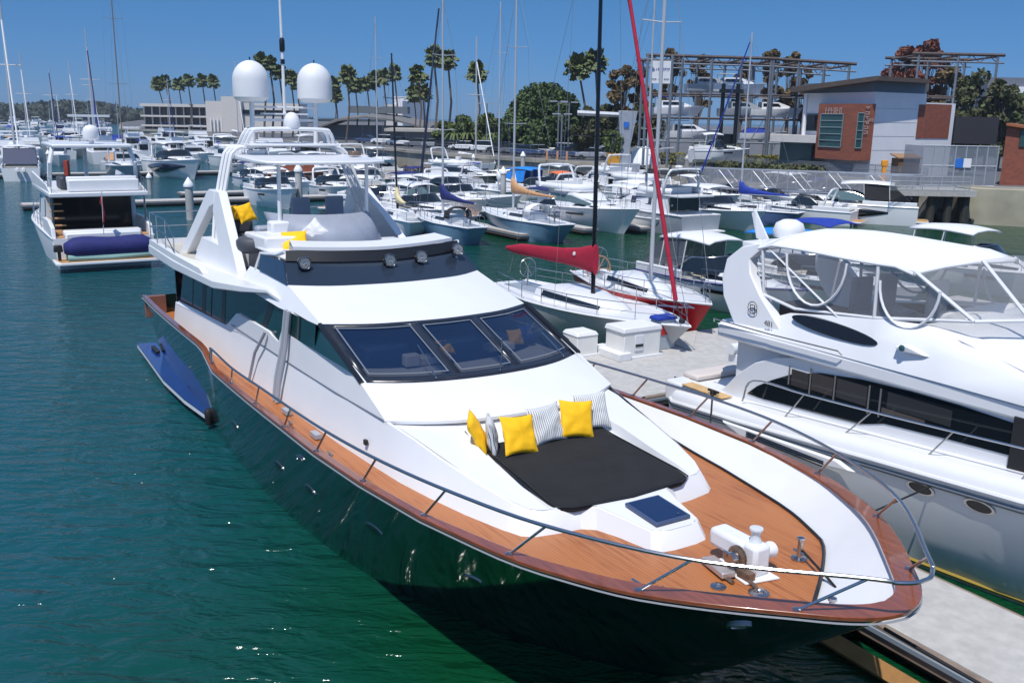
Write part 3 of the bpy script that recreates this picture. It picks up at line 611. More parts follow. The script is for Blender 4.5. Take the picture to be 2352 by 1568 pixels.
# sun pad and pillows (loose things resting on the deck)
def padz(x): return 2.63-.075*(x-19.4)
P = [(18.85, -1.16), (19.6, -1.14), (20.4, -1.18), (21.1, -1.22), (21.36, -1.20), (21.46, -1.0), (21.54, 0), (21.46, 1.0), (21.36, 1.20), (21.1, 1.22), (20.4, 1.18), (19.6, 1.14), (18.85, 1.16)]
m = MB(); m.prism(P, [padz(x)-.11 for x, y in P], [padz(x) for x, y in P])
o = m.build('sun_pad', PADM, bevel=.045); MB().tube([(x*1.0, y*1.005, padz(x)-.012) for x, y in P]+[(P[0][0], P[0][1], padz(P[0][0])-.012)], .012, 5).build('piping', BLK, o); o.matrix_world = YM; tag(o, 'large charcoal sun pad lying on the white foredeck of the green yacht', 'cushion')
def pillow_mesh(sz_=.5, th=.17, pin=.10):
    wr = random.uniform(0, 6)
    m = MB(); n = 18; rows = []
    for side in (1, -1):
        R = []
        for i in range(n+1):
            r = []
            for j in range(n+1):
                u, v = -1+2*i/n, -1+2*j/n
                k = 1-pin*(1-abs(v)**2)*abs(u)**3; k2 = 1-pin*(1-abs(u)**2)*abs(v)**3
                h = side*th/2*max(0, (1-u*u)*(1-v*v))**.42
                r.append((u*k*sz_/2, v*k2*sz_/2, h*(1+.14*math.sin(5*u+3*v+wr)*(1-abs(u)))+.010*math.sin(9*u*v+4*v+wr*2)*(1-u*u)*(1-v*v)+.012*math.sin(7*math.atan2(v, u)+wr)*(u*u+v*v)*(1-u*u)*(1-v*v)*2))
            R.append(r)
        m.loft(R)
    return m
def pillow(mat, px, py, pz, label, yaw=0., tilt=70, roll=0., size=.64, name='pillow', group=None):
    """leans back by (90-tilt), facing the bow"""
    o = pillow_mesh(size).build(name, mat, smooth=60)
    R = Matrix.Rotation(math.radians(yaw), 4, 'Z') @ Matrix.Rotation(math.radians(tilt), 4, 'Y') @ Matrix.Rotation(math.radians(roll), 4, 'Z')
    o.matrix_world = YM @ Matrix.Translation((px, py, pz)) @ R
    tag(o, label, 'pillow', group); return o
GP = 'scatter pillows on the foredeck sun pad'
zz = 2.89
pillow(YEL, 19.05, -1.20, zz-.02, 'yellow pillow at the left end of the row, half hidden by a striped one', yaw=55, tilt=62, roll=8, group=GP)
pillow(STRP, 19.25, -1.06, zz-.02, 'black and white striped pillow on edge, second from the left of the row', yaw=62, tilt=80, roll=5, size=.58, group=GP)
pillow(YEL, 19.50, -.70, zz+.0, 'yellow pillow leaning in front of the leftmost striped pillow on the sun pad', yaw=4, tilt=62, roll=-6, group=GP)
pillow(STRP, 19.30, -.05, zz+.02, 'striped pillow between the two large yellow pillows of the sun pad', yaw=0, tilt=66, roll=4, group=GP)
pillow(YEL, 19.35, .52, zz+.03, 'large yellow pillow on the right half of the sun pad', yaw=-6, tilt=66, roll=-8, group=GP)
pillow(STRP, 19.15, .98, zz+.04, 'striped pillow at the right end of the row on the sun pad', yaw=-12, tilt=66, roll=3, group=GP)
GF = 'pillows on the flybridge'
pillow(YEL, 6.85, -1.62, 5.26, 'small yellow pillow behind a larger one on the flybridge bench', yaw=20, tilt=70, size=.42, group=GF)
pillow(YEL, 7.15, -1.35, 5.28, 'yellow pillow leaning on the dark flybridge bench', yaw=10, tilt=64, roll=12, size=.5, group=GF)
pillow(YEL, 10.25, -1.12, 4.92, 'yellow pillow lying beside the flybridge console', yaw=-20, tilt=38, roll=5, size=.6, group=GF)
pillow(PLS, 9.9, -.50, 5.06, 'pale grey pillow standing on its corner by the wind deflector', yaw=-30, tilt=75, roll=45, size=.5, group=GF)
pillow(YEL, 15.75, -.05, 3.42, 'yellow pillow seen through the middle windshield pane', yaw=0, tilt=45, size=.34, group='pillows inside the wheelhouse')
pillow(YEL, 15.9, 1.45, 3.50, 'yellow pillow seen through the right windshield pane', yaw=0, tilt=60, size=.34, group='pillows inside the wheelhouse')
pillow(BLUC, 15.75, 1.8, 3.52, 'blue pillow seen through the right windshield pane', yaw=0, tilt=60, size=.36, group='pillows inside the wheelhouse')
# slim blue boarding platform held out beside the quarter, hinged at its forward tip
oute = [YI @ W(u, v, .30) for u, v in [(315, 791), (340.6, 826), (375, 874), (423, 918.7), (466, 957)]]; Q = [(p.x, p.y) for p in oute]
Qi = [(max(x, 1.3), -interp(WLW, max(x, 1.4))-.02) for x, y in Q]; Qi[0] = (Q[0][0]+.15, -2.35); Q[-1] = (Q[-1][0], Qi[-1][1]-.10)
P = Q+Qi[::-1]
m = MB(); m.prism(P, .20, .30); FB = m.build('side_step', WH, Y, smooth=0)
m = MB(); m.prism(P, .303, .34); m.build('step_top', pm('glossy_blue', (.008, .035, .19), .16, coat=.5, var=.15), FB, smooth=0)
Q = [Q[0], Q[0], (Q[0][0]+.5, -2.5)]+[Q[-1]]*4
m = MB(); m.box((Q[2][0]+.9, -2.62, .40), (.8, .13, .10)); m.build('handle', RUB, FB, bevel=.03)
m = MB(); m.lathe([(.08, 0), (.10, .2), (.10, .34), (.06, .40)], (Q[6][0]+.12, Q[6][1]+.02, .12), 12); m.build('hinge', RUB, FB)
# ------------------------------------------------------------------ generic boat parts
def hull_secs(L, B, h, rise=.35, rake=.10, full=.5, stern=.9, tum=.0, n=16, counter=0.):
    """stern at x=0, bow at x=L; h freeboard aft, sheer rises by rise*h at the bow"""
    out = []
    for i in range(n+1):
        t = 1-(1-i/n)**1.0
        tt = max(0, (t-full)/(1-full)); w = B/2*(1-tt**2.3)*(stern+(1-stern)*min(1, t/.35)) if t < 1 else 0
        tw = max(0, (t-full*.8)/(1-full*.8)); ww = B/2*.90*(1-tw**1.7)*(stern+(1-stern)*min(1, t/.35)) if t < 1 else 0
        z = h*(1+rise*t*t); xs = L*t; xw = L*(1-rake)*t+counter*L*max(0, 1-t/.14)
        if counter and t < .3: ww *= .55+.45*t/.3
        out.append([(xw, ww*.55, -.35), (xw, ww, 0.0), (xw+(xs-xw)*.35, ww+(w-ww)*.45, z*.35), (xw+(xs-xw)*.75, ww+(w-ww)*.85, z*.75), (xs, w*(1-tum), z)])
    return out
def boat_hull(par, L, B, h, mat, name='hull', stripe=None, deckmat=WH, **k):
    if mat is WH: mat = HW
    S = hull_secs(L, B, h, **k); m = MB()
    m.loft([[(a, -b, c) for a, b, c in s[::-1]]+s for s in S]); m.f.append(list(range(10))); m.m.append(0)
    H = m.build(name, mat, par, smooth=40)
    m = MB(); m.loft([[(s[-1][0], -s[-1][1], s[-1][2]-.02), (s[-1][0], -s[-1][1]*.5, s[-1][2]+.01), (s[-1][0], s[-1][1]*.5, s[-1][2]+.01), (s[-1][0], s[-1][1], s[-1][2]-.02)] for s in S]); m.build('deck', deckmat, par, smooth=30)
    e = [(s[-1][0], -s[-1][1]-.01, s[-1][2]) for s in S]; e = e+[(a, -b, c) for a, b, c in e[::-1][1:]]
    MB().tube(e, .045, 5).build('gunwale', stripe or deckmat, par)
    return H, S
def house(par, st, mat=WH, name='cabin', smooth=30):
    """st: rows (x, half bottom, half top, z bottom, z top)"""
    m = MB(); m.loft([[(x, -a, zb), (x, -b, z), (x, -b*.6, z+.06), (x, b*.6, z+.06), (x, b, z), (x, a, zb)] for x, a, b, zb, z in st], caps=True)
    return m.build(name, mat, par, smooth=smooth)
def winband(par, st, s, f0, f1, mat=GL, name='cabin_window', off=.012, parent=None):
    """dark band on the side s of a house between height fractions"""
    m = MB(); r0, r1 = [], []
    for x, a, b, zb, z in st:
        q = lambda f: (x, s*((a+(b-a)*f)+off), zb+(z-zb)*f)
        r0.append(q(f0)); r1.append(q(f1))
    m.loft([r0, r1]); return m.build(name, mat, par, smooth=20)
def rail(par, pts, h, n=6, r=.015, name='guard_rail', mid=True):
    m = MB(); up = [(x, y, z+h) for x, y, z in pts]; m.tube(up, r, 5)
    if mid: m.tube([(x, y, z+h*.5) for x, y, z in pts], r*.6, 4)
    for p, q in zip(pts, up): m.tube([p, q], r, 4)
    return m.build(name, SST, par)
def sheer_pts(S, t0, t1, n, s=1, ins=.08):
    out = []
    for i in range(n+1):
        k = (t0+(t1-t0)*i/n)*(len(S)-1); j = min(int(k), len(S)-2); a, b = S[j][-1], S[j+1][-1]; f = k-j
        p = [a[q]+(b[q]-a[q])*f for q in range(3)]; out.append((p[0], s*max(0, p[1]-ins), p[2]))
    return out
def ring(m, c, R, r=.018, n=22, ax='x'):
    P = []
    for k in range(n+1):
        a = 2*PI*k/n; u, v = R*math.cos(a), R*math.sin(a); P.append((c[0], c[1]+u, c[2]+v) if ax == 'x' else (c[0]+u, c[1], c[2]+v))
    m.tube(P, r, 5, caps=False)
    for k in range(3): a = PI*k/3; u, v = R*math.cos(a), R*math.sin(a); m.tube([(c[0], c[1]-u, c[2]-v), (c[0], c[1]+u, c[2]+v)] if ax == 'x' else [(c[0]-u, c[1], c[2]-v), (c[0]+u, c[1], c[2]+v)], r*.5, 4)
def stay(par, a, b, r=.008, name='stay', mat=None): return MB().tube([a, b], r, 4).build(name, mat or pm('rigging_wire', (.25, .26, .28), .4, metal=.5), par)
def sailboat(name, label, loc, rz, L=10, B=3.1, h=1.05, hull=WH, mast=13., mastmat=None, mx=.58, cover=NVC, boomL=None, bz=2.0, dodger=None, group=None, spread=True, jib=None, rake=0., wheel=False, deckmat=WH, boom=True, stripe=None):
    e = empty(name, label, 'sailboat', loc, rz, group)
    H, S = boat_hull(e, L, B, h, hull, rise=.22, rake=.14, full=.42, stern=.50, counter=.10, stripe=stripe, deckmat=deckmat)
    st = [(L*.30, B*.26, B*.22, h, h+.34), (L*.36, B*.30, B*.25, h, h+.46), (L*.5, B*.29, B*.24, h, h+.44), (L*.64, B*.20, B*.15, h+.04, h+.30), (L*.70, B*.12, B*.07, h+.08, h+.14)]
    c = house(e, st, deckmat)
    for s in (-1, 1):
        winband(e, st[1:4], s, .35, .8)
        rail(e, sheer_pts(S, .06, .97, 7, s), .58)
    P = sheer_pts(S, .9, 1, 2, 1)+sheer_pts(S, .9, 1, 2, -1)[::-1]; m = MB(); m.tube([(x+.1, y, z+.62) for x, y, z in P], .02, 6); m.build('pulpit', SST, e)
    x = L*mx; mm = mastmat or pm('mast_alloy', (.55, .56, .58), .35, metal=.3)
    top = (x-rake, 0, mast); m = MB(); m.tube([(x, 0, h+.2), top], .085, 8, r1=.06); M = m.build('mast', mm, e)
    if spread:
        for f in (.45, .75):
            m = MB(); p = (x-rake*f, 0, mast*f); m.tube([(p[0]-.12, -B*.28, p[2]+.06), p, (p[0]-.12, B*.28, p[2]+.06)], .025, 5); m.build('spreader', mm, M)
    stay(e, (L*.99, 0, h*1.25), (top[0], 0, mast*.98), .012 if not jib else .02); stay(e, (.1, 0, h+.4), (top[0], 0, mast))
    for s in (-1, 1): stay(e, (x-.2, s*B*.45, h), (x-.2-rake*.7, s*B*.28, mast*.75)); stay(e, (x-.2-rake*.7, s*B*.28, mast*.75), (top[0], 0, mast*.97))
    if jib:
        m = MB(); a = Vector((L*.985, 0, h*1.25+.9)); b = Vector((top[0]+.15, 0, mast*.95)); m.tube([a, a.lerp(b, .12), a.lerp(b, .5), b], .085, 8, r1=.05); m.build('furled_jib', jib, e)
    bl = boomL or L*.38
    if boom:
        m = MB(); m.tube([(x-.1, 0, bz), (x-bl, 0, bz+.1)], .07, 8); m.build('boom', mm, e)
        secs = []
        for i in range(9):
            f = i/8; hh = .62*(1-f)**2.2+.20-.06*f; ww = .17-.06*f; cx = x+.12-f*bl; cz = bz+.05+.08*f
            secs.append([(cx, ww*math.cos(a), cz+hh*(.5+.5*math.sin(a))*(1.5 if f < .05 else 1)-.08) for a in [2*PI*k/10 for k in range(10)]])
        m = MB(); m.loft(secs, closed=True, caps=True); m.build('sail_cover', cover, e, smooth=60)
    if dodger:
        secs = []
        for xx, k in ((L*.36, .8), (L*.33, 1.), (L*.27, 1.)):
            secs.append([(xx, B*.30*math.cos(a), h+.35+.75*k*math.sin(a)**.6) for a in [PI*q/8 for q in range(9)]])
        m = MB(); m.loft(secs); m.build('spray_dodger', dodger, e, smooth=60, solid=.02)
    m = MB(); m.box((L*.17, 0, h+.02), (L*.22, B*.34, .05)); m.build('cockpit_sole', GREY, e)
    if wheel: m = MB(); ring(m, (L*.12, 0, h+.75), .42); m.tube([(L*.12, 0, h), (L*.12, 0, h+.75)], .06, 6); m.build('steering_wheel', SST, e)
    return e
def arch_tube(par, x, w, z0, z1, dx=-.4, r=.07, mat=WH, name='radar_arch'):
    P = [(x, -w, z0), (x+dx*.6, -w*.96, z0+(z1-z0)*.6), (x+dx, -w*.85, z1-.06), (x+dx, -w*.6, z1), (x+dx, 0, z1+.04)]; P = P+[(a, -b, c) for a, b, c in P[::-1][1:]]
    m = MB(); m.tube(crom(P, 24), r, 8); return m.build(name, mat, par)
def outboard(par, x, y, z, mat=RUB, s=1.):
    m = MB(); m.box((x-.25*s, y, z+.45*s), (.62*s, .42*s, .5*s), top=.82); o = m.build('outboard_motor', mat, par, bevel=.08*s)
    m = MB(); m.box((x-.2*s, y, z-.05*s), (.22*s, .16*s, .7*s)); m.build('motor_leg', mat, o, bevel=.03)
def cruiser(name, label, loc, rz, L=10, B=3.4, h=1.15, hull=WH, top=None, arch=True, fly=False, bimini=None, stripe=None, plat=TAN, group=None, dark=None, glass=GL, outb=0, obm=RUB, railm=True, cat='motorboat', enclosed=None, ch=1.0, deckmat=WH, fold=None, radar=False, hull_windows=True, wedge=None):
    e = empty(name, label, cat, loc, rz, group)
    H, S = boat_hull(e, L, B, h, hull, rise=.30, rake=.13, full=.40, stern=.93, stripe=stripe, deckmat=deckmat)
    k = ch
    # foredeck trunk
    st = [(L*.50, B*.40, B*.34, h*1.05, h+.50*k), (L*.58, B*.37, B*.31, h*1.08, h+.50*k), (L*.72, B*.28, B*.21, h*1.12, h+.42*k), (L*.84, B*.14, B*.08, h*1.2, h+.30*k)]
    house(e, st, deckmat, 'foredeck_trunk', 45)
    for s in (-1, 1): winband(e, st[:3], s, .35, .72, BLKG, 'trunk_window')
    m = MB(); m.box((L*.74, 0, h+.47*k), (.5, .5, .05)); m.build('deck_hatch', GL, e, bevel=.01)
    if hull_windows:
        for s in (-1, 1):
            m = MB(); z = h*.78; P = []
            for t in (.52, .60, .68):
                j = t*(len(S)-1); a = S[int(j)]; P.append((a[3][0]+(j-int(j))*L/16, s*(a[3][1]+.012), a[3][2]))
            m.loft([[(x, y, zz+.05) for x, y, zz in P], [(x, y*.985, zz-.10) for x, y, zz in P]]); m.build('hull_window', BLKG, e, smooth=20)
    if wedge:
        for s in (-1, 1):
            lo, hi = [], []
            for q in range(3, 15):
                a = S[q]; f = (q-3)/11; z0 = .62-.45*math.sin(PI*min(1, f*1.05))*.7; z1 = .70+.18*math.sin(PI*f)
                g = lambda zf: (a[2][0]+(a[4][0]-a[2][0])*zf, s*(a[2][1]+(a[4][1]-a[2][1])*zf+.02), a[4][2]*zf)
                lo.append(g(z0)); hi.append(g(z1))
            m = MB(); m.loft([lo, hi]); m.build('hull_flash', wedge, e, smooth=30, solid=.01)
    if not fly:
        # raked wrap windshield
        A = crom([(L*.46, -B*.42, h+.38*k), (L*.56, -B*.36, h+.45*k), (L*.60, 0, h+.52*k), (L*.56, B*.36, h+.45*k), (L*.46, B*.42, h+.38*k)], 12)
        A = [(L*.30, -B*.43, h+.35)]+[tuple(p) for p in A]+[(L*.30, B*.43, h+.35)]
        T = [(x-.62*k, y*.88, z+.62*k) for x, y, z in A]; T[0] = (L*.32, -B*.41, h+.6*k); T[-1] = (L*.32, B*.41, h+.6*k)
        m = MB(); m.loft([A, T]); m.build('windshield', glass, e, smooth=35); MB().tube(T, .03, 5).build('windshield_frame', SST, e)
        m = MB(); m.box((L*.22, 0, h+.1), (L*.38, B*.8, .08)); m.build('cockpit_sole', BGE, e)
        for c_, d_, nm in (((L*.40, B*.2, h+.45), (.5, .6, .8), 'helm_seat'), ((L*.13, 0, h+.35), (.6, B*.7, .45), 'stern_bench'), ((L*.28, -B*.3, h+.35), (1.4, .5, .4), 'side_bench')): m = MB(); m.box(c_, d_); m.build(nm, PLS, e, bevel=.05)
        for s in (-1, 1): m = MB(); m.box((L*.18, s*B*.44, h+.18), (L*.34, .16, .42)); m.build('coaming', WH, e, bevel=.05)
    else:
        st = [(L*.16, B*.40, B*.38, h+.0, h+1.15*k), (L*.3, B*.42, B*.38, h, h+1.2*k), (L*.5, B*.40, B*.34, h+.02, h+1.15*k), (L*.66, B*.33, B*.24, h+.2, h+.55*k)]
        house(e, st, deckmat)
        for s in (-1, 1): winband(e, st[1:], s, .42, .86, glass)
        m = MB(); a = st[2]; b = st[3]; m.loft([[(a[0]+.25, -a[2]*.92, a[4]-.10), (a[0]+.25, a[2]*.92, a[4]-.10)], [(b[0]-.05, -b[2]*.92, b[4]+.08), (b[0]-.05, b[2]*.92, b[4]+.08)]]); m.build('front_window', glass, e, smooth=0)
        fz = h+1.28*k
        m = MB(); m.prism([(L*.04, -B*.40), (L*.45, -B*.42), (L*.52, -B*.2), (L*.52, B*.2), (L*.45, B*.42), (L*.04, B*.40)], fz-.06, fz+.06); m.build('flybridge_floor', WH, e, bevel=.02)
        P = crom([(L*.14, -B*.40, fz), (L*.34, -B*.42, fz), (L*.48, -B*.32, fz), (L*.52, 0, fz), (L*.48, B*.32, fz), (L*.34, B*.42, fz), (L*.14, B*.40, fz)], 18)
        m = MB(); m.loft([[tuple(p) for p in P], [(p.x-.15, p.y*.95, p.z+.5) for p in P]]); m.build('flybridge_coaming', WH, e, smooth=40, solid=.06)
        m = MB(); m.box((L*.22, 0, fz+.3), (.5, B*.6, .5)); m.box((L*.38, .3, fz+.45), (.5, .5, .8)); m.build('flybridge_seats', PLS, e, bevel=.05)
        m = MB(); m.box((L*.15, 0, h+.62), (.04, B*.7, 1.0)); m.build('aft_door', GL, e)
    if arch:
        za = h+(1.2 if not fly else 2.6)*k; z0 = h+(.4 if not fly else 1.4)*k
        arch_tube(e, L*(.26 if not fly else .2), B*.42, z0, za+.45, -.5, .09)
        if radar: m = MB(); m.lathe([(.2, 0), (.28, .06), (.28, .14), (.2, .22), (.02, .24)], (L*.26-.5, 0, za+.5), 16); m.build('radar_dome', WHM, e, smooth=50)
    if top or bimini:
        zb = h+(1.75 if not fly else 2.75)*k; mt_ = top or bimini
        P = [(L*.16, B*.42), (L*.5, B*.40), (L*.54, B*.25)] if not bimini else [(L*.12, B*.40), (L*.42, B*.40), (L*.43, B*.3)]
        secs = []
        for f in range(7):
            x = P[0][0]+(P[1][0]-P[0][0])*f/6; ww = B*.41*(1-.12*(f/6)**3); cz = zb+.12*math.sin(PI*f/6)
            secs.append([(x, -ww, cz-.1), (x, -ww*.7, cz+.02), (x, 0, cz+.08), (x, ww*.7, cz+.02), (x, ww, cz-.1)])
        m = MB(); m.loft(secs); m.build('hardtop' if top else 'bimini_top', mt_, e, smooth=60, solid=.07 if top else .03)
        for s in (-1, 1):
            for x in (L*.18, L*.34): MB().tube([(x, s*B*.42, h+.4 if not fly else h+1.5*k), (x+.15, s*B*.39, zb-.1)], .028, 5).build('top_strut', SST if bimini else WH, e)
    if enclosed:
        zb = h+1.62*k
        for s in (-1, 1):
            m = MB(); m.add([(L*.05, s*B*.42, h+.4), (L*.34, s*B*.43, h+.55), (L*.36, s*B*.38, zb), (L*.17, s*B*.38, zb)], [(0, 1, 2, 3)]); m.build('side_curtain', enclosed, e, smooth=0)
        m = MB(); m.add([(L*.05, -B*.42, h+.4), (L*.05, B*.42, h+.4), (L*.17, B*.38, zb), (L*.17, -B*.38, zb)], [(0, 1, 2, 3)]); m.build('aft_curtain', enclosed, e, smooth=0)
    if plat: m = MB(); m.prism([(-.85, -B*.40), (-.6, -B*.44), (.05, -B*.45), (.05, B*.45), (-.6, B*.44), (-.85, B*.40)], .26, .36); m.build('swim_platform', WH, e, bevel=.02); m = MB(); m.prism([(-.80, -B*.38), (0, -B*.41), (0, B*.41), (-.80, B*.38)], .362, .376); m.build('platform_teak', plat, e, smooth=0)
    for i in range(outb): outboard(e, -.15, (i-(outb-1)/2)*.62, h*.55, obm)
    if railm:
        P = sheer_pts(S, .5, 1, 6, -1)+sheer_pts(S, .5, 1, 6, 1)[::-1][1:]
        rail(e, P, .55, mid=False, name='bow_rail')
    return e
# ------------------------------------------------------------------ docks
def dock(label, poly, z=.5, th=.42, group='floating docks', name='floating_dock'):
    cx = sum(p[0] for p in poly)/len(poly); cy = sum(p[1] for p in poly)/len(poly)
    o = empty(name, label, 'dock', (cx, cy, 0), RZ, group)
    inv = o.matrix_basis.inverted() if False else (Matrix.Translation((cx, cy, 0)) @ Matrix.Rotation(RZ, 4, 'Z')).inverted()
    P = [inv @ Vector((p[0], p[1], 0)) for p in poly]
    m = MB(); m.prism([(p.x, p.y) for p in P], z-.12, z); m.build('concrete_top', CONC, o, bevel=.01)
    def off(k):
        out = []
        for i, p in enumerate(P):
            a = (p-P[i-1]).normalized(); b = (P[(i+1) % len(P)]-p).normalized(); n1 = Vector((a.y, -a.x, 0)); n2 = Vector((b.y, -b.x, 0)); nn = (n1+n2); nn = nn/max(.3, nn.dot(n1)); out.append(p+nn*k)
        return out
    sgn = 1 if sum(P[i].x*P[(i+1) % len(P)].y-P[(i+1) % len(P)].x*P[i].y for i in range(len(P))) > 0 else -1
    for nm, k, z0, z1, mt_ in (('timber_waler', .10, z-.30, z-.03, WALER), ('rub_strip', .14, z-.16, z-.09, pm('blue_grey_strip', (.22, .27, .33), .5))):
        Q = off(k*sgn); R = off(0)
        m = MB()
        m.loft([[(a.x, a.y, z0), (b.x, b.y, z0), (b.x, b.y, z1), (a.x, a.y, z1)] for a, b in list(zip(R, Q))+[(R[0], Q[0])]], closed=True); m.build(nm, mt_, o, smooth=0)
    m = MB(); Q = off(-.12*sgn); m.prism([(p.x, p.y) for p in Q], -.35, z-.12); m.build('float_box', DKW, o)
    return o
def gp(x, y): p = BW(x, y); return (p.x, p.y)
dock('grey concrete finger dock between the green yacht and the silver hulled cruiser', [gp(12.6, 3.55), gp(34, 3.15), gp(34, 5.35), gp(14.6, 5.35), gp(12.75, 7.3)] if False else [gp(12.6, 3.45), gp(36, 3.05), gp(36, 5.25), gp(14.4, 5.25), gp(12.6, 7.6)])
dock('wide concrete walkway with the white dock boxes behind the wheelhouse', [gp(7.1, 3.45), gp(12.56, 3.45), gp(12.56, 30), gp(7.1, 30)])
# timber beam lying in the water along the dock
m = MB(); a, b = gp(22.5, 2.72), gp(36, 2.42); m.tube([(a[0], a[1], .13), (b[0], b[1], .13)], .16, 4); tag(m.build('timber_beam', ORW, smooth=0), 'long orange timber beam floating along the edge of the near dock', 'timber')
# dock boxes
def dockbox(x, y, d, label, z=.5, wedge=False, panel=False):
    e = empty('dock_box', label, 'dock box', BW(x, y, z), RZ, 'white dock boxes')
    m = MB(); m.box((0, 0, d[2]*.42), (d[0], d[1], d[2]*.84)); m.build('box_body', WH2, e, bevel=.02)
    m = MB(); m.box((0, 0, d[2]*.92), (d[0]*1.08, d[1]*1.08, d[2]*.16), top=.82 if wedge else .94); m.build('lid', WHM, e, bevel=.03)
    m = MB(); m.box((0, 0, .03), (d[0]*1.12, d[1]*1.12, .06)); m.build('plinth', WHM, e)
    for i in range(5):
        pass
    if panel:
        m = MB(); m.box((d[0]*.52, -.15, d[2]*.5), (.03, .34, .5)); p_ = m.build('meter_panel', WHM, e, bevel=.01)
        m = MB(); m.box((d[0]*.52+.02, -.15, d[2]*.42), (.02, .30, .08)); m.build('meter_window', BLK, p_)
    return e
dockbox(7.9, 8.9, (.8, .8, .78), 'smaller white dock box with a peaked lid, next to the windshield corner', wedge=True)
dockbox(8.75, 10.35, (.95, 1.45, 1.0), 'tall white dock box with a meter panel in front of the sailboat bow', panel=True)
m = MB(); m.box((8.6, 9.6, .62), (1.5, .5, .24)); o = m.build('dock_step', WHM, bevel=.02); o.matrix_world = YM; tag(o, 'low white step between the two dock boxes', 'step')
m = MB(); m.box((8.55, 11.75, 1.0), (.4, .75, 1.0)); e = m.build('paper_bin', pm('bin_grey', (.35, .4, .45), .5), bevel=.03); e.matrix_world = YM; tag(e, 'grey recycling bin with red patches and blue lid beside the tall dock box', 'bin')
m = MB(); m.box((8.55, 11.75, 1.55), (.5, .85, .12), top=.9); m.build('bin_lid', BLUC, e, bevel=.03)
m = MB(); m.prism([(8.775, 11.5), (8.775, 11.98), (8.765, 11.98), (8.765, 11.5)], 1.0, 1.3); m.build('bin_sticker', REDH, e)
m = MB(); m.prism([(7.15, 12.6), (9.4, 12.3), (7.15, 14.6)], .505, .53); o = m.build('dock_gusset', CONC); o.matrix_world = YM; tag(o, 'pale triangular plate on the walkway beside the grey bin', 'plate')
# wrapped boarding step on the dock
e = empty('boarding_roller', 'white cylinder wrapped in tan cloth lying on a stand on the walkway', 'fender', BW(11.6, 12.9, .5), RZ)
m = MB(); m.tube([(0, -1.1, .62), (0, -.4, .64), (0, 1.0, .66)], .17, 12, r1=.14); m.build('roller', WHM, e)
m = MB(); m.tube([(0, .05, .65), (0, .7, .66)], .24, 14); m.build('tan_wrap', CRMC, e); m = MB(); m.tube([(0, -.12, .65), (0, .04, .65)], .23, 12); m.tube([(0, .71, .66), (0, .85, .66)], .22, 12); m.build('black_strap', RUB, e)
m = MB(); m.box((.0, -.6, .24), (.35, .8, .48)); m.build('stand', WHM, e, bevel=.02)
# ------------------------------------------------------------------ silver flybridge cruiser beside the dock
N = empty('flybridge_cruiser', 'white flybridge cruiser with silver hull, black curved saloon window and bimini, right of the dock', 'yacht', BW(0, 8.25, 0), RZ)
NM = Matrix.Translation(BW(0, 8.25, 0)) @ Matrix.Rotation(RZ, 4, 'Z')
RB = [(15.3, 2.1), (15.8, 2.42), (18, 2.5), (24, 2.5), (26, 2.15), (27.5, 1.3), (28.4, .5), (28.7, 0)]
WLn = [(15.3, 2.0), (18, 2.2), (21.5, 2.05), (24, 1.7), (26, 1.0), (27.6, 0)]
xs = [15.3, 15.8, 17, 18, 19.5, 21, 22.5, 24, 25, 26, 27, 27.6, 28.1, 28.7]
m = MB(); secs = []
for x in xs:
    t = (x-15.3)/13.4; xw = 15.3+12.3*t; r = interp(RB, x); wv = interp(WLn, xw); zr = 1.45+.95*t
    s = [(xw, wv*.6, -.4), (xw, wv, 0), (xw+(x-xw)*.3, wv+(r-wv)*.35, zr*.35), (xw+(x-xw)*.7, wv+(r-wv)*.75, zr*.7), (x, r, zr)]; secs.append([(a, -b, c) for a, b, c in s[::-1]]+s)
m.loft(secs); m.f.append(list(range(10))); m.m.append(0); NH = m.build('hull', SILV, N, smooth=40)
NT = BVHTree.FromPolygons([Vector(v) for v in m.v], [f for f in m.f if len(f) == 4]); NI = NM.inverted()
up = MB(); up.loft([[(x, -s*0-sg*0-(-1)*0+0, 0) for s in (0,)] for sg in (0,) for x in (0,)]) if False else None
for sg in (-1, 1):
    m = MB(); R_ = []
    for x in xs:
        t = (x-15.3)/13.4; r = interp(RB, x); zr = 1.45+.95*t
        R_.append([(x, sg*r, zr+.03), (x-.02, sg*(r-.03), zr+.12), (x-.05, sg*max(0, r-.12), zr+.22), (x-.1, sg*max(0, r-.28), zr+.27), (x-.15, sg*max(0, r-.62), zr+.27), (x-.2, sg*max(0, r-.9), zr+.24)])
    m.loft(R_); m.build('gunwale', WH, N, smooth=60)
    m = MB(); m.tube([(x, sg*(interp(RB, x)+.01), 1.45+.95*(x-15.3)/13.4) for x in xs], .045, 6); m.build('rub_rail', WHM, N)
    m = MB(); m.tube([(x, sg*(interp(RB, x)*.992), 1.33+.9*(x-15.3)/13.4) for x in xs], .04, 6); m.build('hull_stripe', pm('stripe_grey', (.12, .14, .17), .3), N)
    m = MB(); m.tube([(15.3+12.3*(x-15.3)/13.4, sg*(interp(WLn, 15.3+12.3*(x-15.3)/13.4)+.015), .10) for x in xs], .05, 6); m.build('boot_stripe', pm('ochre_line', (.35, .25, .04), .5), N)
m = MB(); m.prism([(15.5, -2.2), (25, -2.2), (28, -.4), (28, .4), (25, 2.2), (15.5, 2.2)], 1.70, 1.86); m.build('deck', WH, N)
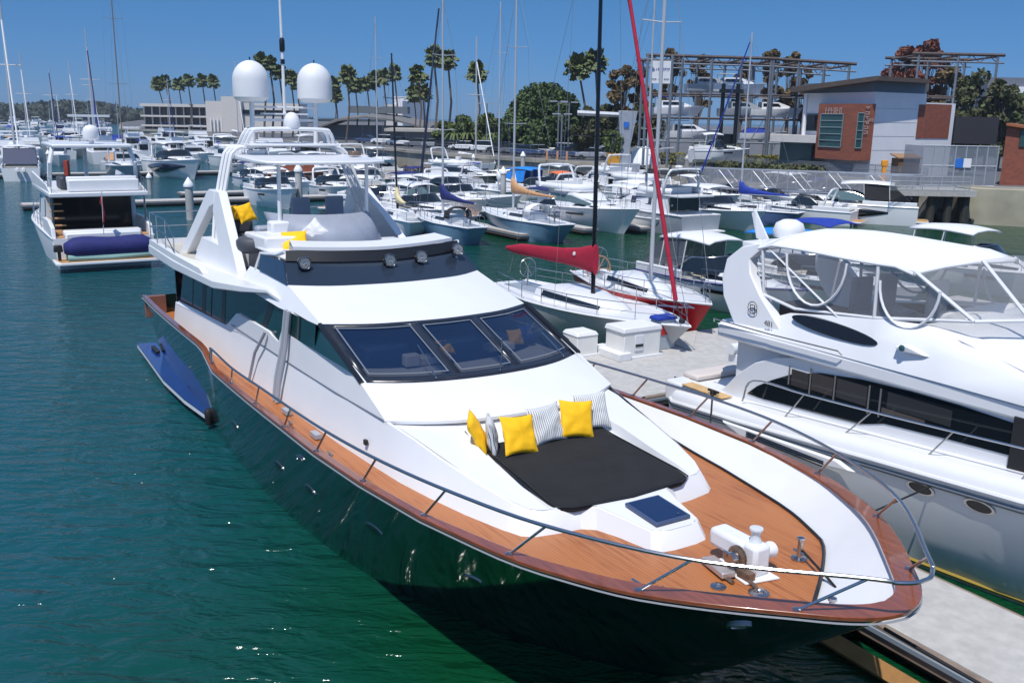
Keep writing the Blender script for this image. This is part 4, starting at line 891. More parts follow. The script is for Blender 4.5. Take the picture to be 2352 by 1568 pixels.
for u, v in ((2115, 1120), (2250, 1162)):
    p, n, i, dd = hullhit(u, v, NT, NI)
    if p is None: continue
    for sg in (1, -1):
        q = Vector((p.x, p.y*sg, p.z)); nn = Vector((n.x, n.y*sg, n.z)); nn = nn if nn.y*sg < 0 else -nn
        m = MB(); decal(m, q, nn, [(1, -.01), (1, .02), (.82, .022), (.8, .005)], Vector((1, 0, 0)), 22, .27, .115); o = m.build('porthole', SST, N)
        m = MB(); decal(m, q, nn, [(.8, .002), (.8, .010)], Vector((1, 0, 0)), 22, .27, .115); m.build('pane', BLKG, o)
# engine vents: white pod and louvres on the quarter
m = MB(); m.loft([[(x, -2.53-.0, z) for x, z in P] for P in ([(17.5, 1.56), (20.6, 1.66), (21.0, 1.54), (20.5, 1.46), (18.1, 1.34)],)]+[[(x, -2.60, z-.0) for x, z in [(17.6, 1.54), (20.55, 1.63), (20.85, 1.54), (20.4, 1.48), (18.2, 1.37)]]], closed=True, caps=True); V = m.build('vent_pod', WH, N, bevel=.01)
for i in range(3): m = MB(); m.box((19.3, -2.62, 1.44+.05*i), (2.0, .02, .018)); m.build('vent_louvre', BLK, V)
# saloon side with crescent window
SW_ = [(17.48, 2.04), (17.75, 2.27), (18.14, 2.5), (18.65, 2.75), (19.35, 2.95), (20.34, 3.06), (21.4, 3.10), (22.36, 3.10), (23.3, 3.06), (24.6, 2.9), (24.6, 2.62), (23.28, 2.5), (22.16, 2.44), (20.93, 2.35), (20.42, 2.19), (19.09, 2.10), (17.95, 2.03)]
for sg in (-1, 1):
    m = MB(); m.loft([[(x, sg*1.80, z) for x, z in SW_], [(x, sg*1.815, z) for x, z in SW_]], closed=True, caps=True); m.build('saloon_window', GL, N, smooth=0)
    if sg < 0:
        for x in (18.6, 19.15, 19.75, 20.55, 20.8): m = MB(); m.box((x, -1.824, 2.72), (.035, .006, .55 if x > 19 else .4)); m.build('window_mullion', pm('mullion_grey', (.16, .15, .15), .3), N)
        for x_, w_, z_, h_, c_ in ((18.88, .44, 2.70, .34, (.050, .045, .045)), (19.45, .52, 2.74, .36, (.06, .052, .05)), (20.15, .70, 2.76, .38, (.05, .048, .05)), (21.6, 1.3, 2.82, .30, (.035, .038, .042)), (21.3, .9, 2.60, .10, (.09, .08, .075))):
            m = MB(); m.box((x_, -1.819, z_), (w_, .006, h_)); m.build('window_reflection', pm('reflected_tone_%d' % int(x_*100), c_, .12, spec=.7, coat=.4), N, smooth=0)  # flat panels added on the glass: painted reflections and grey interior
    P = [(16.5, 1.75), (16.78, 2.0), (17.15, 2.40), (17.61, 2.75), (18.14, 2.98), (18.66, 3.10), (20, 3.2), (25, 3.2), (26.2, 2.3), (26.3, 1.8)]
    m = MB(); m.xz(P, sg*1.80, sg*1.60); m.build('saloon_side', WH, N, bevel=.02)
m = MB(); m.prism([(16.9, -1.6), (25.3, -1.6), (25.3, 1.6), (16.9, 1.6)], 1.86, 3.15); m.build('saloon', WH, N)
m = MB(); m.box((23.85, -1.86, 2.65), (1.0, .04, 1.1)); m.build('window_cover', BLC, N, bevel=.02)
m = MB(); m.add([(25.2, -1.5, 3.1), (25.2, 1.5, 3.1), (27, 1.0, 2.1), (27, -1.0, 2.1)], [(0, 1, 2, 3)]); m.build('windscreen', GL, N)
# cockpit and swim platform
m = MB(); m.prism([(14.3, -1.7), (14.55, -2.0), (15.4, -2.15), (15.4, 2.15), (14.55, 2.0), (14.3, 1.7)], .30, .45); m.build('swim_platform', WH, N, bevel=.03)
m = MB(); m.prism([(14.4, -1.65), (15.35, -2.0), (15.35, 2.0), (14.4, 1.65)], .452, .47); m.build('platform_teak', TANB, N)
m = MB(); m.box((15.6, 0, 1.45), (.3, 3.2, .8)); m.box((15.6, 0, 1.95), (.5, 3.5, .14)); m.build('transom_seat', pm('warm_white_panel', (.62, .56, .52), .5), N, bevel=.05)
m = MB(); m.prism([(15.9, -2.28), (17.2, -2.28), (17.2, -1.95), (15.9, -1.95)], 1.90, 1.915); m.build('coaming_teak', TANB, N)
m = MB(); m.prism([(15.3, -2.25), (16.8, -2.25), (16.8, -1.7), (15.3, -1.7)], 1.4, 1.89); m.build('quarter_coaming', WH, N, bevel=.06)
# fly overhang, side moulding and cowl
Pf = [(16.2, -1.45), (16.5, -1.86), (18, -1.92), (24.5, -1.85), (26.3, -1.2), (26.6, 0), (26.3, 1.2), (24.5, 1.85), (18, 1.92), (16.5, 1.86), (16.2, 1.45)]
m = MB(); m.prism(Pf, 3.13, 3.42); m.build('flybridge_deck', WH, N, bevel=.05)
LO = [(16.5, 3.42), (17.6, 3.42), (19, 3.42), (20.5, 3.42), (22, 3.42), (24, 3.40), (26.2, 3.35)]
HI = [(16.9, 3.50), (17.6, 3.68), (18.3, 3.95), (20.3, 4.22), (21.4, 4.30), (22.2, 4.20), (23.4, 3.9)]
for sg in (-1, 1):
    m = MB(); m.loft([[(x, sg*(1.90 if x < 25 else 1.3), z) for x, z in LO], [((a[0]+b[0])/2, sg*1.76, (a[1]*.5+b[1]*.5)) for a, b in zip(LO, HI)], [(x, sg*(1.60 if x < 22 else 1.4), z) for x, z in HI], [(x, sg*(1.40 if x < 22 else 1.1), z-.03) for x, z in HI]]); m.build('flybridge_moulding', WH, N, smooth=60)
    m = MB(); e_ = [(1.06*math.cos(a)+19.52, .125*math.sin(a)+3.86-.06*math.cos(a)) for a in [2*PI*k/24 for k in range(24)]]
    def my(x, z): return 1.90-.34*max(0, (z-3.42))/.75
    m.loft([[(x, sg*(my(x, z)+.065), z) for x, z in e_], [(x, sg*(my(x, z)-.05), z) for x, z in e_]], closed=True, caps=True); m.build('oval_window', BLKG, N, smooth=30)
cw = []
for x, z, wv in ((21.5, 4.32, 1.45), (22.3, 4.30, 1.5), (23.2, 4.12, 1.55), (24.4, 3.85, 1.6), (25.6, 3.55, 1.35), (26.5, 3.36, .9)):
    cw.append([(x-.5*abs(q)**2, wv*q, z-.12*q*q) for q in (-1, -.7, -.35, 0, .35, .7, 1)])
m = MB(); m.loft(cw); m.build('fly_cowl', WH, N, smooth=60)
m = MB(); m.prism([(17, -1.4), (21.8, -1.4), (21.8, 1.4), (17, 1.4)], 3.42, 3.46); m.build('flybridge_floor', GV, N)
# radar arch
PA = [(16.95, 3.42), (16.45, 4.0), (16.3, 4.39), (16.32, 4.82), (16.68, 5.12), (17.2, 5.27), (17.25, 5.12), (16.99, 4.89), (17.1, 4.6), (17.5, 4.2), (18.3, 3.55)]
for sg in (-1, 1):
    m = MB(); m.loft([[(x, sg*(1.80-.32*max(0, z-3.6)/1.6), z) for x, z in PA], [(x, sg*(1.55-.32*max(0, z-3.6)/1.6), z) for x, z in PA]], closed=True, caps=True); m.build('radar_arch_leg', WH, N, bevel=.03)
m = MB(); m.box((16.85, 0, 5.16), (.6, 2.7, .14)); m.build('radar_arch', WH, N, bevel=.03)
m = MB(); m.lathe([(.2, 0), (.34, .05), (.36, .2), (.30, .36), (.15, .44), (.02, .45)], (16.6, .05, 5.2), 20); m.build('radar_dome', WHM, N, smooth=60)
m = MB(); m.loft([[(16.2, -.55, 5.2), (16.5, -.5, 5.2), (16.5, -.45, 5.2), (16.2, -.45, 5.2)], [(15.9, -.45, 5.75), (16.0, -.45, 5.8), (16.0, -.4, 5.8), (15.9, -.4, 5.75)]], closed=True, caps=True); m.build('arch_fin', WHM, N)
def txt(s, size, name, mat, par, M, ext=.004, align='CENTER'):
    c = bpy.data.curves.new(name, 'FONT'); c.body = s; c.size = size; c.extrude = ext; c.align_x = align; c.align_y = 'CENTER'
    t = bpy.data.objects.new(name, c); COL.objects.link(t); dg_ = bpy.context.evaluated_depsgraph_get(); me = bpy.data.meshes.new_from_object(t.evaluated_get(dg_))
    bpy.data.objects.remove(t); o = bpy.data.objects.new(name, me); COL.objects.link(o); me.materials.clear(); me.materials.append(mat); o.parent = par; o.matrix_basis = M; return o
SIDE = Matrix.Rotation(PI/2, 4, 'X')     # text facing -y, reading along +x
txt('481', .17, 'model_number', pm('dark_lettering', (.04, .04, .05), .5), N, Matrix.Translation((17.98, -1.87, 3.68)) @ SIDE)
m = MB(); m.tube([(17.42+.13*math.cos(a), -1.79, 3.92+.13*math.sin(a)) for a in [2*PI*k/20 for k in range(21)]], .010, 4, caps=False); m.tube([(17.36, -1.79, 3.86), (17.36, -1.79, 3.98), (17.44, -1.79, 3.98)], .012, 4); m.tube([(17.48, -1.79, 3.99), (17.48, -1.79, 3.85)], .014, 4); m.tube([(17.40, -1.79, 3.90), (17.48, -1.79, 3.92)], .010, 4); m.build('round_emblem', pm('dark_lettering', (.04, .04, .05), .5), N)
# bimini and clear enclosure
rows = []
for i in range(11):
    f = i/10; x = 17.3+3.75*f; zc = 5.26+.02*math.sin(f*PI*2)
    rows.append([(x+.85*(1-abs(q))*f**3, 1.62*q-.05*f*0, zc+.34*(1-abs(q)**2.2)*(.75+.25*math.sin(PI*f)) - (.10 if f in (0, 1) else 0)) for q in (-1, -.9, -.7, -.4, 0, .4, .7, .9, 1)])
m = MB(); m.loft(rows); m.build('bimini_top', WHC, N, smooth=60, solid=.03)
for q in (0, 10): MB().tube(rows[q], .035, 6).build('bimini_bow', WHM, N)
for s_ in (0, -1): MB().tube([r[s_] for r in rows], .03, 6).build('bimini_edge', WHM, N)
for sg in (-1, 1):
    TP = [(17.4, sg*1.60, 5.2), (18.4, sg*1.62, 5.2), (20.3, sg*1.62, 5.2), (21.05, sg*1.6, 5.22)]; BT = [(17.5, sg*1.56, 4.2), (18.4, sg*1.58, 4.05), (20.3, sg*1.58, 4.22), (22.2, sg*1.45, 4.5)]
    m = MB(); m.loft([TP, BT]); m.build('clear_curtain', CLR, N, smooth=0)
    for a, b in ((0, 0), (2, 2), (3, 3)): MB().tube([TP[a], BT[b]], .035, 6).build('frame_post', WHM, N)
    MB().tube([(17.6, sg*1.6, 5.18), (19.6, sg*1.6, 4.02)], .022, 6).build('frame_brace', WHM, N)
    MB().tube(BT, .035, 6).build('frame_foot_rail', WHM, N)
    for x0, z0, r in ((18.85, 5.15, .75), (21.0, 4.95, .62)):
        MB().tube([(x0+r*math.cos(a), sg*1.63, z0-r*math.sin(a)*1.25) for a in [PI*k/14 for k in range(15)]], .028, 5).build('window_zip', WHC, N)
FT = [(21.1, -1.6, 5.2), (21.75, -.7, 5.45), (21.9, 0, 5.52), (21.75, .7, 5.45), (21.1, 1.6, 5.2)]; FBt = [(22.2, -1.45, 4.5), (22.75, -.7, 4.55), (22.9, 0, 4.55), (22.75, .7, 4.55), (22.2, 1.45, 4.5)]
m = MB(); m.loft([FT, FBt]); m.build('clear_front', CLR, N, smooth=0)
for i in (1, 3): MB().tube([FT[i], FBt[i]], .035, 6).build('frame_post', WHM, N)
MB().tube(FBt, .035, 6).build('front_foot_rail', WHM, N)
for (x, y, s_) in ((19.2, .6, GV), (19.2, -.2, GV), (20.2, .9, PLS)):
    m = MB(); m.box((x, y, 3.9), (.6, .6, .2)); m.box((x-.3, y, 4.3), (.14, .6, .8)); m.build('helm_chair', s_, N, bevel=.06)
m = MB(); m.box((18.2, -.6, 3.75), (1.5, .9, .5)); m.build('fly_lounge', pm('brown_cushion', (.16, .11, .09), .7), N, bevel=.08)
m = MB(); m.box((21.3, .3, 3.95), (.7, 2.0, .9)); m.build('fly_console', WH, N, bevel=.12)
P = [(17.65, -2.12, 1.95), (17.95, -2.15, 2.48)]+[(x, -2.18, z) for x, z in ((19.34, 2.56), (20.92, 2.64), (22.54, 2.74), (24.0, 2.84), (26, 2.95))]+[(27.8, -1.2, 3.0), (28.6, 0, 3.0)]
P2 = P+[(a, -b, c) for a, b, c in P[::-1][1:]]
MB().tube(crom(P2, 80), .022, 6).build('bow_rail', SST, N)
for sg in (-1, 1):
    for x0, xt, zt_ in ((18.9, 19.34, 2.56), (20.29, 20.92, 2.64), (21.97, 22.54, 2.74), (23.58, 24.1, 2.85), (25.4, 26, 2.95)):
        MB().tube([(x0, sg*2.22, 1.93), (xt, sg*2.18, zt_)], .016, 6).build('stanchion', SST, N)
m = MB(); m.tube([(16.45, -1.93, 3.45), (16.5, -1.99, 3.53), (18.2, -2.03, 3.52), (19.9, -2.02, 3.54), (19.95, -1.95, 3.46)], .014, 5); m.build('handrail', SST, N)
m = MB(); m.loft([[(21.0, -1.80, 3.86), (21.25, -1.80, 3.95), (21.75, -1.74, 3.78), (21.2, -1.80, 3.80)], [(21.05, -1.93, 3.85), (21.25, -1.93, 3.92), (21.6, -1.84, 3.80), (21.2, -1.93, 3.81)]], closed=True, caps=True); nv = m.build('navigation_light', WH, N, bevel=.01)
m = MB(); m._ell((21.2, -1.93, 3.87), (.06, .05, .06), 10, 0); m.build('light_lens', pm('lens_teal', (.02, .08, .10), .1), nv)
for x in (22.7, 16.9):
    m = MB(); m.tube([(x-.16, -2.25, 2.0), (x+.16, -2.25, 2.0)], .03, 6); m.box((x, -2.25, 1.96), (.12, .08, .08)); m.build('cleat', RUB, N)
m = MB(); a = NM @ Vector((22.7, -2.27, 2.0)); b = BW(20.8, 4.2, .52); m.tube([a, a.lerp(b, .5)-Vector((0, 0, .12)), b], .018, 5); tag(m.build('mooring_line', ROPE), 'thin black line from the silver cruiser cleat down to the dock', 'rope')
m = MB(); a = NM @ Vector((16.9, -2.27, 2.0)); b = BW(18.3, 4.6, .52); m.tube([a, b], .02, 5); tag(m.build('mooring_line', ROPE), 'dark stern line from the quarter of the silver cruiser to the dock', 'rope')
a = BW(25.6, .3, 2.3); b = BW(29.5, 3.1, .5); m = MB(); m.tube([a, a.lerp(b, .5)-Vector((0, 0, .1)), b], .022, 5); tag(m.build('mooring_line', ROPE), 'black bow line running from the green yacht stem to the near dock edge', 'rope')
# ------------------------------------------------------------------ sailboats behind the walkway
s1 = sailboat('racing_sailboat', 'white sailboat with black mast, crimson boom cover and crimson furled jib', BW(-1.6, 12.0), RZ, L=11.2, B=3.5, h=1.15, hull=pm('light_grey_hull', (.5, .5, .5), .3), mast=16, mastmat=BLKG, mx=.53, cover=CRIM, boomL=5.9, bz=2.45, jib=None, rake=.25, boom=False)
m = MB(); m.tube([(5.9, 0, 2.5), (.3, 0, 2.6)], .07, 8); m.build('boom', BLKG, s1)
secs = []
for i in range(13):
    f = i/12; z1 = interp([(0, 3.44), (.15, 3.19), (.38, 3.02), (.85, 2.83), (1, 2.62)], f); z0 = interp([(0, 2.3), (.18, 2.44), (.6, 2.42), (.95, 2.38), (1, 2.46)], f); ww = .13+.02*math.sin(f*9)-.04*f; cx = 6.05-f*6.15
    pass
    secs.append([(cx, ww*math.cos(a), (z0+z1)/2+(z1-z0)/2*math.sin(a)+.015*math.sin(7*f*3+a*3)) for a in [2*PI*k/14 for k in range(14)]])
m = MB(); m.loft(secs, closed=True, caps=True); cv = m.build('sail_cover', CRIM, s1, smooth=70)
m = MB(); m.lathe([(.07, -.02), (.07, .02)], (4.9, -.16, 2.95), 10, axis='y'); m.build('cover_patch', WHC, cv)
m = MB(); a = Vector((10.1, .35, 1.9)); b = Vector((7.2, 0, 12.3)); c = Vector((6.5, -.1, 16)); 
a = YI @ at(1552, 690, 29.5); b = YI @ at(1440, -40, 32.5); off_ = Vector((1.6, -12.0, 0)); a = a+off_; b = b+off_
m.tube([a, a.lerp(b, .33)+Vector((0, 0, -.05)), a.lerp(b, .66), b], .075, 8, r1=.06); m.build('furled_jib', CRIM, s1)
d_ = YI @ at(1566, 742, 29.1)+off_; m = MB(); m.tube([a, d_], .02, 6); m.lathe([(.09, 0), (.11, .05), (.09, .12)], tuple(d_), 10); m.build('furling_drum', RUB, s1)
m = MB(); m.box((1.5, -.0, 1.5), (.05, .05, .9)); ring(m, (1.5, 0, 1.95), .38); m.build('steering_wheel', SST, s1)
s2 = sailboat('red_sailboat', 'red hulled sailboat with white deck and wheel, to the right of the furled crimson jib', BW(-1.6, 16.0), RZ-.17, L=9.8, B=2.9, h=1.35, hull=REDH, mast=15, mx=.57, boom=False, wheel=True, spread=True)
m = MB(); m.tube([(1.4, -.2, 1.0), (1.4, -.2, 1.8)], .05, 6); ring(m, (1.6, -.2, 1.65), .55, .03); m.build('second_wheel', pm('tan_wheel', (.5, .25, .12), .5), s2)
# centre console with black outboards and navy canvas behind the cruiser
cruiser('outboard_boat', 'white boat with twin black outboards and navy canvas behind the silver cruiser arch', BW(-2.2, 20.6), RZ, L=9, B=3, h=1.1, outb=2, top=WHM, arch=False, enclosed=pm('smoked_vinyl', (.12, .13, .15), .15, alpha=.75), stripe=NVC, plat=None)
cruiser('blue_bimini_boat', 'white cruiser with bright blue canvas top seen through the bimini windows', BW(-1.5, 25.5), RZ, L=10, B=3.3, h=1.1, bimini=SKYC, arch=True)
cruiser('navy_canvas_boat', 'white boat with royal blue canvas at the right edge of the picture', BW(-4.0, 31), RZ, L=9.5, B=3.2, h=1.1, bimini=BLUC, arch=False, hull=WH)
cruiser('pointed_canopy_boat', 'white cruiser with pale hardtop between the bimini and the right picture edge', BW(0, 30.8+4.3), RZ, L=10, B=3.3, h=1.1, top=WHM, arch=False)
# small gear on the docks
for x, y, lb in ((14.2, 3.9, 'dock cleat beside the bow rail midpoint of the green yacht'), (20.6, 4.6, 'dock cleat under the silver cruiser bow line'), (26.3, 3.5, 'dock cleat nearest the camera on the finger dock'), (10.8, 5.0, 'dock cleat on the walkway left of the boarding roller'), (11.9, 9.5, 'dock cleat on the walkway behind the cruiser stern')):
    e = empty('dock_cleat', lb, 'cleat', BW(x, y, .5), RZ, 'dock cleats'); m = MB(); m.tube([(-.16, 0, .09), (.16, 0, .09)], .025, 6); m.tube([(-.05, 0, 0), (-.05, 0, .09)], .025, 6); m.tube([(.05, 0, 0), (.05, 0, .09)], .025, 6); m.build('horn', pm('cast_iron', (.05, .05, .055), .5), e)
# ------------------------------------------------------------------ yacht moored stern-on at the left
RA = RZ+PI
LY = empty('motor_yacht', 'white motor yacht moored stern-on with a blue covered dinghy on its platform, far left', 'yacht', BW(-20.2, -.85), RA)
boat_hull(LY, 17, 5.0, 1.55, WH, rise=.3, full=.45, stern=.96, rake=.1)
m = MB(); m.prism([(-1.5, -2.3), (-1.3, -2.5), (.1, -2.5), (.1, 2.5), (-1.3, 2.5), (-1.5, 2.3)], .38, .52); m.build('swim_platform', WH, LY, bevel=.03)
m = MB(); m.prism([(-1.42, -2.25), (0, -2.4), (0, 2.4), (-1.42, 2.25)], .523, .54); m.build('platform_teak', TAN, LY)
m = MB(); m.box((.15, 0, 1.3), (.3, 3.6, 1.0)); m.box((.5, 0, 1.75), (.7, 3.7, .3)); m.build('transom', WH, LY, bevel=.08)
m = MB(); m.box((1.9, 0, 1.58), (3.4, 4.4, .06)); m.build('cockpit_sole', TAN, LY)
m = MB(); m.box((3.52, 0, 2.6), (.1, 4.0, 1.9)); m.build('saloon_doors', BLKG, LY)
for s in (-1, 1):
    m = MB(); m.xz([(0, 1.2), (.3, 2.1), (1.6, 2.35), (3.8, 2.3), (3.8, 1.5)], s*2.42, s*2.22); m.build('cockpit_side', WH, LY, bevel=.04)
    MB().tube([(.8, s*2.2, 2.1), (.7, s*2.2, 3.6)], .05, 6).build('overhang_post', SST, LY)
for k in range(6): m = MB(); m.box((.9+.38*k, 1.9, 1.75+.33*k), (.32, .62, .06)); m.build('stair_tread', TAN, LY)
st = [(3.6, 2.3, 2.2, 1.6, 3.5), (7, 2.3, 2.1, 1.7, 3.55), (9.5, 2.1, 1.8, 1.8, 3.4), (12.5, 1.4, 1.0, 2.0, 2.5)]
house(LY, st)
for s in (-1, 1): winband(LY, st, s, .3, .85, GL, 'saloon_window')
m = MB(); m.prism([(.3, -2.35), (9.3, -2.3), (10, -1.2), (10, 1.2), (9.3, 2.3), (.3, 2.35)], 3.56, 3.78); m.build('flybridge_deck', WH, LY, bevel=.04)
m = MB(); m.box((1.0, -.3, 4.1), (.5, 3.4, .6)); m.box((1.35, -.3, 4.35), (.2, 3.4, .35)); m.build('aft_coaming', WH, LY, bevel=.06)
m = MB(); m.box((2.0, -1.1, 4.3), (.9, 1.6, .45)); m.build('grey_cushions', GV, LY, bevel=.08)
m = MB(); m.box((3.4, .9, 4.1), (1.8, 1.3, .6)); m.build('fly_seats', DGV, LY, bevel=.06)
for s in (-1, 1):
    m = MB(); m.loft([[(x, s*2.3, z) for x, z in ((.4, 3.78), (2, 4.1), (9, 4.4), (9.6, 3.8))], [(x, s*2.22, z) for x, z in ((.4, 3.79), (2, 4.12), (9, 4.42), (9.6, 3.82))]], closed=True, caps=True); m.build('fly_side', WH, LY)
    m = MB(); m.tube([(2.2, s*2.1, 4.0), (1.7, s*2.05, 5.2), (2.0, s*1.85, 5.85), (3.2, s*1.7, 6.0)], .11, 8); m.build('arch_leg', WH, LY)
    rail(LY, [(.5, s*2.2, 3.78), (1.5, s*2.25, 3.8), (3, s*2.27, 3.9)], .7, name='fly_rail')
m = MB(); m.prism([(1.4, -1.9), (6.5, -1.9), (7, -1), (7, 1), (6.5, 1.9), (1.4, 1.9)], 5.95, 6.12); m.build('hardtop', WH, LY, bevel=.05)
MB().tube([(4.5, 0, 4), (4.4, 0, 6)], .10, 8).build('hardtop_post', WH, LY)
m = MB(); m.lathe([(.12, 0), (.12, .2), (.36, .22), (.40, .3), (.40, .62), (.36, .8), (.22, .93), (.02, .98)], (2.4, -.1, 6.12), 20); m.build('radome', WHM, LY, smooth=60)
m = MB(); m.box((2.6, -.1, 7.55), (.2, 2.0, .12)); m.tube([(2.7, -.1, 6.1), (2.65, -.1, 7.55)], .05, 6); m.build('open_array_radar', WHM, LY)
rail(LY, [(x, -y, z) for x, y, z in sheer_pts(hull_secs(17, 5, 1.55, rise=.3, full=.45, stern=.96), .3, 1, 8, 1)], .7, name='side_rail'); rail(LY, sheer_pts(hull_secs(17, 5, 1.55, rise=.3, full=.45, stern=.96), .3, 1, 8, 1), .7, name='side_rail')
m = MB(); m.box((.36, 0, 1.2), (.02, 1.5, .12)); 
e = empty('covered_dinghy', 'dinghy under a navy blue cover lying across the swim platform of the left yacht', 'dinghy', BW(-19.45, -.75, .55), RZ+PI/2)
secs = []
for i in range(11):
    f = i/10; x = -2.1+4.2*f; r = (.40+.12*math.sin(PI*f)+.06*math.sin(f*9))*(1 if 0 < i < 10 else .6); secs.append([(x, .55*math.cos(a)*(1 if 0 < i < 10 else .7), .58+r*math.sin(a)*(1.1 if math.sin(a) > 0 else 1.0)) for a in [2*PI*k/14 for k in range(14)]])
m = MB(); m.loft(secs, closed=True, caps=True); m.build('cover', NVC, e, smooth=70)
m = MB(); m.tube([(-2.0, -.3, .14), (0, -.36, .10), (1.9, -.3, .18)], .17, 10); m.tube([(-2.0, .3, .14), (0, .36, .10), (1.9, .3, .18)], .17, 10); m.build('hull_tube', pm('pale_green_hull', (.25, .42, .38), .4), e)
outboard(e, -2.2, 0, .3, RUB, .7)
e = empty('ensign', 'red flag hanging limp on a staff above the covered dinghy', 'flag', BW(-20.0, -.9, 1.7), RA)
MB().tube([(0, 0, 0), (-.45, 0, 2.2)], .02, 6).build('staff', WHM, e)
m = MB(); m.loft([[(-.42+.05*math.sin(k), .02*math.sin(k*2), 2.1-.28*k) for k in range(6)], [(-.1-.07*k+.05*math.sin(k*1.3), .10*math.sin(k*1.7), 1.9-.29*k) for k in range(6)]]); m.build('cloth', REDH, e, solid=.01)
# ------------------------------------------------------------------ seawall, land, roads
WLP = [(-560, 800), (-262, 680), (-185, 450), (-121, 294), (-92, 262), (-62, 212), (-21, 153), (-9.2, 133.6), (6.5, 114.7), (18, 106.5), (24.5, 101), (35.8, 82.5), (40.1, 78.1), (75, 66), (160, 50)]
back = [(700, 60), (700, 1500), (-560, 1500)]
ZL = 2.9
def poly_o(name, pts, z0, z1, mat, **k): m = MB(); m.prism(pts, z0, z1); return m.build(name, mat, **k)
LAND = pm('asphalt_lot', (.115, .115, .12), .9, var=.2, vs=.3)
struct(poly_o('ground', WLP+back, -1, ZL, LAND, smooth=0))
m = MB(); secs = []
for i, p in enumerate(WLP):
    a = Vector(WLP[max(0, i-1)]); b = Vector(WLP[min(len(WLP)-1, i+1)]); d = (b-a).normalized(); n_ = Vector((d.y, -d.x))
    secs.append([(p[0]+n_.x*.25, p[1]+n_.y*.25, -1), (p[0]+n_.x*.25, p[1]+n_.y*.25, ZL-.35), (p[0]+n_.x*.55, p[1]+n_.y*.55, ZL-.35), (p[0]+n_.x*.55, p[1]+n_.y*.55, ZL+.08), (p[0]-n_.x*.4, p[1]-n_.y*.4, ZL+.08), (p[0]-n_.x*.4, p[1]-n_.y*.4, -1)])
m.loft(secs, closed=True, caps=True); o = m.build('seawall', pm('seawall_concrete', (.36, .33, .28), .9, var=.3, vs=.35), smooth=0); tag(o, 'long tan concrete seawall running along the harbour below the car park', 'seawall')
# rip-rap at its foot
m = MB()
random.seed(3)
for i in range(6, 12):
    a, b = Vector(WLP[i]), Vector(WLP[i+1]); L_ = (b-a).length; d = (b-a).normalized(); n_ = Vector((d.y, -d.x))
    for k in range(int(L_*2.0)):
        p = a+d*random.random()*L_+n_*(random.random()*2.6+.3); r = random.uniform(.25, .6); m._ell((p.x, p.y, .35+random.uniform(-.3, .6)-(p-a).dot(n_)*.22), (r, r*random.uniform(.6, 1), r*.6), 6, 0)
tag(m.build('riprap', pm('brown_rock', (.16, .13, .10), .9, var=.5, vs=1.5), smooth=0, fix=False), 'heap of brown rocks lining the foot of the seawall', 'rocks', kind='stuff')
# railing on the wall: one thing per stretch
def fence(p0, p1, h, label, name='railing', mat=STLF, gap=.9, mid=3, group='railings along the seawall', z=ZL+.08, r=.03, infill=None):
    a, b = Vector((*p0, z)), Vector((*p1, z)); c = (a+b)/2; e = empty(name, label, 'railing', c, 0, group); a -= c; b -= c; n_ = max(2, int((b-a).length/gap/2.2)); up = Vector((0, 0, h))
    for k in range(n_+1): p = a.lerp(b, k/n_); MB().tube([p, p+up], r, 4).build('post', mat, e)
    for k in range(mid): f = (k+1)/mid; MB().tube([a+up*f, b+up*f], r*.7, 4).build('rail', mat, e)
    if infill: m = MB(); m.add([a, b, b+up, a+up], [(0, 1, 2, 3)]); m.build('mesh_panel', infill, e, smooth=0)
    return e
MESHM = pm('fence_mesh', (.22, .24, .27), .6, alpha=.45)
fence((-62, 212), (-21, 153), 1.1, 'grey railing on the far left stretch of the seawall', gap=3)
fence((-21, 153), (-9.2, 133.6), 1.1, 'grey railing on the seawall in front of the low pavilion roof', gap=1.5)
fence((-9.2, 133.6), (6.5, 114.7), 1.1, 'grey railing on the seawall in front of the white parked cars', gap=1.2)
fence((6.5, 114.7), (18, 106.5), 1.1, 'grey railing on the seawall by the three orange bollards', gap=1.2)
fence((18, 106.5), (24.5, 101), 1.2, 'grey railing on the seawall below the boat racks', infill=MESHM)
fence((24.5, 101), (35.8, 82.5), 1.2, 'grey railing on the seawall in front of the brick and white building', infill=MESHM, gap=1.2)
# ------------------------------------------------------------------ floating docks beyond
def gd(x0, x1, y0, y1): return [gp(x0, y0), gp(x1, y0), gp(x1, y1), gp(x0, y1)]
dock('narrow floating dock behind the left yacht, beside the white capped piling', gd(-54.5, -52.5, -2, 24))
dock('long floating dock behind the row of boats in the middle distance', gd(-36, -33.5, 16, 58))
dock('far floating dock in front of the tan seawall', gd(-62, -60, 12, 53))
dock('finger dock between the blue hulled sailboats', gd(-33.5, -20, 24.2, 25.2))
dock('finger dock beside the white cruiser pointing at the camera', gd(-33.5, -21, 30.0, 31.0))
dock('finger dock left of the silver flybridge boat', gd(-33.5, -20, 34.2, 35.0))
dock('distant dock at the left edge in front of the outboard boat', gd(-96, -94, -30, 26))
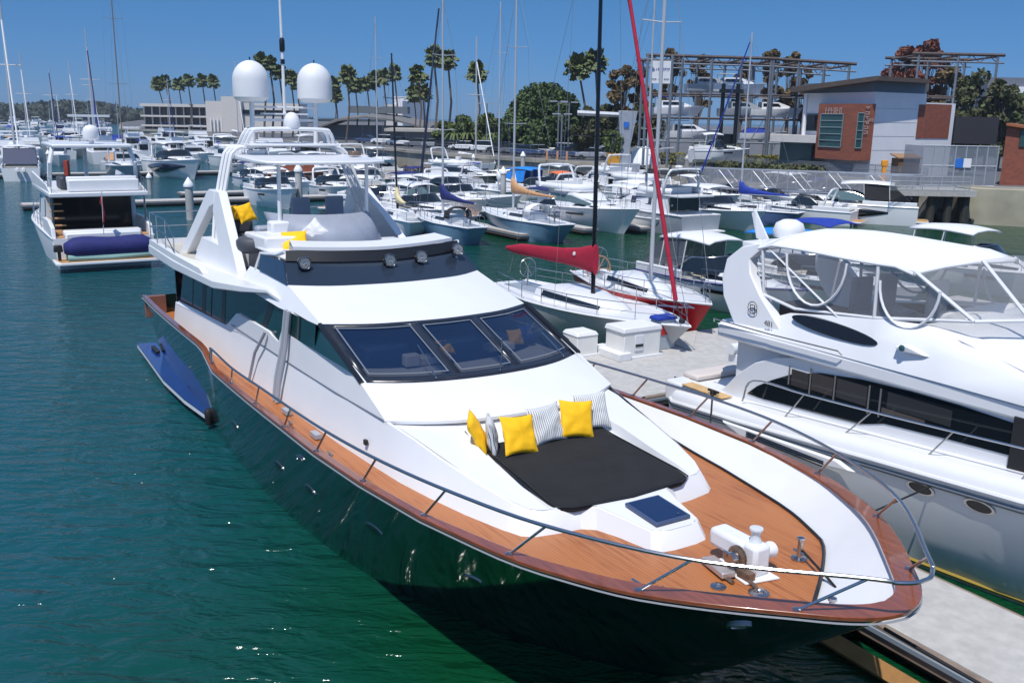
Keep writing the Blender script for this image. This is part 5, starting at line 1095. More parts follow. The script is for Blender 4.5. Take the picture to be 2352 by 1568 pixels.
# pilings with white cones
def piling(u, v, htop, label, r=.20, name='mooring_piling'):
    p = W(u, v, 0); e = empty(name, label, 'piling', p, 0, 'concrete mooring pilings with white cone caps')
    MB().tube([(0, 0, -1), (0, 0, htop)], r, 12).build('pile', PILE, e)
    m = MB(); m.lathe([(r*1.25, 0), (r*1.3, r*.5), (r*.9, r*1.2), (.02, r*2.4)], (0, 0, htop), 12); m.build('cone_cap', WCONE, e, smooth=40)
for u, v, h, l, r in [(438, 505, 2.45, 'white capped piling at the end of the narrow dock behind the A-frame', .30), (345, 447, 1.6, 'low white piling behind the left yacht', .22), (1155, 478, 3.05, 'white capped piling in front of the tan sail cover', .26), (1200, 425, 3.4, 'white capped piling against the seawall, behind the tan sail cover', .26),
    (1087, 408, 2.6, 'thin piling against the seawall right of the white flybridge boat', .22), (1003, 415, 2.4, 'grey piling left of the tall white mast', .22), (1866, 452, 3.3, 'white capped piling in front of the gangway', .28), (1574, 440, 3.6, 'white capped piling behind the black bimini', .24), (116, 413, 2.9, 'grey piling beside the left edge boat', .22), (688, 478, 3.1, 'square white capped piling seen under the hardtop', .30), (1290, 300, .1, '', 0)][:-1]:
    piling(u, v, h, l, r)
# ------------------------------------------------------------------ boats across the channel
def wpos(u, v): return W(u, v, 0)
RA2 = RZ+PI
sailboat('blue_sailboat', 'blue hulled sailboat with navy boom cover and dark dodger, stern toward the camera', wpos(1098, 566), RA2-.02, L=8.8, B=2.8, h=1.15, hull=BLUEH, mast=15.5, mx=.56, cover=NVC, boomL=4.6, bz=2.5, dodger=BLC, wheel=True)
sailboat('pale_blue_sailboat', 'pale blue sailboat with a tan boom cover, moored stern toward the camera', wpos(1298, 562), RA2+.02, L=10.3, B=3.1, h=1.25, hull=BLUEH, mast=16.5, mx=.60, cover=TANC, boomL=5.0, bz=2.8, dodger=BRZ if False else WHC, wheel=True)
m = MB(); m.box((-.1, 0, 0), (.5, .5, .95)); 
e = wpos(1195, 545); 
c1 = cruiser('bow_on_cruiser', 'white express cruiser with grey boot hull pointing its bow at the camera', BW(-31.5, 33.2), RZ, L=12.5, B=3.9, h=1.45, hull=WH, top=None, bimini=None, arch=True, glass=pm('pale_screen', (.10, .16, .17), .1), fly=True, ch=.95)
cruiser('silver_flybridge', 'silver flybridge boat with navy saloon windows and black bimini, stern to the camera', BW(-17.6, 37.6), RA2, L=12, B=3.9, h=1.4, hull=GREY, fly=True, bimini=BLC, arch=True, glass=NAVY, radar=True, plat=WH2)
cruiser('white_express', 'white express cruiser between the bow-on cruiser and the silver boat', BW(-31, 40.5), RZ, L=9.5, B=3.2, h=1.2, arch=True, top=None, bimini=WHC)
sailboat('small_blue_sailboat', 'blue and white sailboat with a bright blue boom cover in front of the gangway', wpos(1840, 520), RA2+.35, L=9.5, B=2.9, h=1.05, hull=pm('slate_blue_hull', (.08, .13, .28), .3), mast=14.6, mx=.55, cover=BLUC, boomL=4.2, bz=2.2, jib=BLUC)
cruiser('small_express', 'small white express cruiser between the blue sailboat and the black striped cruiser', wpos(1960, 517), RA2+.45, L=8.5, B=2.9, h=1.05, arch=True, bimini=None, hull=WH)
cruiser('striped_cruiser', 'white and black sport cruiser with hardtop and black canvas, stern platform toward the right', wpos(2105, 516), RA2+.62, L=12.0, B=3.7, h=1.45, hull=WH, wedge=BLKG, top=WH, arch=False, enclosed=BLC, plat=TANB, glass=pm('pale_screen', (.10, .16, .17), .1))
cruiser('blue_canvas_cruiser', 'white cruiser with sky blue canvas behind the tan sail cover', wpos(1160, 455), RZ+.3, L=10.5, B=3.4, h=1.3, bimini=SKYC, enclosed=SKYC, arch=True)
cruiser('orange_bimini_boat', 'small boat with an orange bimini in front of the brown rocks', wpos(1270, 455), RZ-.2, L=7.5, B=2.6, h=.9, bimini=ORC, arch=False, plat=None)
cruiser('dark_flybridge', 'white flybridge boat with tubular arch behind the thin dark mast', wpos(975, 425), RZ+.5, L=12, B=3.8, h=1.3, fly=True, arch=True, hull=pm('bottle_green_hull', (.02, .05, .05), .2))
cruiser('blue_top_boat', 'low white boat with a flat blue top beside the tall white mast', wpos(1040, 425), RZ+.9, L=8, B=2.7, h=.9, bimini=BLUC, arch=False, plat=None)
cruiser('flag_cruiser', 'cruiser with curved screen and a red flag left of the blue sailboat', wpos(890, 505), RZ+.2, L=9.5, B=3.3, h=1.2, top=WH, arch=True)
sailboat('fender_sailboat', 'white sailboat with cream sail bag and a red round fender', wpos(965, 545), RA2-.1, L=9, B=2.8, h=1.0, mast=12, mx=.5, mastmat=BLK, cover=CRMC, boomL=1.9, bz=1.9, jib=None, rake=-.9)
m = MB(); p = wpos(998, 512); m._ell((p.x, p.y, 1.3), (.33, .33, .40), 14, 0); tag(m.build('round_fender', pm('fender_red', (.75, .03, .02), .35)), 'bright red round fender hanging at the blue sailboat bow', 'fender')
cruiser('hardtop_cruiser', 'white cruiser with thick flat hardtop and dark screens under the main yacht hardtop', BW(-54, 17.5), RZ, L=9, B=3.4, h=1.4, top=WHC, arch=False, glass=GL)
cruiser('white_runabout', 'white boat with a navy stripe seen through the flybridge posts', BW(-44, 20.5), RZ+.9, L=9, B=3, h=1.1, hull=WH, stripe=NVC, arch=False, bimini=WHC)
cruiser('screened_cruiser', 'white cruiser with long curved glass just right of the hardtop posts', BW(-42, 24.5), RZ+.4, L=11, B=3.5, h=1.3, arch=True, top=WH, glass=pm('pale_screen', (.10, .16, .17), .1))
cruiser('navy_bow_cruiser', 'white cruiser with navy striped bow facing the camera near the left yacht', BW(-98, 17.5), RZ+.15, L=13.5, B=4.6, h=1.9, hull=WH, wedge=NAVY, arch=True, top=WH, ch=1.3)
sailboat('grey_sailboat', 'grey hulled sailboat with a very tall mast beside the left yacht', BW(-97, 12.2), RZ, L=12, B=3.8, h=1.5, hull=GREY, mast=24.5, mastmat=pm('bronze_mast', (.20, .17, .15), .5), mx=.5, boom=False)
cruiser('outboard_cruiser', 'white boat with navy stern curtain and two white outboards at the left edge', BW(-88.5, .8), RA2-.1, L=12, B=4.2, h=1.5, top=WH, arch=False, outb=2, obm=WHM, plat=None, enclosed=pm('navy_curtain', (.02, .035, .09), .6), stripe=WH, ch=1.3)
m = MB(); m.box((0, 0, .9), (.5, .6, 1.8), top=.9); o = m.build('red_pump', pm('red_box', (.35, .04, .02), .6), bevel=.03); o.location = W(155, 405, .5); tag(o, 'rust red cabinet on the dock between the left edge boat and the left yacht', 'cabinet')
o = empty('wooden_boat', 'brown wooden launch with a rust coloured deckhouse, seen between the arches', 'boat', BW(-78, 25), RZ+1.2); boat_hull(o, 9, 3, 1.2, pm('brown_wood', (.25, .07, .03), .4, var=.3)); house(o, [(2, 1.1, 1.0, 1.2, 2.2), (6, 1.1, .9, 1.2, 2.2)], pm('brown_wood', (.25, .07, .03), .4), 'deckhouse')
row2 = [(800, 410, 'white flybridge boat with a blue stripe under the pavilion', dict(fly=True, L=11, B=3.8, h=1.3, arch=True)), (1440, 458, 'white flybridge boat behind the black mast', dict(fly=True, L=11, B=3.6, h=1.3)), (1400, 470, 'white cruiser with rounded bridge left of the black mast', dict(fly=True, L=10, B=3.4, h=1.3, arch=False)), (1520, 470, 'white boat with dark oval screen behind the silver flybridge boat', dict(L=9, B=3.2, h=1.2, top=WH)),
    (1330, 470, 'low white boat right of the orange bimini', dict(L=8.5, B=3, h=1.1)), (1700, 478, 'white boat low in front of the gangway, left of the blue sailboat', dict(L=8.5, B=3, h=1., arch=False)), (735, 450, 'white express boat behind the flybridge seats', dict(L=9, B=3.2, h=1.2, arch=True)), (860, 455, 'small white boat behind the right leg of the arch', dict(L=8, B=3, h=1.1, bimini=WHC)),
    (1010, 470, 'white sport boat left of the navy boom cover', dict(L=8.5, B=3, h=1.0, arch=False)), (640, 440, 'white cabin boat between the radar arch and the first hardtop post', dict(L=8.5, B=3, h=1.2, top=WH, arch=False))]
for i, (u, v, lb, kw) in enumerate(row2): cruiser('moored_cruiser', lb, wpos(u, v), RZ+random.uniform(-.15, .15)+(PI if i % 3 == 1 else 0), group='boats in the second row below the seawall', **kw)
for u0, v0, u1, v1, h, lb, c in [(1175, 470, 1187, -10, 20, 'tall white bare mast sailboat left of the black mast', WH), (1543, 545, 1600, -20, 20, 'sailboat with tall grey mast between the crimson jib and the racks', WH), (880, 415, 883, 30, 18, 'white sailboat with thin grey mast in front of the palms', WH)]:
    p = wpos(u0, v0); top = at(u1, v1, p.y); lean = (top.x-p.x)
    e = sailboat('masted_sailboat', lb, p+Vector((0, 2.5, 0)), RA2, L=9, B=2.8, h=1., mast=top.z, mx=.28, cover=WHC if u0 < 1500 else CRMC, boomL=3, bz=1.9, group='white sailboats with tall masts')
# thin dark mast left of the navy cover
e = empty('furling_mast', 'slender navy wrapped forestay and mast leaning right beside the tall white mast', 'sailboat', wpos(962, 480), 0)
p = wpos(962, 480); t1 = at(1008, 20, p.y); m = MB(); m.tube([(0, 0, 1.2), (t1.x-p.x, 0, t1.z)], .13, 8, r1=.07); m.build('furled_sail', pm('navy_wrap', (.012, .016, .05), .7), e)
boat_hull(e, 9, 2.8, 1.0, WH)

# ------------------------------------------------------------------ packed berths: copies of four detailed cruisers
random.seed(21)
PR = [cruiser('moored_cruiser', 'x', (0, 0, 0), 0, L=9, B=3.1, h=1.15, arch=True), cruiser('moored_cruiser', 'x', (0, 0, 0), 0, L=10, B=3.4, h=1.25, top=WH, arch=False), cruiser('moored_cruiser', 'x', (0, 0, 0), 0, L=11, B=3.6, h=1.3, fly=True, arch=True, bimini=WHC), cruiser('moored_cruiser', 'x', (0, 0, 0), 0, L=8.5, B=2.9, h=1.05, bimini=NVC, arch=False, stripe=NVC)]
PN = ['white sport boat with a radar arch', 'white hardtop cruiser', 'white flybridge cruiser with pale bimini', 'white runabout with navy bimini']; pu = [0]*4
SP = [(600, 405, 2), (650, 398, 0), (700, 405, 1), (745, 400, 2), (560, 425, 3), (825, 430, 0), (905, 415, 1), (930, 440, 3), (770, 425, 1), (1110, 435, 0), (1235, 440, 1), (1360, 440, 0), (1475, 432, 1), (1545, 450, 0), (1625, 465, 3), (1745, 470, 1), (1640, 440, 0), (1555, 505, 1), (1500, 500, 0), (1215, 505, 3), (1380, 500, 1), (1055, 505, 1), (905, 470, 3), (980, 455, 0), (1830, 475, 3), (1900, 485, 0), (505, 378, 2), (450, 368, 1), (560, 372, 0), (620, 370, 3), (670, 372, 1), (720, 375, 2), (790, 378, 0), (840, 385, 1), (545, 395, 1)]
WHR = ['left of the first hardtop post', 'just right of the arch tubes', 'between the hardtop posts', 'left of the second hardtop post', 'beside the wooden launch', 'right of the second hardtop post', 'behind the flag cruiser', 'between the flag cruiser and the dark forestay', 'behind the flybridge helm seats', 'left of the sky blue canvas', 'behind the boom end of the tan sail cover', 'left of the black mast in the rear row', 'right of the black mast in the rear row', 'behind the silver flybridge boat', 'right of the crimson jib in the rear row', 'behind the bright blue boom cover', 'under the trailer boat', 'tucked left of the silver flybridge boat', 'between the black mast and the silver boat', 'behind the pale blue sailboat cockpit', 'beside the bow-on cruiser', 'behind the navy boom cover', 'behind the fender sailboat', 'in front of the bottle green flybridge boat', 'below the gangway truss', 'between the gangway and the striped cruiser', 'in the far row right of the navy bow cruiser', 'in the far row behind the navy bow cruiser', 'in the far row left of the arch tubes', 'in the far row behind the arch tubes', 'in the far row under the upper arch', 'in the far row under the small dome', 'in the far row right of the arch', 'in the far row left of the thin grey mast', 'in the far row beside the white canopy boat']
for (u, v, k), wh in zip(SP, WHR):
    o = PR[k] if not pu[k] else copy_tree(PR[k]); pu[k] = 1; o.location = W(u, v, 0); o.rotation_euler = (0, 0, (RZ if (u*7+v) % 3 else RA2)+random.uniform(-.12, .12)); f = random.uniform(.88, 1.1); o.scale = (f, f, f); tag(o, PN[k]+' '+wh, 'motorboat', 'cruisers berthed in the middle distance')
# ------------------------------------------------------------------ far moorings
def mini(kind, seed):
    rnd = random.Random(seed); m = MB(); L = {'cab': 9, 'fly': 12, 'sail': 10, 'cov': 8}[kind]; B = L*.32; h = L*.13
    S = hull_secs(L, B, h, n=6); m.loft([[(a, -b, c) for a, b, c in s[::-1]]+s for s in S], mi=0); m.f.append(list(range(10))); m.m.append(0)
    m.loft([[(s[-1][0], -s[-1][1], s[-1][2]), (s[-1][0], 0, s[-1][2]+.05), (s[-1][0], s[-1][1], s[-1][2])] for s in S], mi=0)
    if kind in ('cab', 'fly'):
        m.loft([[(x, -a, zb), (x, -b, z), (x, b, z), (x, a, zb)] for x, a, b, zb, z in ((L*.2, B*.4, B*.36, h, h+1.3), (L*.5, B*.4, B*.34, h, h+1.3), (L*.75, B*.3, B*.2, h, h+.5))], caps=True, mi=0)
        for s in (-1, 1): m.add([(L*.22, s*B*.40, h+.5), (L*.55, s*B*.385, h+.5), (L*.5, s*B*.365, h+1.05), (L*.22, s*B*.375, h+1.05)], [(0, 1, 2, 3)], 1)
        m.add([(L*.53, -B*.3, h+1.2), (L*.53, B*.3, h+1.2), (L*.68, B*.25, h+.75), (L*.68, -B*.25, h+.75)], [(0, 1, 2, 3)], 1); m.add([(L*.195, -B*.3, h+.2), (L*.195, B*.3, h+.2), (L*.195, B*.3, h+1.2), (L*.195, -B*.3, h+1.2)], [(0, 1, 2, 3)], 1)
        if kind == 'fly': m.box((L*.34, 0, h+1.75), (L*.3, B*.7, .7), mi=0, top=.9); m.box((L*.3, 0, h+3.1), (L*.3, B*.7, .12), mi=2); m.tube([(L*.2, -B*.33, h+1.4), (L*.2, -B*.3, h+3.1)], .07, 4, mi=0); m.tube([(L*.2, B*.33, h+1.4), (L*.2, B*.3, h+3.1)], .07, 4, mi=0)
        else: m.box((L*.25, 0, h+2.0), (L*.3, B*.72, .10), mi=2); m.tube([(L*.12, -B*.3, h), (L*.12, -B*.3, h+2)], .05, 4, mi=0); m.tube([(L*.12, B*.3, h), (L*.12, B*.3, h+2)], .05, 4, mi=0)
    if kind == 'sail':
        m.box((L*.45, 0, h+.25), (L*.35, B*.5, .5), mi=0, top=.85); m.tube([(L*.55, 0, h), (L*.55, 0, 13+seed % 3*2.2)], .11, 5, mi=3, r1=.08); m.tube([(L*.55, 0, 2.3), (L*.16, 0, 2.5)], .22, 6, mi=2)
        m.tube([(L*.55, -1.1, 9), (L*.55, 1.1, 9)], .05, 4, mi=3); m.tube([(L*.98, 0, h+.5), (L*.56, 0, 12.5)], .07, 4, mi=2)
    if kind == 'cov': m.box((L*.35, 0, h+.5), (L*.6, B*.8, 1.0), mi=2, top=.6)
    return m
MINI = []
KN = {'cab': ('cabin_boat', 'small white cabin boat packed among the far moorings'), 'fly': ('flybridge_boat', 'larger white flybridge boat packed among the far moorings'), 'sail': ('distant_sailboat', 'sailboat with bare mast packed among the far moorings'), 'cov': ('covered_boat', 'boat under a canvas cover packed among the far moorings')}
var = [('cab', 1, WH, WHC, 'with white top'), ('cab', 2, WH, BLUC, 'with blue top'), ('fly', 1, WH, WHC, 'with white hardtop'), ('fly', 2, WH, NVC, 'with navy top'), ('sail', 0, WH, NVC, 'and navy cover'), ('sail', 1, WH, WHC, 'and white cover'), ('sail', 2, BLUEH, BLUC, 'and blue cover'), ('cov', 1, WH, BLUC, 'of royal blue'), ('cov', 2, NAVY, TANC, 'of tan cloth'), ('cab', 3, GREY, BLC, 'with black top')]
for k, sd, hm, tm, ex in var:
    o = mini(k, sd).build(KN[k][0], [hm, GL, tm, pm('mast_alloy', (.55, .56, .58), .35, metal=.3)], smooth=30)
    tag(o, KN[k][1]+' '+ex, KN[k][0].replace('_', ' '), 'boats in the crowded far moorings'); MINI.append(o)
used = [0]*len(MINI)
def put_mini(i, p, rz, s=1.):
    o = MINI[i] if not used[i] else MINI[i].copy()
    if used[i]: COL.objects.link(o)
    used[i] = 1; o.location = p; o.rotation_euler = (0, 0, rz); o.scale = (s, s, s)
    k_, sd_, hm_, tm_, ex_ = var[i]; u_ = 1176+FPX*p.x/p.y*1.03
    col = ('at the left picture edge' if u_ < 45 else 'left of the left yacht' if u_ < 110 else 'above the left end of the left yacht' if u_ < 185 else 'behind the left yacht radome' if u_ < 232 else 'right of the left yacht radome' if u_ < 280
        else 'beside the tall bronze mast' if u_ < 335 else 'above the navy flashed cruiser' if u_ < 430 else 'right of the navy flashed cruiser' if u_ < 520 else 'behind the radar arch' if u_ < 800 else 'behind the dark forestay')
    row = 'nearest rows' if p.y < 142 else 'middle rows' if p.y < 195 else 'back rows' if p.y < 310 else 'farthest rows'
    o['label'] = ' '.join(({'cab': 'white cabin boat', 'fly': 'flybridge boat', 'sail': 'bare masted sailboat', 'cov': 'boat under canvas'}[k_]+' '+ex_+', '+row+', '+col).split()[:16])
random.seed(11); cnt = 0; wts = [0, 0, 0, 0, 1, 1, 2, 2, 2, 3, 4, 5, 7, 8, 9, 9, 0, 2]
taken = []
for d_ in (128, 137, 147, 158, 170, 183, 198, 214, 232, 252, 275, 302, 334, 372, 418, 472, 540, 620):
    step = 4.3+d_*.010
    y = d_; umax = 640 if d_ < 250 else 500; 
    x = at(-20, 300, y).x
    while x < at(umax, 300, y).x and cnt < 285:
        px = 1176+FPX*x/y
        inside = True
        # keep clear of land and of the hand-built boats
        wy = None
        for (ax_, ay_), (bx_, by_) in zip(WLP, WLP[1:]):
            if ax_ <= x <= bx_: wy = ay_+(by_-ay_)*(x-ax_)/(bx_-ax_)
        if wy is not None and y > wy-14: inside = False
        if y < 150 and px > 330: inside = False
        if random.random() < .06: inside = False
        if inside:
            i = random.choice(wts); put_mini(i, Vector((x+random.uniform(-1, 1), y+random.uniform(-3, 3), 0)), (RZ if random.random() < .5 else RA2)+random.uniform(-.1, .1)+(0 if random.random() < .8 else PI/2), random.uniform(.8, 1.15)); cnt += 1
        x += step*random.uniform(.85, 1.3)
for u, v, i in ((28, 395, 5), (205, 345, 4), (165, 330, 5), (530, 330, 5), (205, 330, 6), (120, 345, 4), (60, 350, 5), (380, 335, 4), (1040, 400, 5)):
    p = W(u, v, 0); put_mini(i, p, RZ, {28: 1.45, 205: 1.55, 165: 1.3, 530: 1.4}.get(u, 1.2))
print('minis', cnt)
# ------------------------------------------------------------------ vegetation
LEAFD = pm('dark_foliage', (.062, .105, .028), .75, var=.35, vs=.8)
LEAFM = pm('mid_foliage', (.085, .120, .026), .75, var=.35, vs=.8)
LEAFB = pm('brown_foliage', (.15, .105, .045), .8, var=.4, vs=.8)
LEAFR = pm('red_foliage', (.21, .070, .045), .8, var=.4, vs=.8)
LEAFY = pm('yellow_fronds', (.30, .22, .03), .7, var=.3, vs=.8)
LEAFO = pm('olive_foliage', (.085, .095, .038), .8, var=.35, vs=.8)
PALMM = pm('palm_fronds', (.105, .135, .045), .6, var=.35, vs=1)
DEADP = pm('dead_fronds', (.17, .13, .065), .9, var=.3, vs=2)
TRNK = pm('grey_bark', (.13, .105, .085), .9, var=.3, vs=3)
FARW = pm('far_wood', (.045, .062, .040), .9, var=.4, vs=.02)
def leafball(m, c, r, n, sz_, rnd, shell=.55):
    for _ in range(n):
        while True:
            d = Vector((rnd.uniform(-1, 1), rnd.uniform(-1, 1), rnd.uniform(-1, 1)))
            if .05 < d.length < 1: break
        k = d.length; d = d/k*(shell+(1-shell)*k)
        p = Vector(c)+Vector((d.x*r[0], d.y*r[1], d.z*r[2])); a = Vector((rnd.gauss(0, 1), rnd.gauss(0, 1), rnd.gauss(0, 1))).normalized(); b = a.cross(Vector((rnd.gauss(0, 1), rnd.gauss(0, 1), rnd.gauss(0, 1)))).normalized(); s = sz_*rnd.uniform(.6, 1.4)
        m.add([p-a*s-b*s*.6, p+a*s-b*s*.6, p+a*s*.8+b*s*.7, p-a*s*.8+b*s*.7], [(0, 1, 2, 3)])
def tree(name, label, p, h, w_, mat, seed=0, clumps=26, n=90, leaf=.28, base=.35, ragged=.0, group=None, dome=False, trunks=1, cat='tree'):
    rnd = random.Random(seed); e = empty(name, label, cat, p, 0, group); t = MB(); cr = MB()
    for k in range(trunks):
        ox = rnd.uniform(-.3, .3)*w_*(trunks > 1)
        t.tube([(ox, 0, 0), (ox+rnd.uniform(-.2, .2), 0, h*base), (ox*1.3+rnd.uniform(-.4, .4), rnd.uniform(-.3, .3), h*.75)], .05*h*.5, 7, r1=.06)
    for k in range(clumps):
        if dome:
            a = rnd.uniform(0, 2*PI); el = rnd.uniform(0, 1)**.7; rr = math.sqrt(max(0, 1-el*el))
            c = (w_/2*rr*math.cos(a)*rnd.uniform(.6, .95), w_/2*rr*math.sin(a)*rnd.uniform(.6, .95), h*base*.4+(h*(1-base*.4)-w_*.08)*el*.92)
        else:
            a = rnd.uniform(0, 2*PI); q = rnd.uniform(0, 1); prof = math.sin(PI*(.12+.8*q))
            c = (w_/2*prof*math.cos(a)*rnd.uniform(.2, .9), w_/2*prof*math.sin(a)*rnd.uniform(.2, .9), h*(base+(1-base)*q*.94))
        r = w_*rnd.uniform(.09, .17)*(1-ragged*.3)
        if not dome or k % 3 == 0: t.tube([(0, 0, h*base*.8), (c[0]*.5, c[1]*.5, (c[2]+h*base)/2), c], .02*h*.4, 4, r1=.03)
        leafball(cr, c, (r, r, r*.8), n, leaf, rnd)
    t.build('trunk', TRNK, e); cr.build('crown', mat, e, smooth=0, fix=False); return e
# tall fan palms: shared meshes, four crowns
def palm_crown(seed):
    rnd = random.Random(seed); m = MB()
    for k in range(60):
        a = rnd.uniform(0, 2*PI); el = rnd.uniform(-.9, 1.25); L = rnd.uniform(1.3, 2.0); d = Vector((math.cos(a)*math.cos(el), math.sin(a)*math.cos(el), math.sin(el)))
        side = d.cross(Vector((0, 0, 1))).normalized(); up = side.cross(d)
        tip = d*L+Vector((0, 0, -.35*L*abs(math.cos(el)))); mid = d*L*.45
        fan = [mid+side*0]
        for j in range(7):
            q = (j/6-.5)*2; fan.append(tip*(1-.18*q*q)+side*q*.62+Vector((0, 0, -.22*q*q+(.08 if j % 2 else -.06))))
        m.add([Vector((0, 0, 0)), mid]+fan[1:], [(1, 2+j, 3+j) for j in range(6)]+[(0, 1, 2)])
    return m
def palm_skirt(seed):
    rnd = random.Random(seed+50); m = MB(); 
    for k in range(20):
        a = rnd.uniform(0, 2*PI); z = rnd.uniform(-1.2, .0); r = .55+.35*(1+z/1.5); s = Vector((-math.sin(a), math.cos(a), 0))*.22; o_ = Vector((math.cos(a)*.15, math.sin(a)*.15, z+.2)); q = Vector((math.cos(a)*r, math.sin(a)*r, z-.5)); m.add([o_-s*.5, o_+s*.5, q+s, q-s], [(0, 1, 2, 3)])
    return m
PC = [palm_crown(i).build('crown', PALMM, smooth=0, fix=False) for i in range(4)]; PS = [palm_skirt(i).build('dead_skirt', DEADP, smooth=0, fix=False) for i in range(4)]
pt_ = MB(); pt_.tube([(0, 0, 0), (.05, 0, .5), (0, 0, 1)], .017, 7, r1=.012); PTm = pt_.build('trunk', TRNK)
protos = PC+PS+[PTm]; firsts = {}
def palm(u, vtop, vbase_Y, label, lean=0., s=1.):
    Yd = vbase_Y; top = at(u, vtop, Yd); e = empty('fan_palm', label, 'palm tree', (top.x-lean, Yd, ZL), 0, 'tall fan palms'); i = palm.k % 4; palm.k += 1
    H_ = top.z-ZL-1.0*s
    for src, loc, sc_ in ((PTm, (0, 0, 0), (H_*.9, H_*.9, H_)), (PC[i], (lean, 0, H_), (s, s, s)), (PS[i], (lean, 0, H_), (s, s, s))):
        c = src if src not in firsts else src.copy()
        if src in firsts: COL.objects.link(c)
        firsts[src] = 1; c.parent = e; c.location = loc; c.scale = sc_
        if src is PTm: c.rotation_euler = (0, math.atan2(lean, H_), 0)
        else: c.rotation_euler = (0, 0, palm.k*1.3)
palm.k = 0
PL = [(360, 181, 300, 'leftmost fan palm above the flat hotel', -2), (378, 176, 300, 'second fan palm from the left above the hotel', -1), (409, 181, 300, 'third fan palm from the left, leaning over the hotel', 0), (430, 172, 298, 'tallest fan palm of the hotel cluster', 0), (463, 174, 300, 'slim fan palm right of the hotel cluster', 0), (488, 175, 300, 'fan palm nearest the white windowless block', 0),
 (598, 126, 205, 'fan palm just right of the left radome', 0), (618, 130, 210, 'dense fan palm between the left radome and antenna mast', 0), (640, 150, 210, 'low fan palm left of the antenna mast', 0), (667, 165, 215, 'fan palm right of the antenna mast', 0), (680, 175, 225, 'small fan palm touching the right radome from the left', 0), (765, 178, 225, 'fan palm just right of the right radome', 0), (770, 205, 230, 'short fan palm below the right radome edge', 0),
 (797, 154, 185, 'tallest fan palm right of the radomes', .5), (815, 180, 205, 'fan palm beside the tallest one right of the radomes', 0), (842, 177, 215, 'fan palm left of the thin grey mast', 0), (860, 167, 215, 'fan palm directly left of the thin grey mast', 0), (880, 162, 215, 'fan palm behind the thin grey mast', 0), (905, 152, 215, 'fan palm right of the thin grey mast', 0),
 (960, 152, 175, 'fan palm between the grey tower and the dark forestay', 0), (970, 195, 180, 'short fan palm under the one by the dark forestay', 0), (950, 200, 190, 'low fan palm above the curved pavilion roof', 0), (996, 110, 168, 'tall fan palm behind the dark forestay', 0), (1028, 118, 172, 'tall fan palm right of the white mast', 0), (1095, 147, 165, 'lone fan palm left of the round dark tree', 0),
 (1328, 130, 135, 'fan palm leaning right above the round dark tree', -1.5), (1368, 116, 140, 'fan palm touching the black mast', 0)]
for u, v, Yd, lb, ln in PL: palm(u, v, Yd, lb, ln, 1.15 if Yd < 180 else (1.15 if Yd < 250 else 1.35))
tree('round_tree', 'broad round dark green tree left of the black mast', (at(1245, 300, 140).x, 140, ZL), 10.4, 12.5, LEAFD, 1, clumps=140, n=170, leaf=.22, base=.2, dome=True)
for i, (u, Yd, h, w_, mat, lb, cl, rg) in enumerate([(1060, 150, 4.9, 6, LEAFM, 'bushy green tree right of the white mast', 26, 0), (1120, 152, 5.4, 7, LEAFM, 'green tree between the white mast and the round dark tree', 30, 0), (1020, 156, 4.2, 5, LEAFM, 'low green bush behind the dark forestay', 20, 0), (1170, 148, 4.2, 5, LEAFM, 'light green bush left of the round dark tree', 20, 0),
    (1425, 128, 12.2, 5.0, LEAFB, 'brown leaved tree right of the black mast', 26, .5), (1470, 132, 12.0, 4.6, LEAFB, 'ragged brown tree left of the boat yard sign', 24, .5), (1400, 130, 6.8, 7, LEAFO, 'dusky tree behind the travel lift', 30, .2), (1345, 128, 6.4, 5, LEAFO, 'dusky tree between round tree and black mast', 24, .2), (1480, 126, 7, 6, LEAFO, 'olive brown tree under the boat yard sign', 30, .2),
    (1535, 142, 15.4, 4.5, LEAFB, 'brown tree top above the left end of the racks', 22, .6), (1600, 145, 15.0, 4.5, LEAFB, 'brown tree above the racks, right of the grey mast', 20, .6), (1700, 140, 13.8, 4.0, LEAFB, 'bare brown tree above the middle of the racks', 20, .6), (1760, 138, 15.8, 4.6, LEAFB, 'tall brown tree right of the white mast above the racks', 26, .6), (1805, 140, 15.2, 4.4, LEAFB, 'brown tree cluster right end above the racks', 24, .6), (1840, 142, 13.6, 4.0, LEAFB, 'smaller brown tree at the right end of the racks', 18, .6),
    (2060, 135, 15.5, 6.0, LEAFR, 'reddish tree behind the flat roof, left of the steel tower', 34, .4), (2110, 132, 16.6, 6.0, LEAFR, 'taller reddish tree next to the steel tower', 34, .4), (2150, 135, 17.4, 4.0, LEAFR, 'thin reddish treetop over the steel tower', 18, .5), (2170, 128, 12.5, 7, LEAFB, 'brown tree seen through the steel tower', 32, .3), (2230, 112, 11.2, 7, LEAFO, 'olive tree right of the steel tower', 34, .3), (2300, 108, 10.8, 6.5, LEAFO, 'olive tree at the right edge behind the black screen', 34, .3), (2345, 112, 9.8, 5, LEAFD, 'dark tree at the right picture edge', 26, .2), (2220, 100, 8.6, 4, LEAFO, 'slender olive tree before the grey apartments', 20, .3)]):
    tree('leafy_tree', lb, (at(u, 300, Yd).x, Yd, ZL), h, w_, mat, 20+i, clumps=cl, n=80, leaf=.25, base=.4 if rg > .3 else .2, ragged=rg, group='trees behind the car park')
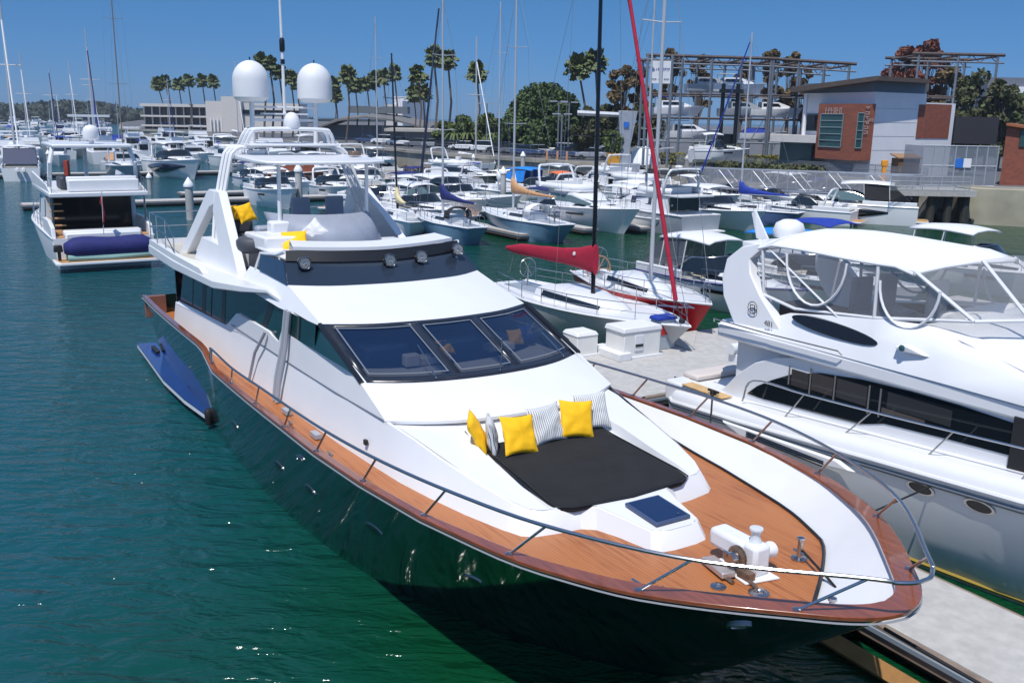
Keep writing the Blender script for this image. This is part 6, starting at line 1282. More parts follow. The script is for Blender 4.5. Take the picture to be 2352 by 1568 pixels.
for i, (u, Yd, h, mat, lb) in enumerate([(1210, 138, 4.5, LEAFY, 'yellow fronded palm at the foot of the round dark tree'), (1045, 147, 4.2, LEAFM, 'low green palm left of the lone fan palm'), (1135, 146, 4.5, LEAFM, 'low green palm near the street lamps'), (1075, 147, 4.4, LEAFM, 'low green palm by the lone fan palm foot')]):
    e = empty('low_palm', lb, 'palm tree', (at(u, 300, Yd).x, Yd, ZL), 0, 'low palms by the car park'); MB().tube([(0, 0, 0), (0, 0, h*.55)], .15, 7, r1=.1).build('trunk', TRNK, e); m = MB(); rnd = random.Random(i)
    for k in range(16):
        a = 2*PI*k/16+rnd.uniform(-.1, .1); L = rnd.uniform(1.7, 2.4); P = [Vector((math.cos(a)*L*t, math.sin(a)*L*t, h*.55+1.6*t-2.3*t*t)) for t in (0, .25, .5, .75, 1)]; s = Vector((-math.sin(a), math.cos(a), -.3)); m.loft([[p-s*.28*(1-t*.6) for p, t in zip(P, (0, .25, .5, .75, 1))], P, [p+Vector((-s.x, -s.y, s.z))*-1*.28*(1-t*.6) for p, t in zip(P, (0, .25, .5, .75, 1))]])
    m.build('crown', mat, e, smooth=0, fix=False)
# hedge band and potted tree
m = MB(); rnd = random.Random(5)
for k in range(60): leafball(m, (at(1440+7*k, 300, 112+.0*k).x, 112-.1*k, ZL+.7), (.9, .6, .7), 40, .16, rnd)
tag(m.build('hedge', pm('yellow_green_hedge', (.16, .15, .015), .8, var=.4, vs=1), smooth=0, fix=False), 'yellow green hedge running below the boat racks', 'hedge')
m = MB()
for k in range(60): leafball(m, (at(1660+4.0*k, 300, 97-.12*k).x, 97-.12*k, ZL+.5), (.7, .5, .6), 30, .14, rnd)
tag(m.build('hedge', LEAFO, smooth=0, fix=False), 'dull green hedge in front of the ground floor of the brick building', 'hedge')
e = empty('potted_tree', 'green bush in a square orange planter beside the grey lift post', 'planter', (at(1411, 300, 108).x, 108, ZL), 0); m = MB(); m.box((0, 0, .65), (1.3, 1.3, 1.3), top=1.12); m.build('planter', pm('orange_planter', (.62, .30, .04), .6), e, bevel=.03); m = MB(); leafball(m, (0, 0, 2.5), (1.2, 1.2, 1.4), 500, .17, rnd, .4); m.build('bush', LEAFM, e, smooth=0, fix=False)
# wooded shore far left
m = MB(); rnd = random.Random(9)
for k in range(230):
    f = k/230; u = -30+700*f; Yd = 760-140*f; p = at(u, 250, Yd); hh = interp([(0, 13), (.1, 12), (.2, 14), (.33, 15), (.42, 11), (.5, 10), (.6, 10), (1, 9)], f)*rnd.uniform(.7, 1.05)
    leafball(m, (p.x, p.y+rnd.uniform(-30, 30), hh*.5), (12, 12, hh*.55), 90, 1.3, rnd, .6)
tag(m.build('wooded_shore', FARW, smooth=0, fix=False), 'distant dark tree line along the far shore at the left', 'woods', kind='stuff')
m = MB(); m.prism([(-1200, 860), (-262, 700), (-100, 1000), (-900, 1500)], -1, 5); struct(m.build('hills', FARW, smooth=0))
# ------------------------------------------------------------------ buildings
WALLW = pm('white_wall', (.78, .79, .82), .7, var=.05, vs=.6); WALLC = pm('cream_wall', (.60, .57, .53), .8, var=.06); ROOFD = pm('brown_roof', (.10, .075, .06), .7, var=.2); CLER = pm('blue_grey_panel', (.13, .18, .22), .5); GLB = pm('teal_building_glass', (.03, .08, .08), .08)
def X(u, Yd): return at(u, 300, Yd).x
def Zv(u, v, Yd): return at(u, v, Yd).z
HB_ = empty('hotel', 'low white hotel with two rows of dark balconies beneath the left palms', 'building', (X(400, 300), 300, 0), 0)
def rel(e, u, v, Yd): p = at(u, v, Yd); return (p.x-e.location.x, p.y-e.location.y, p.z)
x0, x1 = X(333, 300)-HB_.location.x, X(478, 300)-HB_.location.x; zt_ = Zv(400, 240, 300); 
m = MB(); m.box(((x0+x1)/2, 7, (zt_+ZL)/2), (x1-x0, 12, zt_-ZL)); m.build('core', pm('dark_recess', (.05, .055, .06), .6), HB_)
for k, zz in enumerate((zt_, Zv(400, 265, 300), Zv(400, 287, 300))): m = MB(); m.box(((x0+x1)/2, 6.0, zz-.3), (x1-x0+1, 15, .55 if k else .9)); m.build('floor_slab', WALLC, HB_)
for k in range(9):
    xx = x0+(x1-x0)*k/8; m = MB(); m.box((xx, .6, (zt_+ZL)/2), (.18, 1.0, zt_-ZL)); m.build('balcony_divider', WALLW, HB_)
e = empty('white_block', 'pale windowless block with a taller fin between the hotel and the left radome', 'building', (X(520, 270), 270, 0), 0)
for u0, u1, vt in ((475, 540, 232), (515, 560, 222), (540, 690, 236)):
    a, b = X(u0, 270)-e.location.x, X(u1, 270)-e.location.x; z = Zv(u0, vt, 270); m = MB(); m.box(((a+b)/2, 5-(u0 == 515)*1.5, (z+ZL)/2), (b-a, 10, z-ZL)); m.build('block_wall', WALLC, e)
a, b = X(560, 270)-e.location.x, X(690, 270)-e.location.x; m = MB(); m.box(((a+b)/2, -.1, Zv(600, 258, 270)), (b-a, .3, 1.2)); m.build('window_strip', BLKG, e)
for k in range(8): m = MB(); m.box((X(487, 270)-e.location.x+k*1.0, -.6, ZL+2), (.25, .4, 4)); m.build('column', WALLW, e)
PV = empty('pavilion', 'low building with a wide curved grey roof in front of the palms', 'building', (X(860, 205), 205, 0), 0)
R_ = []
for u, v in ((742, 285), (790, 268), (850, 262), (920, 270), (992, 289)): R_.append((X(u, 205)-PV.location.x, Zv(u, v, 205)))
m = MB(); m.loft([[(x, -6, z-.5), (x, 0, z), (x, 14, z+.3), (x, 14, z-.4), (x, -6, z-.9)] for x, z in R_], closed=True, caps=True); m.build('roof', pm('grey_roof', (.17, .165, .16), .75, var=.15), PV)
m = MB(); m.box((0, 4, (Zv(860, 292, 205)+ZL)/2), (R_[-1][0]-R_[0][0]-2, 12, Zv(860, 286, 205)-ZL)); m.build('wall', pm('slate_wall', (.13, .15, .17), .7), PV)
m = MB(); m.box((0, 8, Zv(860, 252, 205)), (13, 5, 1.5)); m.build('roof_vents', pm('slate_wall', (.13, .15, .17), .7), PV)
LR = empty('low_terminal', 'long low building with a thin cream roof edge behind the parked cars', 'building', (X(1010, 165), 165, 0), 0)
a, b = X(885, 165)-LR.location.x, X(1135, 165)-LR.location.x; z = Zv(1000, 300, 165)
m = MB(); m.box(((a+b)/2, 5, z), (b-a, 13, .5)); m.build('roof', pm('cream_roof', (.46, .43, .38), .8), LR); m = MB(); m.box(((a+b)/2, 5, (z+ZL)/2), (b-a-1.5, 9, z-ZL)); m.build('wall', pm('grey_wall', (.24, .25, .27), .8, var=.2, vs=.3), LR)
TW = empty('grey_tower', 'grey glass office tower with a white slab behind the palms', 'building', (X(925, 330), 330, 0), 0)
for u0, u1, vt, mt_ in ((885, 912, 240, WALLC), (905, 945, 222, WALLW), (925, 972, 232, pm('tower_glass', (.17, .22, .30), .3))):
    a, b = X(u0, 330)-TW.location.x, X(u1, 330)-TW.location.x; z = Zv(u0, vt, 330); m = MB(); m.box(((a+b)/2, 5, (z+ZL)/2), (b-a, 10-(u0 == 905), z-ZL)); m.build('tower_wall', mt_, TW)
AP = empty('grey_apartments', 'grey flat roofed apartment block at the right edge behind the trees', 'building', (X(2320, 150), 150, 0), 0)
a, b = X(2255, 150)-AP.location.x, X(2420, 150)-AP.location.x; z = Zv(2300, 178, 150); m = MB(); m.box(((a+b)/2, 6, (z+ZL)/2), (b-a, 12, z-ZL)); m.build('wall', pm('apartment_grey', (.16, .18, .22), .7), AP)
for k in range(3): m = MB(); m.box(((a+b)/2, -.1, z-1.8-3*k), (b-a-.6, .4, .9)); m.build('window_strip', WALLW, AP)
def marks(par, M, n, wd, ht, mat, seed=1, name='letter_mark', gaps=()):
    """weathered lettering too small to read in the photograph: pale strokes"""
    rnd = random.Random(seed)
    for k in range(n):
        if k in gaps: continue
        x = (k+.5-n/2)*wd/n; m = MB(); cw_ = wd/n*.66; st_ = cw_*.24
        m.box((x-cw_*.38, 0, 0), (st_, .03, ht)); 
        t = rnd.randrange(3)
        m.box((x, 0, ht*.42 if t else 0), (cw_*.8, .028, st_)); 
        if t == 1: m.box((x+cw_*.38, 0, 0), (st_, .026, ht))
        if t == 2: m.box((x+cw_*.38, 0, ht*.22), (st_, .026, ht*.5)); m.box((x, 0, 0), (cw_*.8, .024, st_))
        o = m.build(name, mat, par); o.matrix_basis = M
# brick and white harbour building
HO = Vector((X(2002, 90), 90, 0)); HBd = empty('harbour_building', 'two storey white and red brick building with a dark overhanging roof', 'building', HO, 0)
def hp(u, Yd): return (X(u, Yd)-HO.x, Yd-HO.y)
A, B_2, C_2 = hp(1840, 98), hp(2003, 90), hp(2188, 96); D_, E_2 = hp(2188, 118), hp(1840, 118)
zw = Zv(2003, 206, 90); zr_ = Zv(2188, 236, 96)
m = MB(); m.prism([A, B_2, hp(2120, 93.5), hp(2120, 116), E_2], ZL, zw-.2); m.build('white_wall', WALLW, HBd, smooth=0)
m = MB(); m.prism([hp(2120.2, 93.55), C_2, D_, hp(2120.2, 116)], ZL, zw-1.0); m.build('right_wing', WALLW, HBd, smooth=0)
ins_ = lambda p, k=.35: (p[0], p[1]+k)
m = MB(); m.prism([ins_(A), ins_(B_2), ins_(hp(2118, 93.5)), hp(2118, 116), E_2], zw-.2, zw+.75); m.build('clerestory', CLER, HBd, smooth=0)
rp = [hp(1808, 97), hp(2003, 88.2), hp(2122, 92), hp(2122, 117), hp(1808, 119)]
m = MB(); m.prism(rp, [Zv(1808, 212, 97), zw+.75, zw+.75, zw+.75, zw+.6], [Zv(1808, 200, 97), zw+1.15, zw+1.1, zw+1.15, zw+1.0]); m.build('roof', ROOFD, HBd, smooth=0)
P0, P1, P2_ = hp(1876, 93.5), hp(1962, 88.8), hp(2006, 89.5)
zb, zt2 = Zv(1900, 366, 91), Zv(1960, 238, 89)
m = MB(); m.prism([P0, P1, P2_, hp(2006, 96), hp(1876, 97)], zb, zt2); m.build('brick_bay', BRICK, HBd, smooth=0)
def wallrect(e, p, q, f0, f1, z0, z1, off, mat, name, th=.03, grid=0):
    a = Vector((*p, 0)); b = Vector((*q, 0)); d = (b-a); n_ = Vector((d.y, -d.x, 0)).normalized(); n_ = n_ if n_.y < 0 else -n_
    A_, B__ = a+d*f0+n_*off, a+d*f1+n_*off; m = MB(); m.loft([[(A_.x, A_.y, z0), (B__.x, B__.y, z0), (B__.x, B__.y, z1), (A_.x, A_.y, z1)], [(A_.x+n_.x*th, A_.y+n_.y*th, z0), (B__.x+n_.x*th, B__.y+n_.y*th, z0), (B__.x+n_.x*th, B__.y+n_.y*th, z1), (A_.x+n_.x*th, A_.y+n_.y*th, z1)]], closed=True, caps=True); o = m.build(name, mat, e, smooth=0)
    if grid:
        g = MB()
        for k in range(grid+1): zz = z0+(z1-z0)*k/grid; g.tube([A_+n_*(th+.02)+Vector((0, 0, zz)), B__+n_*(th+.02)+Vector((0, 0, zz))], .045, 4)
        for f in (0, 1): q_ = A_.lerp(B__, f)+n_*(th+.02); g.tube([q_+Vector((0, 0, z0)), q_+Vector((0, 0, z1))], .05, 4)
        g.build('window_frame', pm('grey_frame', (.16, .22, .25), .5), o)
    return o
zz0, zz1 = Zv(1900, 338, 91), Zv(1900, 262, 91)
wallrect(HBd, P0, P1, .10, .70, zz0, zz1, .02, GLB, 'bay_window', grid=5)
wallrect(HBd, P1, P2_, .10, .42, zz0, zz1+.1, .02, GLB, 'side_window', grid=4)
wallrect(HBd, B_2, hp(2120, 93.5), .86, .995, Zv(2100, 318, 93), Zv(2100, 240, 93), .02, BRICK, 'brick_panel'); wallrect(HBd, hp(2120.2, 93.55), C_2, .0, .86, Zv(2150, 318, 95), Zv(2150, 240, 95), .02, BRICK, 'brick_panel')
for k in range(5): wallrect(HBd, B_2, hp(2120, 93.5), .03, .84, Zv(2050, 250+32*k, 91), Zv(2050, 249.3+32*k, 91), .005, pm('joint_grey', (.3, .31, .34), .8), 'wall_joint', .006)
z = Zv(1810, 318, 96); m = MB(); m.prism([hp(1770, 97), hp(1876, 92.6), hp(1876, 100), hp(1770, 103)], z-.35, z+.35); m.build('canopy', WALLC, HBd, smooth=0)
m = MB(); m.prism([hp(1795, 97.6), hp(1868, 94), hp(1868, 99), hp(1795, 102)], ZL, z-.35); m.build('ground_glass', GLB, HBd, smooth=0)
wallrect(HBd, A, B_2, .03, .30, Zv(1850, 300, 97), Zv(1850, 262, 97), .02, GL, 'balcony_window', grid=1); m = MB(); a = hp(1846, 96.5); m.tube([(a[0], a[1], z), (a[0], a[1], zw-.3)], .18, 6); m.build('column', WALLW, HBd)
ang0 = math.atan2(P1[1]-P0[1], P1[0]-P0[0]); ang1 = math.atan2(P2_[1]-P1[1], P2_[0]-P1[0]); LT = pm('pale_letters', (.42, .33, .30), .6)
marks(HBd, Matrix.Translation((P0[0]*.60+P1[0]*.40, P0[1]*.60+P1[1]*.40-.10, zt2-.62)) @ Matrix.Rotation(ang0, 4, 'Z'), 6, 2.3, .55, LT)
marks(HBd, Matrix.Translation((P1[0]*.42+P2_[0]*.58, P1[1]*.42+P2_[1]*.58-.10, (zz0+zz1)/2+1.0)) @ Matrix.Rotation(ang1, 4, 'Z') @ Matrix.Rotation(PI/2, 4, 'Y'), 6, 2.6, .45, LT, 4)
marks(HBd, Matrix.Translation((P1[0]*.22+P2_[0]*.78, P1[1]*.22+P2_[1]*.78-.10, (zz0+zz1)/2+1.0)) @ Matrix.Rotation(ang1, 4, 'Z'), 3, .7, .3, LT, 9)
m = MB(); a, b = hp(2192, 96), hp(2292, 95); m.prism([a, b, (b[0], b[1]+6), (a[0], a[1]+6)], Zv(2200, 330, 96), Zv(2200, 268, 96)); m.build('black_screen', pm('dark_screen', (.02, .022, .03), .7), HBd, smooth=0)
e = empty('brick_building', 'corner of a red brick building with a slanted roof at the right edge', 'building', (X(2335, 82), 82, 0), 0)
a, b = X(2312, 82)-e.location.x, X(2450, 82)-e.location.x; m = MB(); m.loft([[(a, 0, ZL), (b, 0, ZL), (b, 0, Zv(2352, 300, 82)-.4), (a, 0, Zv(2312, 284, 82))], [(a+4.9, 8, ZL), (b+4.9, 8, ZL), (b+4.9, 8, Zv(2352, 300, 82)-.4), (a+4.9, 8, Zv(2312, 284, 82))]], closed=True, caps=True); m.build('wall', BRICK, e, smooth=0)
m = MB(); m.box(((a+b)/2+.6, -.05, Zv(2340, 318, 82)), (b-a-1.2, .12, 1.4)); m.build('window', GLB, e)
zq = Zv(2335, 286, 82); m = MB(); m.prism([(a-.3, -.4), (b, -.4), (b+4.9, 8.2), (a+4.9, 8.2)], [zq-.1, zq-.8, zq-.8, zq-.1], [zq+.12, zq-.58, zq-.58, zq+.12]); m.build('roof', pm('orange_roof_edge', (.35, .12, .05), .7), e)
e = empty('wood_hut', 'small brown timber hut at the foot of the white wall', 'hut', (X(2088, 86), 86, ZL)); m = MB(); m.box((0, 0, 1.0), (1.9, 1.6, 2.0)); m.build('walls', pm('hut_wood', (.17, .09, .04), .8, var=.3), e); m = MB(); m.prism([(-1.1, -.95), (1.1, -.95), (1.1, .95), (-1.1, .95)], [2.0, 2.0, 2.3, 2.3], [2.1, 2.1, 2.4, 2.4]); m.build('roof', pm('hut_roof', (.32, .19, .10), .8), e)
# fenced gate enclosure, pier head and gangway
e = empty('gate_enclosure', 'tall galvanised mesh cage around the gangway gate with blue and white signs', 'enclosure', (X(2210, 80), 80, ZL), 0)
xa, xb = X(2128, 80)-e.location.x, X(2300, 80)-e.location.x; hh = Zv(2200, 336, 80)-ZL
for k in range(8): xx = xa+(xb-xa)*k/7; MB().tube([(xx, 0, -.1), (xx, 0, hh)], .06, 5).build('post', GRYM, e)
for f in (.0, .5, 1): MB().tube([(xa, 0, hh*f+.02), (xb, 0, hh*f+.02)], .05, 5).build('rail', GRYM, e)
m = MB(); m.add([(xa, 0, 0), (xb, 0, 0), (xb, 0, hh), (xa, 0, hh)], [(0, 1, 2, 3)]); m.add([(xa, 0, 0), (xa, 4, 0), (xa, 4, hh), (xa, 0, hh)], [(0, 1, 2, 3)]); m.build('mesh_panel', pm('cage_mesh', (.20, .23, .27), .6, alpha=.68), e, smooth=0)
for u, w_, mt_ in ((2212, .75, pm('sign_blue', (.02, .15, .55), .5)), (2230, .75, WHM)): m = MB(); m.box((X(u, 80)-e.location.x, -.08, Zv(u, 375, 80)-ZL), (w_*.9, .05, .75)); m.build('sign_panel', mt_, e, bevel=.01)
e = empty('pier_head', 'concrete platform on dark piles below the gate enclosure', 'pier', (X(2150, 77), 77, 0), 0)
m = MB(); a, b = X(2058, 77)-e.location.x, X(2245, 77)-e.location.x; m.box(((a+b)/2, 1.5, ZL-.35), (b-a, 5.5, .5)); m.build('deck', CONC, e)
for k in range(5):
    xx = a+.5+(b-a-1)*k/4; MB().tube([(xx, -.6, -1), (xx, -.6, ZL-.6)], .32, 8).build('pile', DKW, e); MB().tube([(xx, 2.6, -1), (xx, 2.6, ZL-.6)], .32, 8).build('pile', DKW, e)
fence((X(2060, 74.3), 74.3), (X(2245, 74.3), 74.3), 1.1, 'galvanised railing on the front of the pier head', mat=GRYM, gap=.5, z=ZL-.1, infill=MESHM)
def gangway(p0, p1, z0, z1, label, h=1.3):
    a, b = Vector((*p0, z0)), Vector((*p1, z1)); e = empty('gangway', label, 'gangway', a, 0, 'galvanised truss gangways'); d = b-a; n_ = 12; s = Vector((d.y, -d.x, 0)).normalized()*.7; up = Vector((0, 0, h))
    m = MB(); m.loft([[-s, s, s-Vector((0, 0, .15)), -s-Vector((0, 0, .15))], [d-s, d+s, d+s-Vector((0, 0, .15)), d-s-Vector((0, 0, .15))]], closed=True, caps=True); m.build('walkway', GRYM, e)
    for k in (-1, 1):
        MB().tube([s*k+up, d+s*k+up], .055, 5).build('top_chord', GRYM, e); MB().tube([s*k, d+s*k], .055, 5).build('bottom_chord', GRYM, e)
        m = MB()
        for i in range(n_+1): p = d*(i/n_)+s*k; m.tube([p, p+up], .035, 4)
        for i in range(n_): p = d*(i/n_)+s*k; q = d*((i+1)/n_)+s*k; m.tube([p, q+up] if i % 2 else [p+up, q], .035, 4)
        m.build('truss_web', GRYM, e)
    return e
g_ = gangway((X(2120, 76.5), 76.5), (X(1590, 93), 93), ZL-.75, 1.7, 'long truss gangway running left from the pier head in front of the seawall', 1.75)
m = MB(); a_ = Vector((X(1590, 93)-X(2120, 76.5), 93-76.5, 1.7-(ZL-.75))); m.add([(0, .1, 0), (a_.x, a_.y+.1, a_.z), (a_.x, a_.y+.1, a_.z+1.7), (0, .1, 1.7)], [(0, 1, 2, 3)]); m.build('mesh_panel', pm('pale_mesh', (.36, .37, .40), .6, alpha=.55), g_, smooth=0)
m = MB(); m.box((0, 0, .75), (.35, .3, 1.5), top=.9); m.box((0, 0, 1.75), (.5, .35, .5)); o = m.build('yellow_cart', pm('safety_orange', (.75, .30, .02), .5), bevel=.04); o.location = (X(2040, 80.5), 80.5, ZL); tag(o, 'orange post with red top behind the gangway railing', 'post')
# pale concrete quay block at the right, below the fence
m = MB(); a, b = (X(2235, 77.4), 77.4), (X(2420, 75), 75); m.prism([a, b, (b[0], b[1]+6), (a[0]+1, a[1]+6)], -1, ZL-.02); tag(m.build('quay_block', pm('quay_concrete', (.38, .35, .26), .9, var=.25, vs=.5), smooth=0), 'stained tan concrete quay below the gate enclosure at the right edge', 'quay')
# dry stack racks
def rack(u0, u1, v0, v1, Yd, dep, levels, label, posts=5):
    e = empty('boat_rack', label, 'boat rack', (X((u0+u1)/2, Yd), Yd, ZL), 0, 'steel dry storage racks')
    a, b = X(u0, Yd)-e.location.x, X(u1, Yd)-e.location.x; za, zb = Zv(u0, v0, Yd)-ZL, Zv(u1, v1, Yd)-ZL
    for k in range(posts):
        f = k/(posts-1); xx = a+(b-a)*f; zz = za+(zb-za)*f
        for dy in (0, dep): MB().tube([(xx, dy, 0), (xx, dy, zz)], .16, 4).build('post', STLF, e)
        MB().tube([(xx, 0, zz), (xx, dep, zz)], .12, 4).build('cross_beam', RUST, e)
    for dy in (0, dep):
        MB().tube([(a-.8, dy, za+.15), (b+.8, dy, zb+.15)], .18, 4).build('roof_beam', RUST, e); MB().tube([(a-.8, dy, za-.7), (b+.8, dy, zb-.7)], .10, 4).build('lower_beam', STLF, e)
        m = MB(); n_ = posts*3
        for k in range(n_): f, g = k/n_, (k+1)/n_; m.tube([(a+(b-a)*f, dy, za+(zb-za)*f-(.7 if k % 2 else -.1)), (a+(b-a)*g, dy, za+(zb-za)*g-(-.1 if k % 2 else .7))], .05, 4)
        m.build('truss_web', RUST, e)
        for lv in levels: MB().tube([(a, dy, lv), (b, dy, lv)], .11, 4).build('shelf_beam', RUST if lv > 4 else STLF, e)
    for (f0, f1) in ((0, .25), (.75, 1)): MB().tube([(a+(b-a)*f0, 0, 0), (a+(b-a)*f1, 0, za*.5)], .06, 4).build('brace', STLF, e)
    return e
rack(1492, 1760, 130, 138, 112, 9, (2.6, 5.3, 8.0), 'left steel rack bay stacked with boats behind the sign', 5); rack(1765, 1937, 138, 150, 112, 9, (2.6, 5.3, 8.0), 'right steel rack bay ending above the flat roof', 4)
rack(2092, 2270, 126, 130, 112, 8, (8.2,), 'open steel tower frame above the harbour building', 3)
RB_ = [(1560, 205, 'white boat on the top shelf of the left rack', WH, 0), (1640, 198, 'black engined boat on the top shelf, right of the grey mast', NAVY, 2), (1700, 196, 'white flat topped boat on the top shelf near the white mast', WH, 0), (1560, 258, 'white boat on the middle shelf by the sign post', WH, 1), (1640, 262, 'long white boat on the middle shelf', WH, 0), (1720, 258, 'white boat on the middle shelf behind the blue jib', WH, 2), (1790, 268, 'white boat at the right end of the middle shelf', WH, 0), (1600, 318, 'white boat on the lowest shelf by the grey mast', WH, 1), (1690, 318, 'white boat on the lowest shelf near the forklift', WH, 0), (1770, 318, 'white boat on the lowest shelf behind the white mast', WH, 3)]
for i, (u, v, lb, hm, k) in enumerate(RB_):
    if i in (0, 4, 8): continue
    o = MINI[[0, 1, 9, 7][k]].copy(); COL.objects.link(o); lv = {0: 8.15, 1: 8.15, 2: 8.15}.get(i, 5.45 if i < 7 else 2.75); o.location = (X(u, 113)-3.5, 114, ZL+lv+.3); o.rotation_euler = (0, 0, .05); o.scale = (.72, .72, .62); tag(o, lb, 'boat', 'boats stored on the steel racks')
# forklift mast
e = empty('forklift', 'tall black boat forklift standing in front of the racks', 'forklift', (X(1672, 106), 106, ZL)); 
for s in (-.8, .8): MB().tube([(s, 0, 0), (s, 0, 9.0)], .22, 4).build('mast_rail', BLK, e)
m = MB(); m.box((0, 1.5, 1.5), (2.6, 3, 1.8)); m.build('body', pm('forklift_green', (.22, .30, .04), .5), e, bevel=.1); m = MB(); m.box((0, 1.5, 3.0), (1.8, 1.8, 1.3)); m.build('cab', BLKG, e, bevel=.05); 
for s in (-1.2, 1.2): m = MB(); m.lathe([(.75, -.25), (.8, 0), (.75, .25)], (s, .5, .8), 14, axis='x'); m.build('wheel', RUB, e)
m = MB(); m.box((0, -.4, 8.2), (2.6, .3, .4)); m.build('carriage', BLK, e)
# sign on posts
e = empty('yard_sign', 'white boat yard sign with blue lettering on tall grey posts', 'sign', (X(1511, 104), 104, ZL))
sz0, sz1 = Zv(1511, 192, 104)-ZL, Zv(1511, 140, 104)-ZL; xa, xb = X(1487, 104)-e.location.x, X(1533, 104)-e.location.x
for xx in (xa-.3, xb+.15): MB().tube([(xx, .15, 0), (xx, .15, sz1+.6)], .16, 6).build('post', STLF, e)
m = MB(); m.box(((xa+xb)/2, 0, (sz0+sz1)/2), (xb-xa, .12, sz1-sz0)); pn = m.build('panel', WHM, e, bevel=.01)
marks(pn, Matrix.Translation(((xa+xb)/2+.25, -.08, (sz0+sz1)/2+.28)), 8, 1.5, .30, pm('sign_letters', (.02, .06, .30), .6), 3)
m = MB(); m.add([(0, 0, .55), (.35, 0, .15), (.30, 0, 0), (0, 0, -.05)], [(0, 1, 2, 3)]); o = m.build('sail_logo', pm('sign_logo', (.10, .14, .30), .6), pn, solid=.01, smooth=0); o.location = ((xa+xb)/2-.95, -.075, (sz0+sz1)/2+.1)
marks(pn, Matrix.Translation(((xa+xb)/2, -.08, (sz0+sz1)/2-.75)), 10, 1.9, .20, pm('sign_small', (.10, .11, .16), .6), 5, gaps=(3, 6))
# travel lift / grey crane post
e = empty('jib_crane', 'light grey crane column with a wide head on the seawall, right of the black mast', 'crane', (X(1437, 108), 108, 0)); zc = Zv(1437, 255, 108)
m = MB(); m.loft([[(-.8, -.6, 1), (.8, -.6, 1), (.8, .6, 1), (-.8, .6, 1)], [(-.6, -.4, ZL+1.5), (.6, -.4, ZL+1.5), (.6, .4, ZL+1.5), (-.6, .4, ZL+1.5)], [(-.55, -.4, zc-4.0), (.55, -.4, zc-4.0), (.55, .4, zc-4.0), (-.55, .4, zc-4.0)], [(-.9, -.5, zc), (1.2, -.5, zc), (1.2, .5, zc), (-.9, .5, zc)]], closed=True, caps=True); m.build('column', GRYM, e, bevel=.03)
MB().tube([(.6, 0, zc-.5), (-5.5, 0, zc-.3)], .28, 4).build('jib', GRYM, e); m = MB(); m.box((0, -.55, zc-1.5), (.6, .05, .6)); m.build('logo_patch', pm('sign_blue', (.02, .15, .55), .5), e)
m = MB(); m.box((0, 0, ZL-.6), (3.4, 2.0, 1.6)); m.build('base', GRYM, e, bevel=.03)
for u in (1245, 1288, 1327) if False else (1258, 1282, 1304):
    m = MB(); m.tube([(0, 0, 0), (0, 0, 1.15)], .14, 8); o = m.build('bollard', pm('bollard_orange', (.62, .30, .16), .6)); o.location = (X(u, 117), 117, ZL); tag(o, {1258: 'leftmost', 1282: 'middle', 1304: 'rightmost'}[u]+' of the three orange bollards by the seawall railing', 'bollard', 'orange bollards')
for u, vt, Yd, lb in ((1118, 238, 140, 'street lamp in front of the green trees'), (1282, 233, 128, 'left twin street lamp before the round dark tree'), (1306, 235, 130, 'right twin street lamp before the round dark tree'), (1290, 262, 118, 'grey pole on the seawall below the twin lamps')):
    e = empty('street_lamp', lb, 'street lamp', (X(u, Yd), Yd, ZL), 0, 'street lamps in the car park'); zz = Zv(u, vt, Yd)-ZL; MB().tube([(0, 0, 0), (0, 0, zz)], .11, 6).build('pole', STLF, e); m = MB(); m.box((-.7, 0, zz), (1.0, .4, .15)); m.build('lamp_head', GRYM, e); m = MB(); m.box((.7, 0, zz), (1.0, .4, .15)); m.build('lamp_head', GRYM, e)
# parked cars
def make_car(mat, suv=False):
    e = empty('parked_car', 'x', 'car', (0, 0, 0)); h = .25 if suv else 0
    prof = [(-2.2, .35), (-2.25, .8), (-2.1, .95+h*.4), (-1.2, 1.0+h*.4), (1.3, .98+h*.4), (2.05, .82+h*.3), (2.25, .6), (2.2, .35)]
    m = MB(); m.loft([[(x, -.86, z) for x, z in prof], [(x, -.92, z-.02) for x, z in prof][:0] or [(x, .86, z) for x, z in prof]], closed=True, caps=True); m.build('body', mat, e, bevel=.08)
    g = [(-1.95 if suv else -1.6, .95+h*.4), (-1.5 if suv else -1.0, 1.45+h), (.5, 1.48+h), (1.2, .98+h*.4)]; m = MB(); m.loft([[(x, -.80, z) for x, z in g], [(x, .80, z) for x, z in g]], closed=True, caps=True); m.build('windows', GL, e, bevel=.05)
    r = [(-1.5 if suv else -1.0, 1.44+h), (-1.4 if suv else -.9, 1.52+h), (.4, 1.54+h), (.52, 1.47+h)]; m = MB(); m.loft([[(x, -.74, z) for x, z in r], [(x, .74, z) for x, z in r]], closed=True, caps=True); m.build('roof', mat, e)
    for x in (-1.35, 1.4):
        for s in (-.84, .84): m = MB(); m.lathe([(.30, -.1), (.34, 0), (.30, .1)], (x, s, .34), 12, axis='y'); m.build('wheel', RUB, e)
    return e
CARM = [pm('car_white', (.78, .79, .80), .25, coat=.5), pm('car_silver', (.42, .44, .47), .3, metal=.4), pm('car_black', (.015, .016, .02), .2, coat=.5), pm('car_blue', (.03, .06, .16), .25, coat=.5), pm('car_grey', (.14, .15, .17), .3, coat=.4)]
carp = [make_car(CARM[0]), make_car(CARM[0], True), make_car(CARM[1]), make_car(CARM[2], True), make_car(CARM[3]), make_car(CARM[4])]; cu = [0]*6
cn = ['white sedan', 'white estate car', 'silver car', 'black off-road car', 'dark blue car', 'grey car']
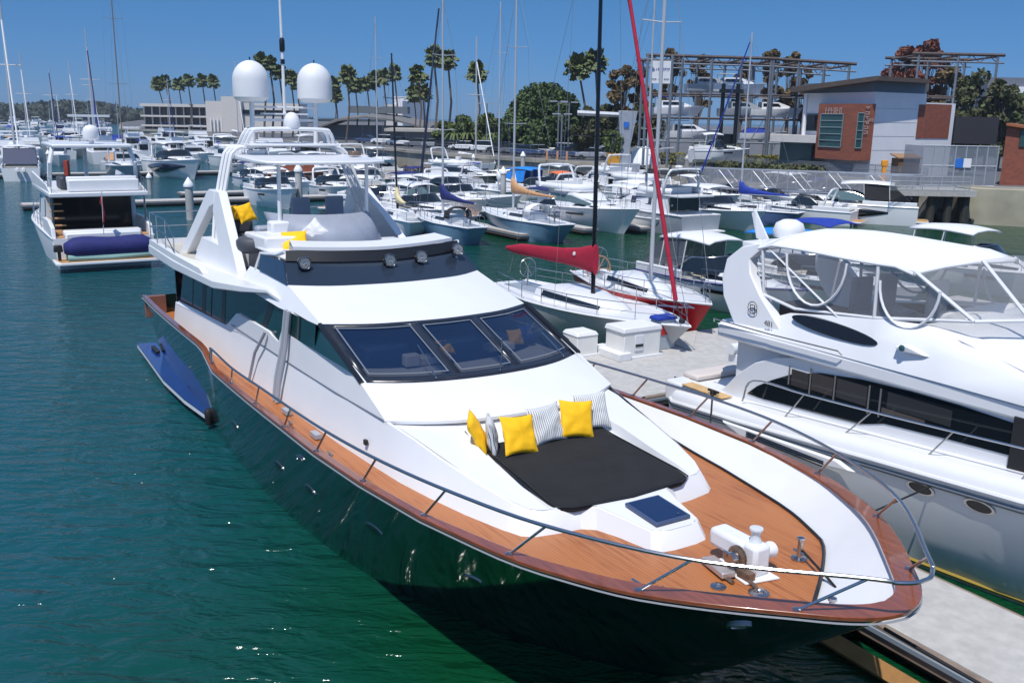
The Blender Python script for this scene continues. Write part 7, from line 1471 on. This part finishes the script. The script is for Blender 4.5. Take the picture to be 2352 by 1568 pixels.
spots = [(1, 1118, 139), (0, 1065, 146), (3, 1155, 137), (4, 1213, 128), (5, 1185, 133), (2, 1240, 131), (1, 1290, 133), (4, 1300, 123), (3, 1340, 130), (2, 1365, 121), (5, 960, 158), (2, 1000, 157), (3, 1032, 154), (0, 920, 165), (1, 880, 172), (5, 1090, 152), (4, 845, 178), (0, 1385, 128), (3, 1215, 143), (2, 1270, 142), (0, 1335, 141), (5, 1165, 148), (4, 1105, 158)]
where = ['nearest the railing left of the white mast', 'behind the thin mast', 'right of the white mast', 'in the front row near the bollards', 'between two masts', 'behind the dark blue one', 'in the middle of the lot', 'just behind the bollards', 'left of the black mast', 'next to the black mast', 'left of the dark forestay', 'right of the dark forestay', 'near the seawall steps', 'in front of the curved roof pavilion', 'at the left end of the lot', 'in the second row behind the front estate', 'farthest left by the grey building', 'touching the black mast in view', 'under the round tree shade', 'below the twin lamps', 'under the dusky trees', 'in the back row by the low building', 'in the back row beside the bushes']
for (i, u, Yd), wh in zip(spots, where):
    o = carp[i] if not cu[i] else copy_tree(carp[i]); cu[i] = 1; o.location = (X(u, Yd), Yd, ZL); o.rotation_euler = (0, 0, random.choice((0, PI))+random.uniform(-.5, -.2)); tag(o, cn[i]+' parked '+wh, 'car', 'cars parked behind the seawall')
e = empty('white_tent', 'small white domed tent on the quay right of the crane', 'tent', (X(1482, 110), 110, ZL)); m = MB(); m.lathe([(2.0, 0), (1.9, .6), (1.2, 1.6), (.1, 2.1)], (0, 0, 0), 12); m.build('canopy', WHC, e, smooth=30)
c_ = cruiser('trailer_boat', 'white boat on a trailer behind the railing, above the grey mast foot', (X(1590, 103), 103, ZL+1.0), 0.1, L=6.5, B=2.4, h=.9, hull=WH, top=WH, arch=False, plat=None)

# ------------------------------------------------------------------ sea haze
m = MB(); m.box((0, 420, 17), (2900, 1400, 36.5)); hz_ = m.build('haze', bpy.data.materials.new('sea_haze'), smooth=0); hz_['kind'] = 'stuff'
hm = hz_.data.materials[0]; hm.use_nodes = True; nn_ = hm.node_tree.nodes; ll_ = hm.node_tree.links; nn_.remove(nn_['Principled BSDF']); pv = nn_.new('ShaderNodeVolumePrincipled'); pv.inputs['Color'].default_value = (.80, .88, 1, 1); pv.inputs['Density'].default_value = .00022; pv.inputs['Anisotropy'].default_value = .2
ll_.new(pv.outputs[0], nn_['Material Output'].inputs['Volume'])
tag(hz_, 'thin blue sea haze over the harbour', 'haze', kind='stuff')
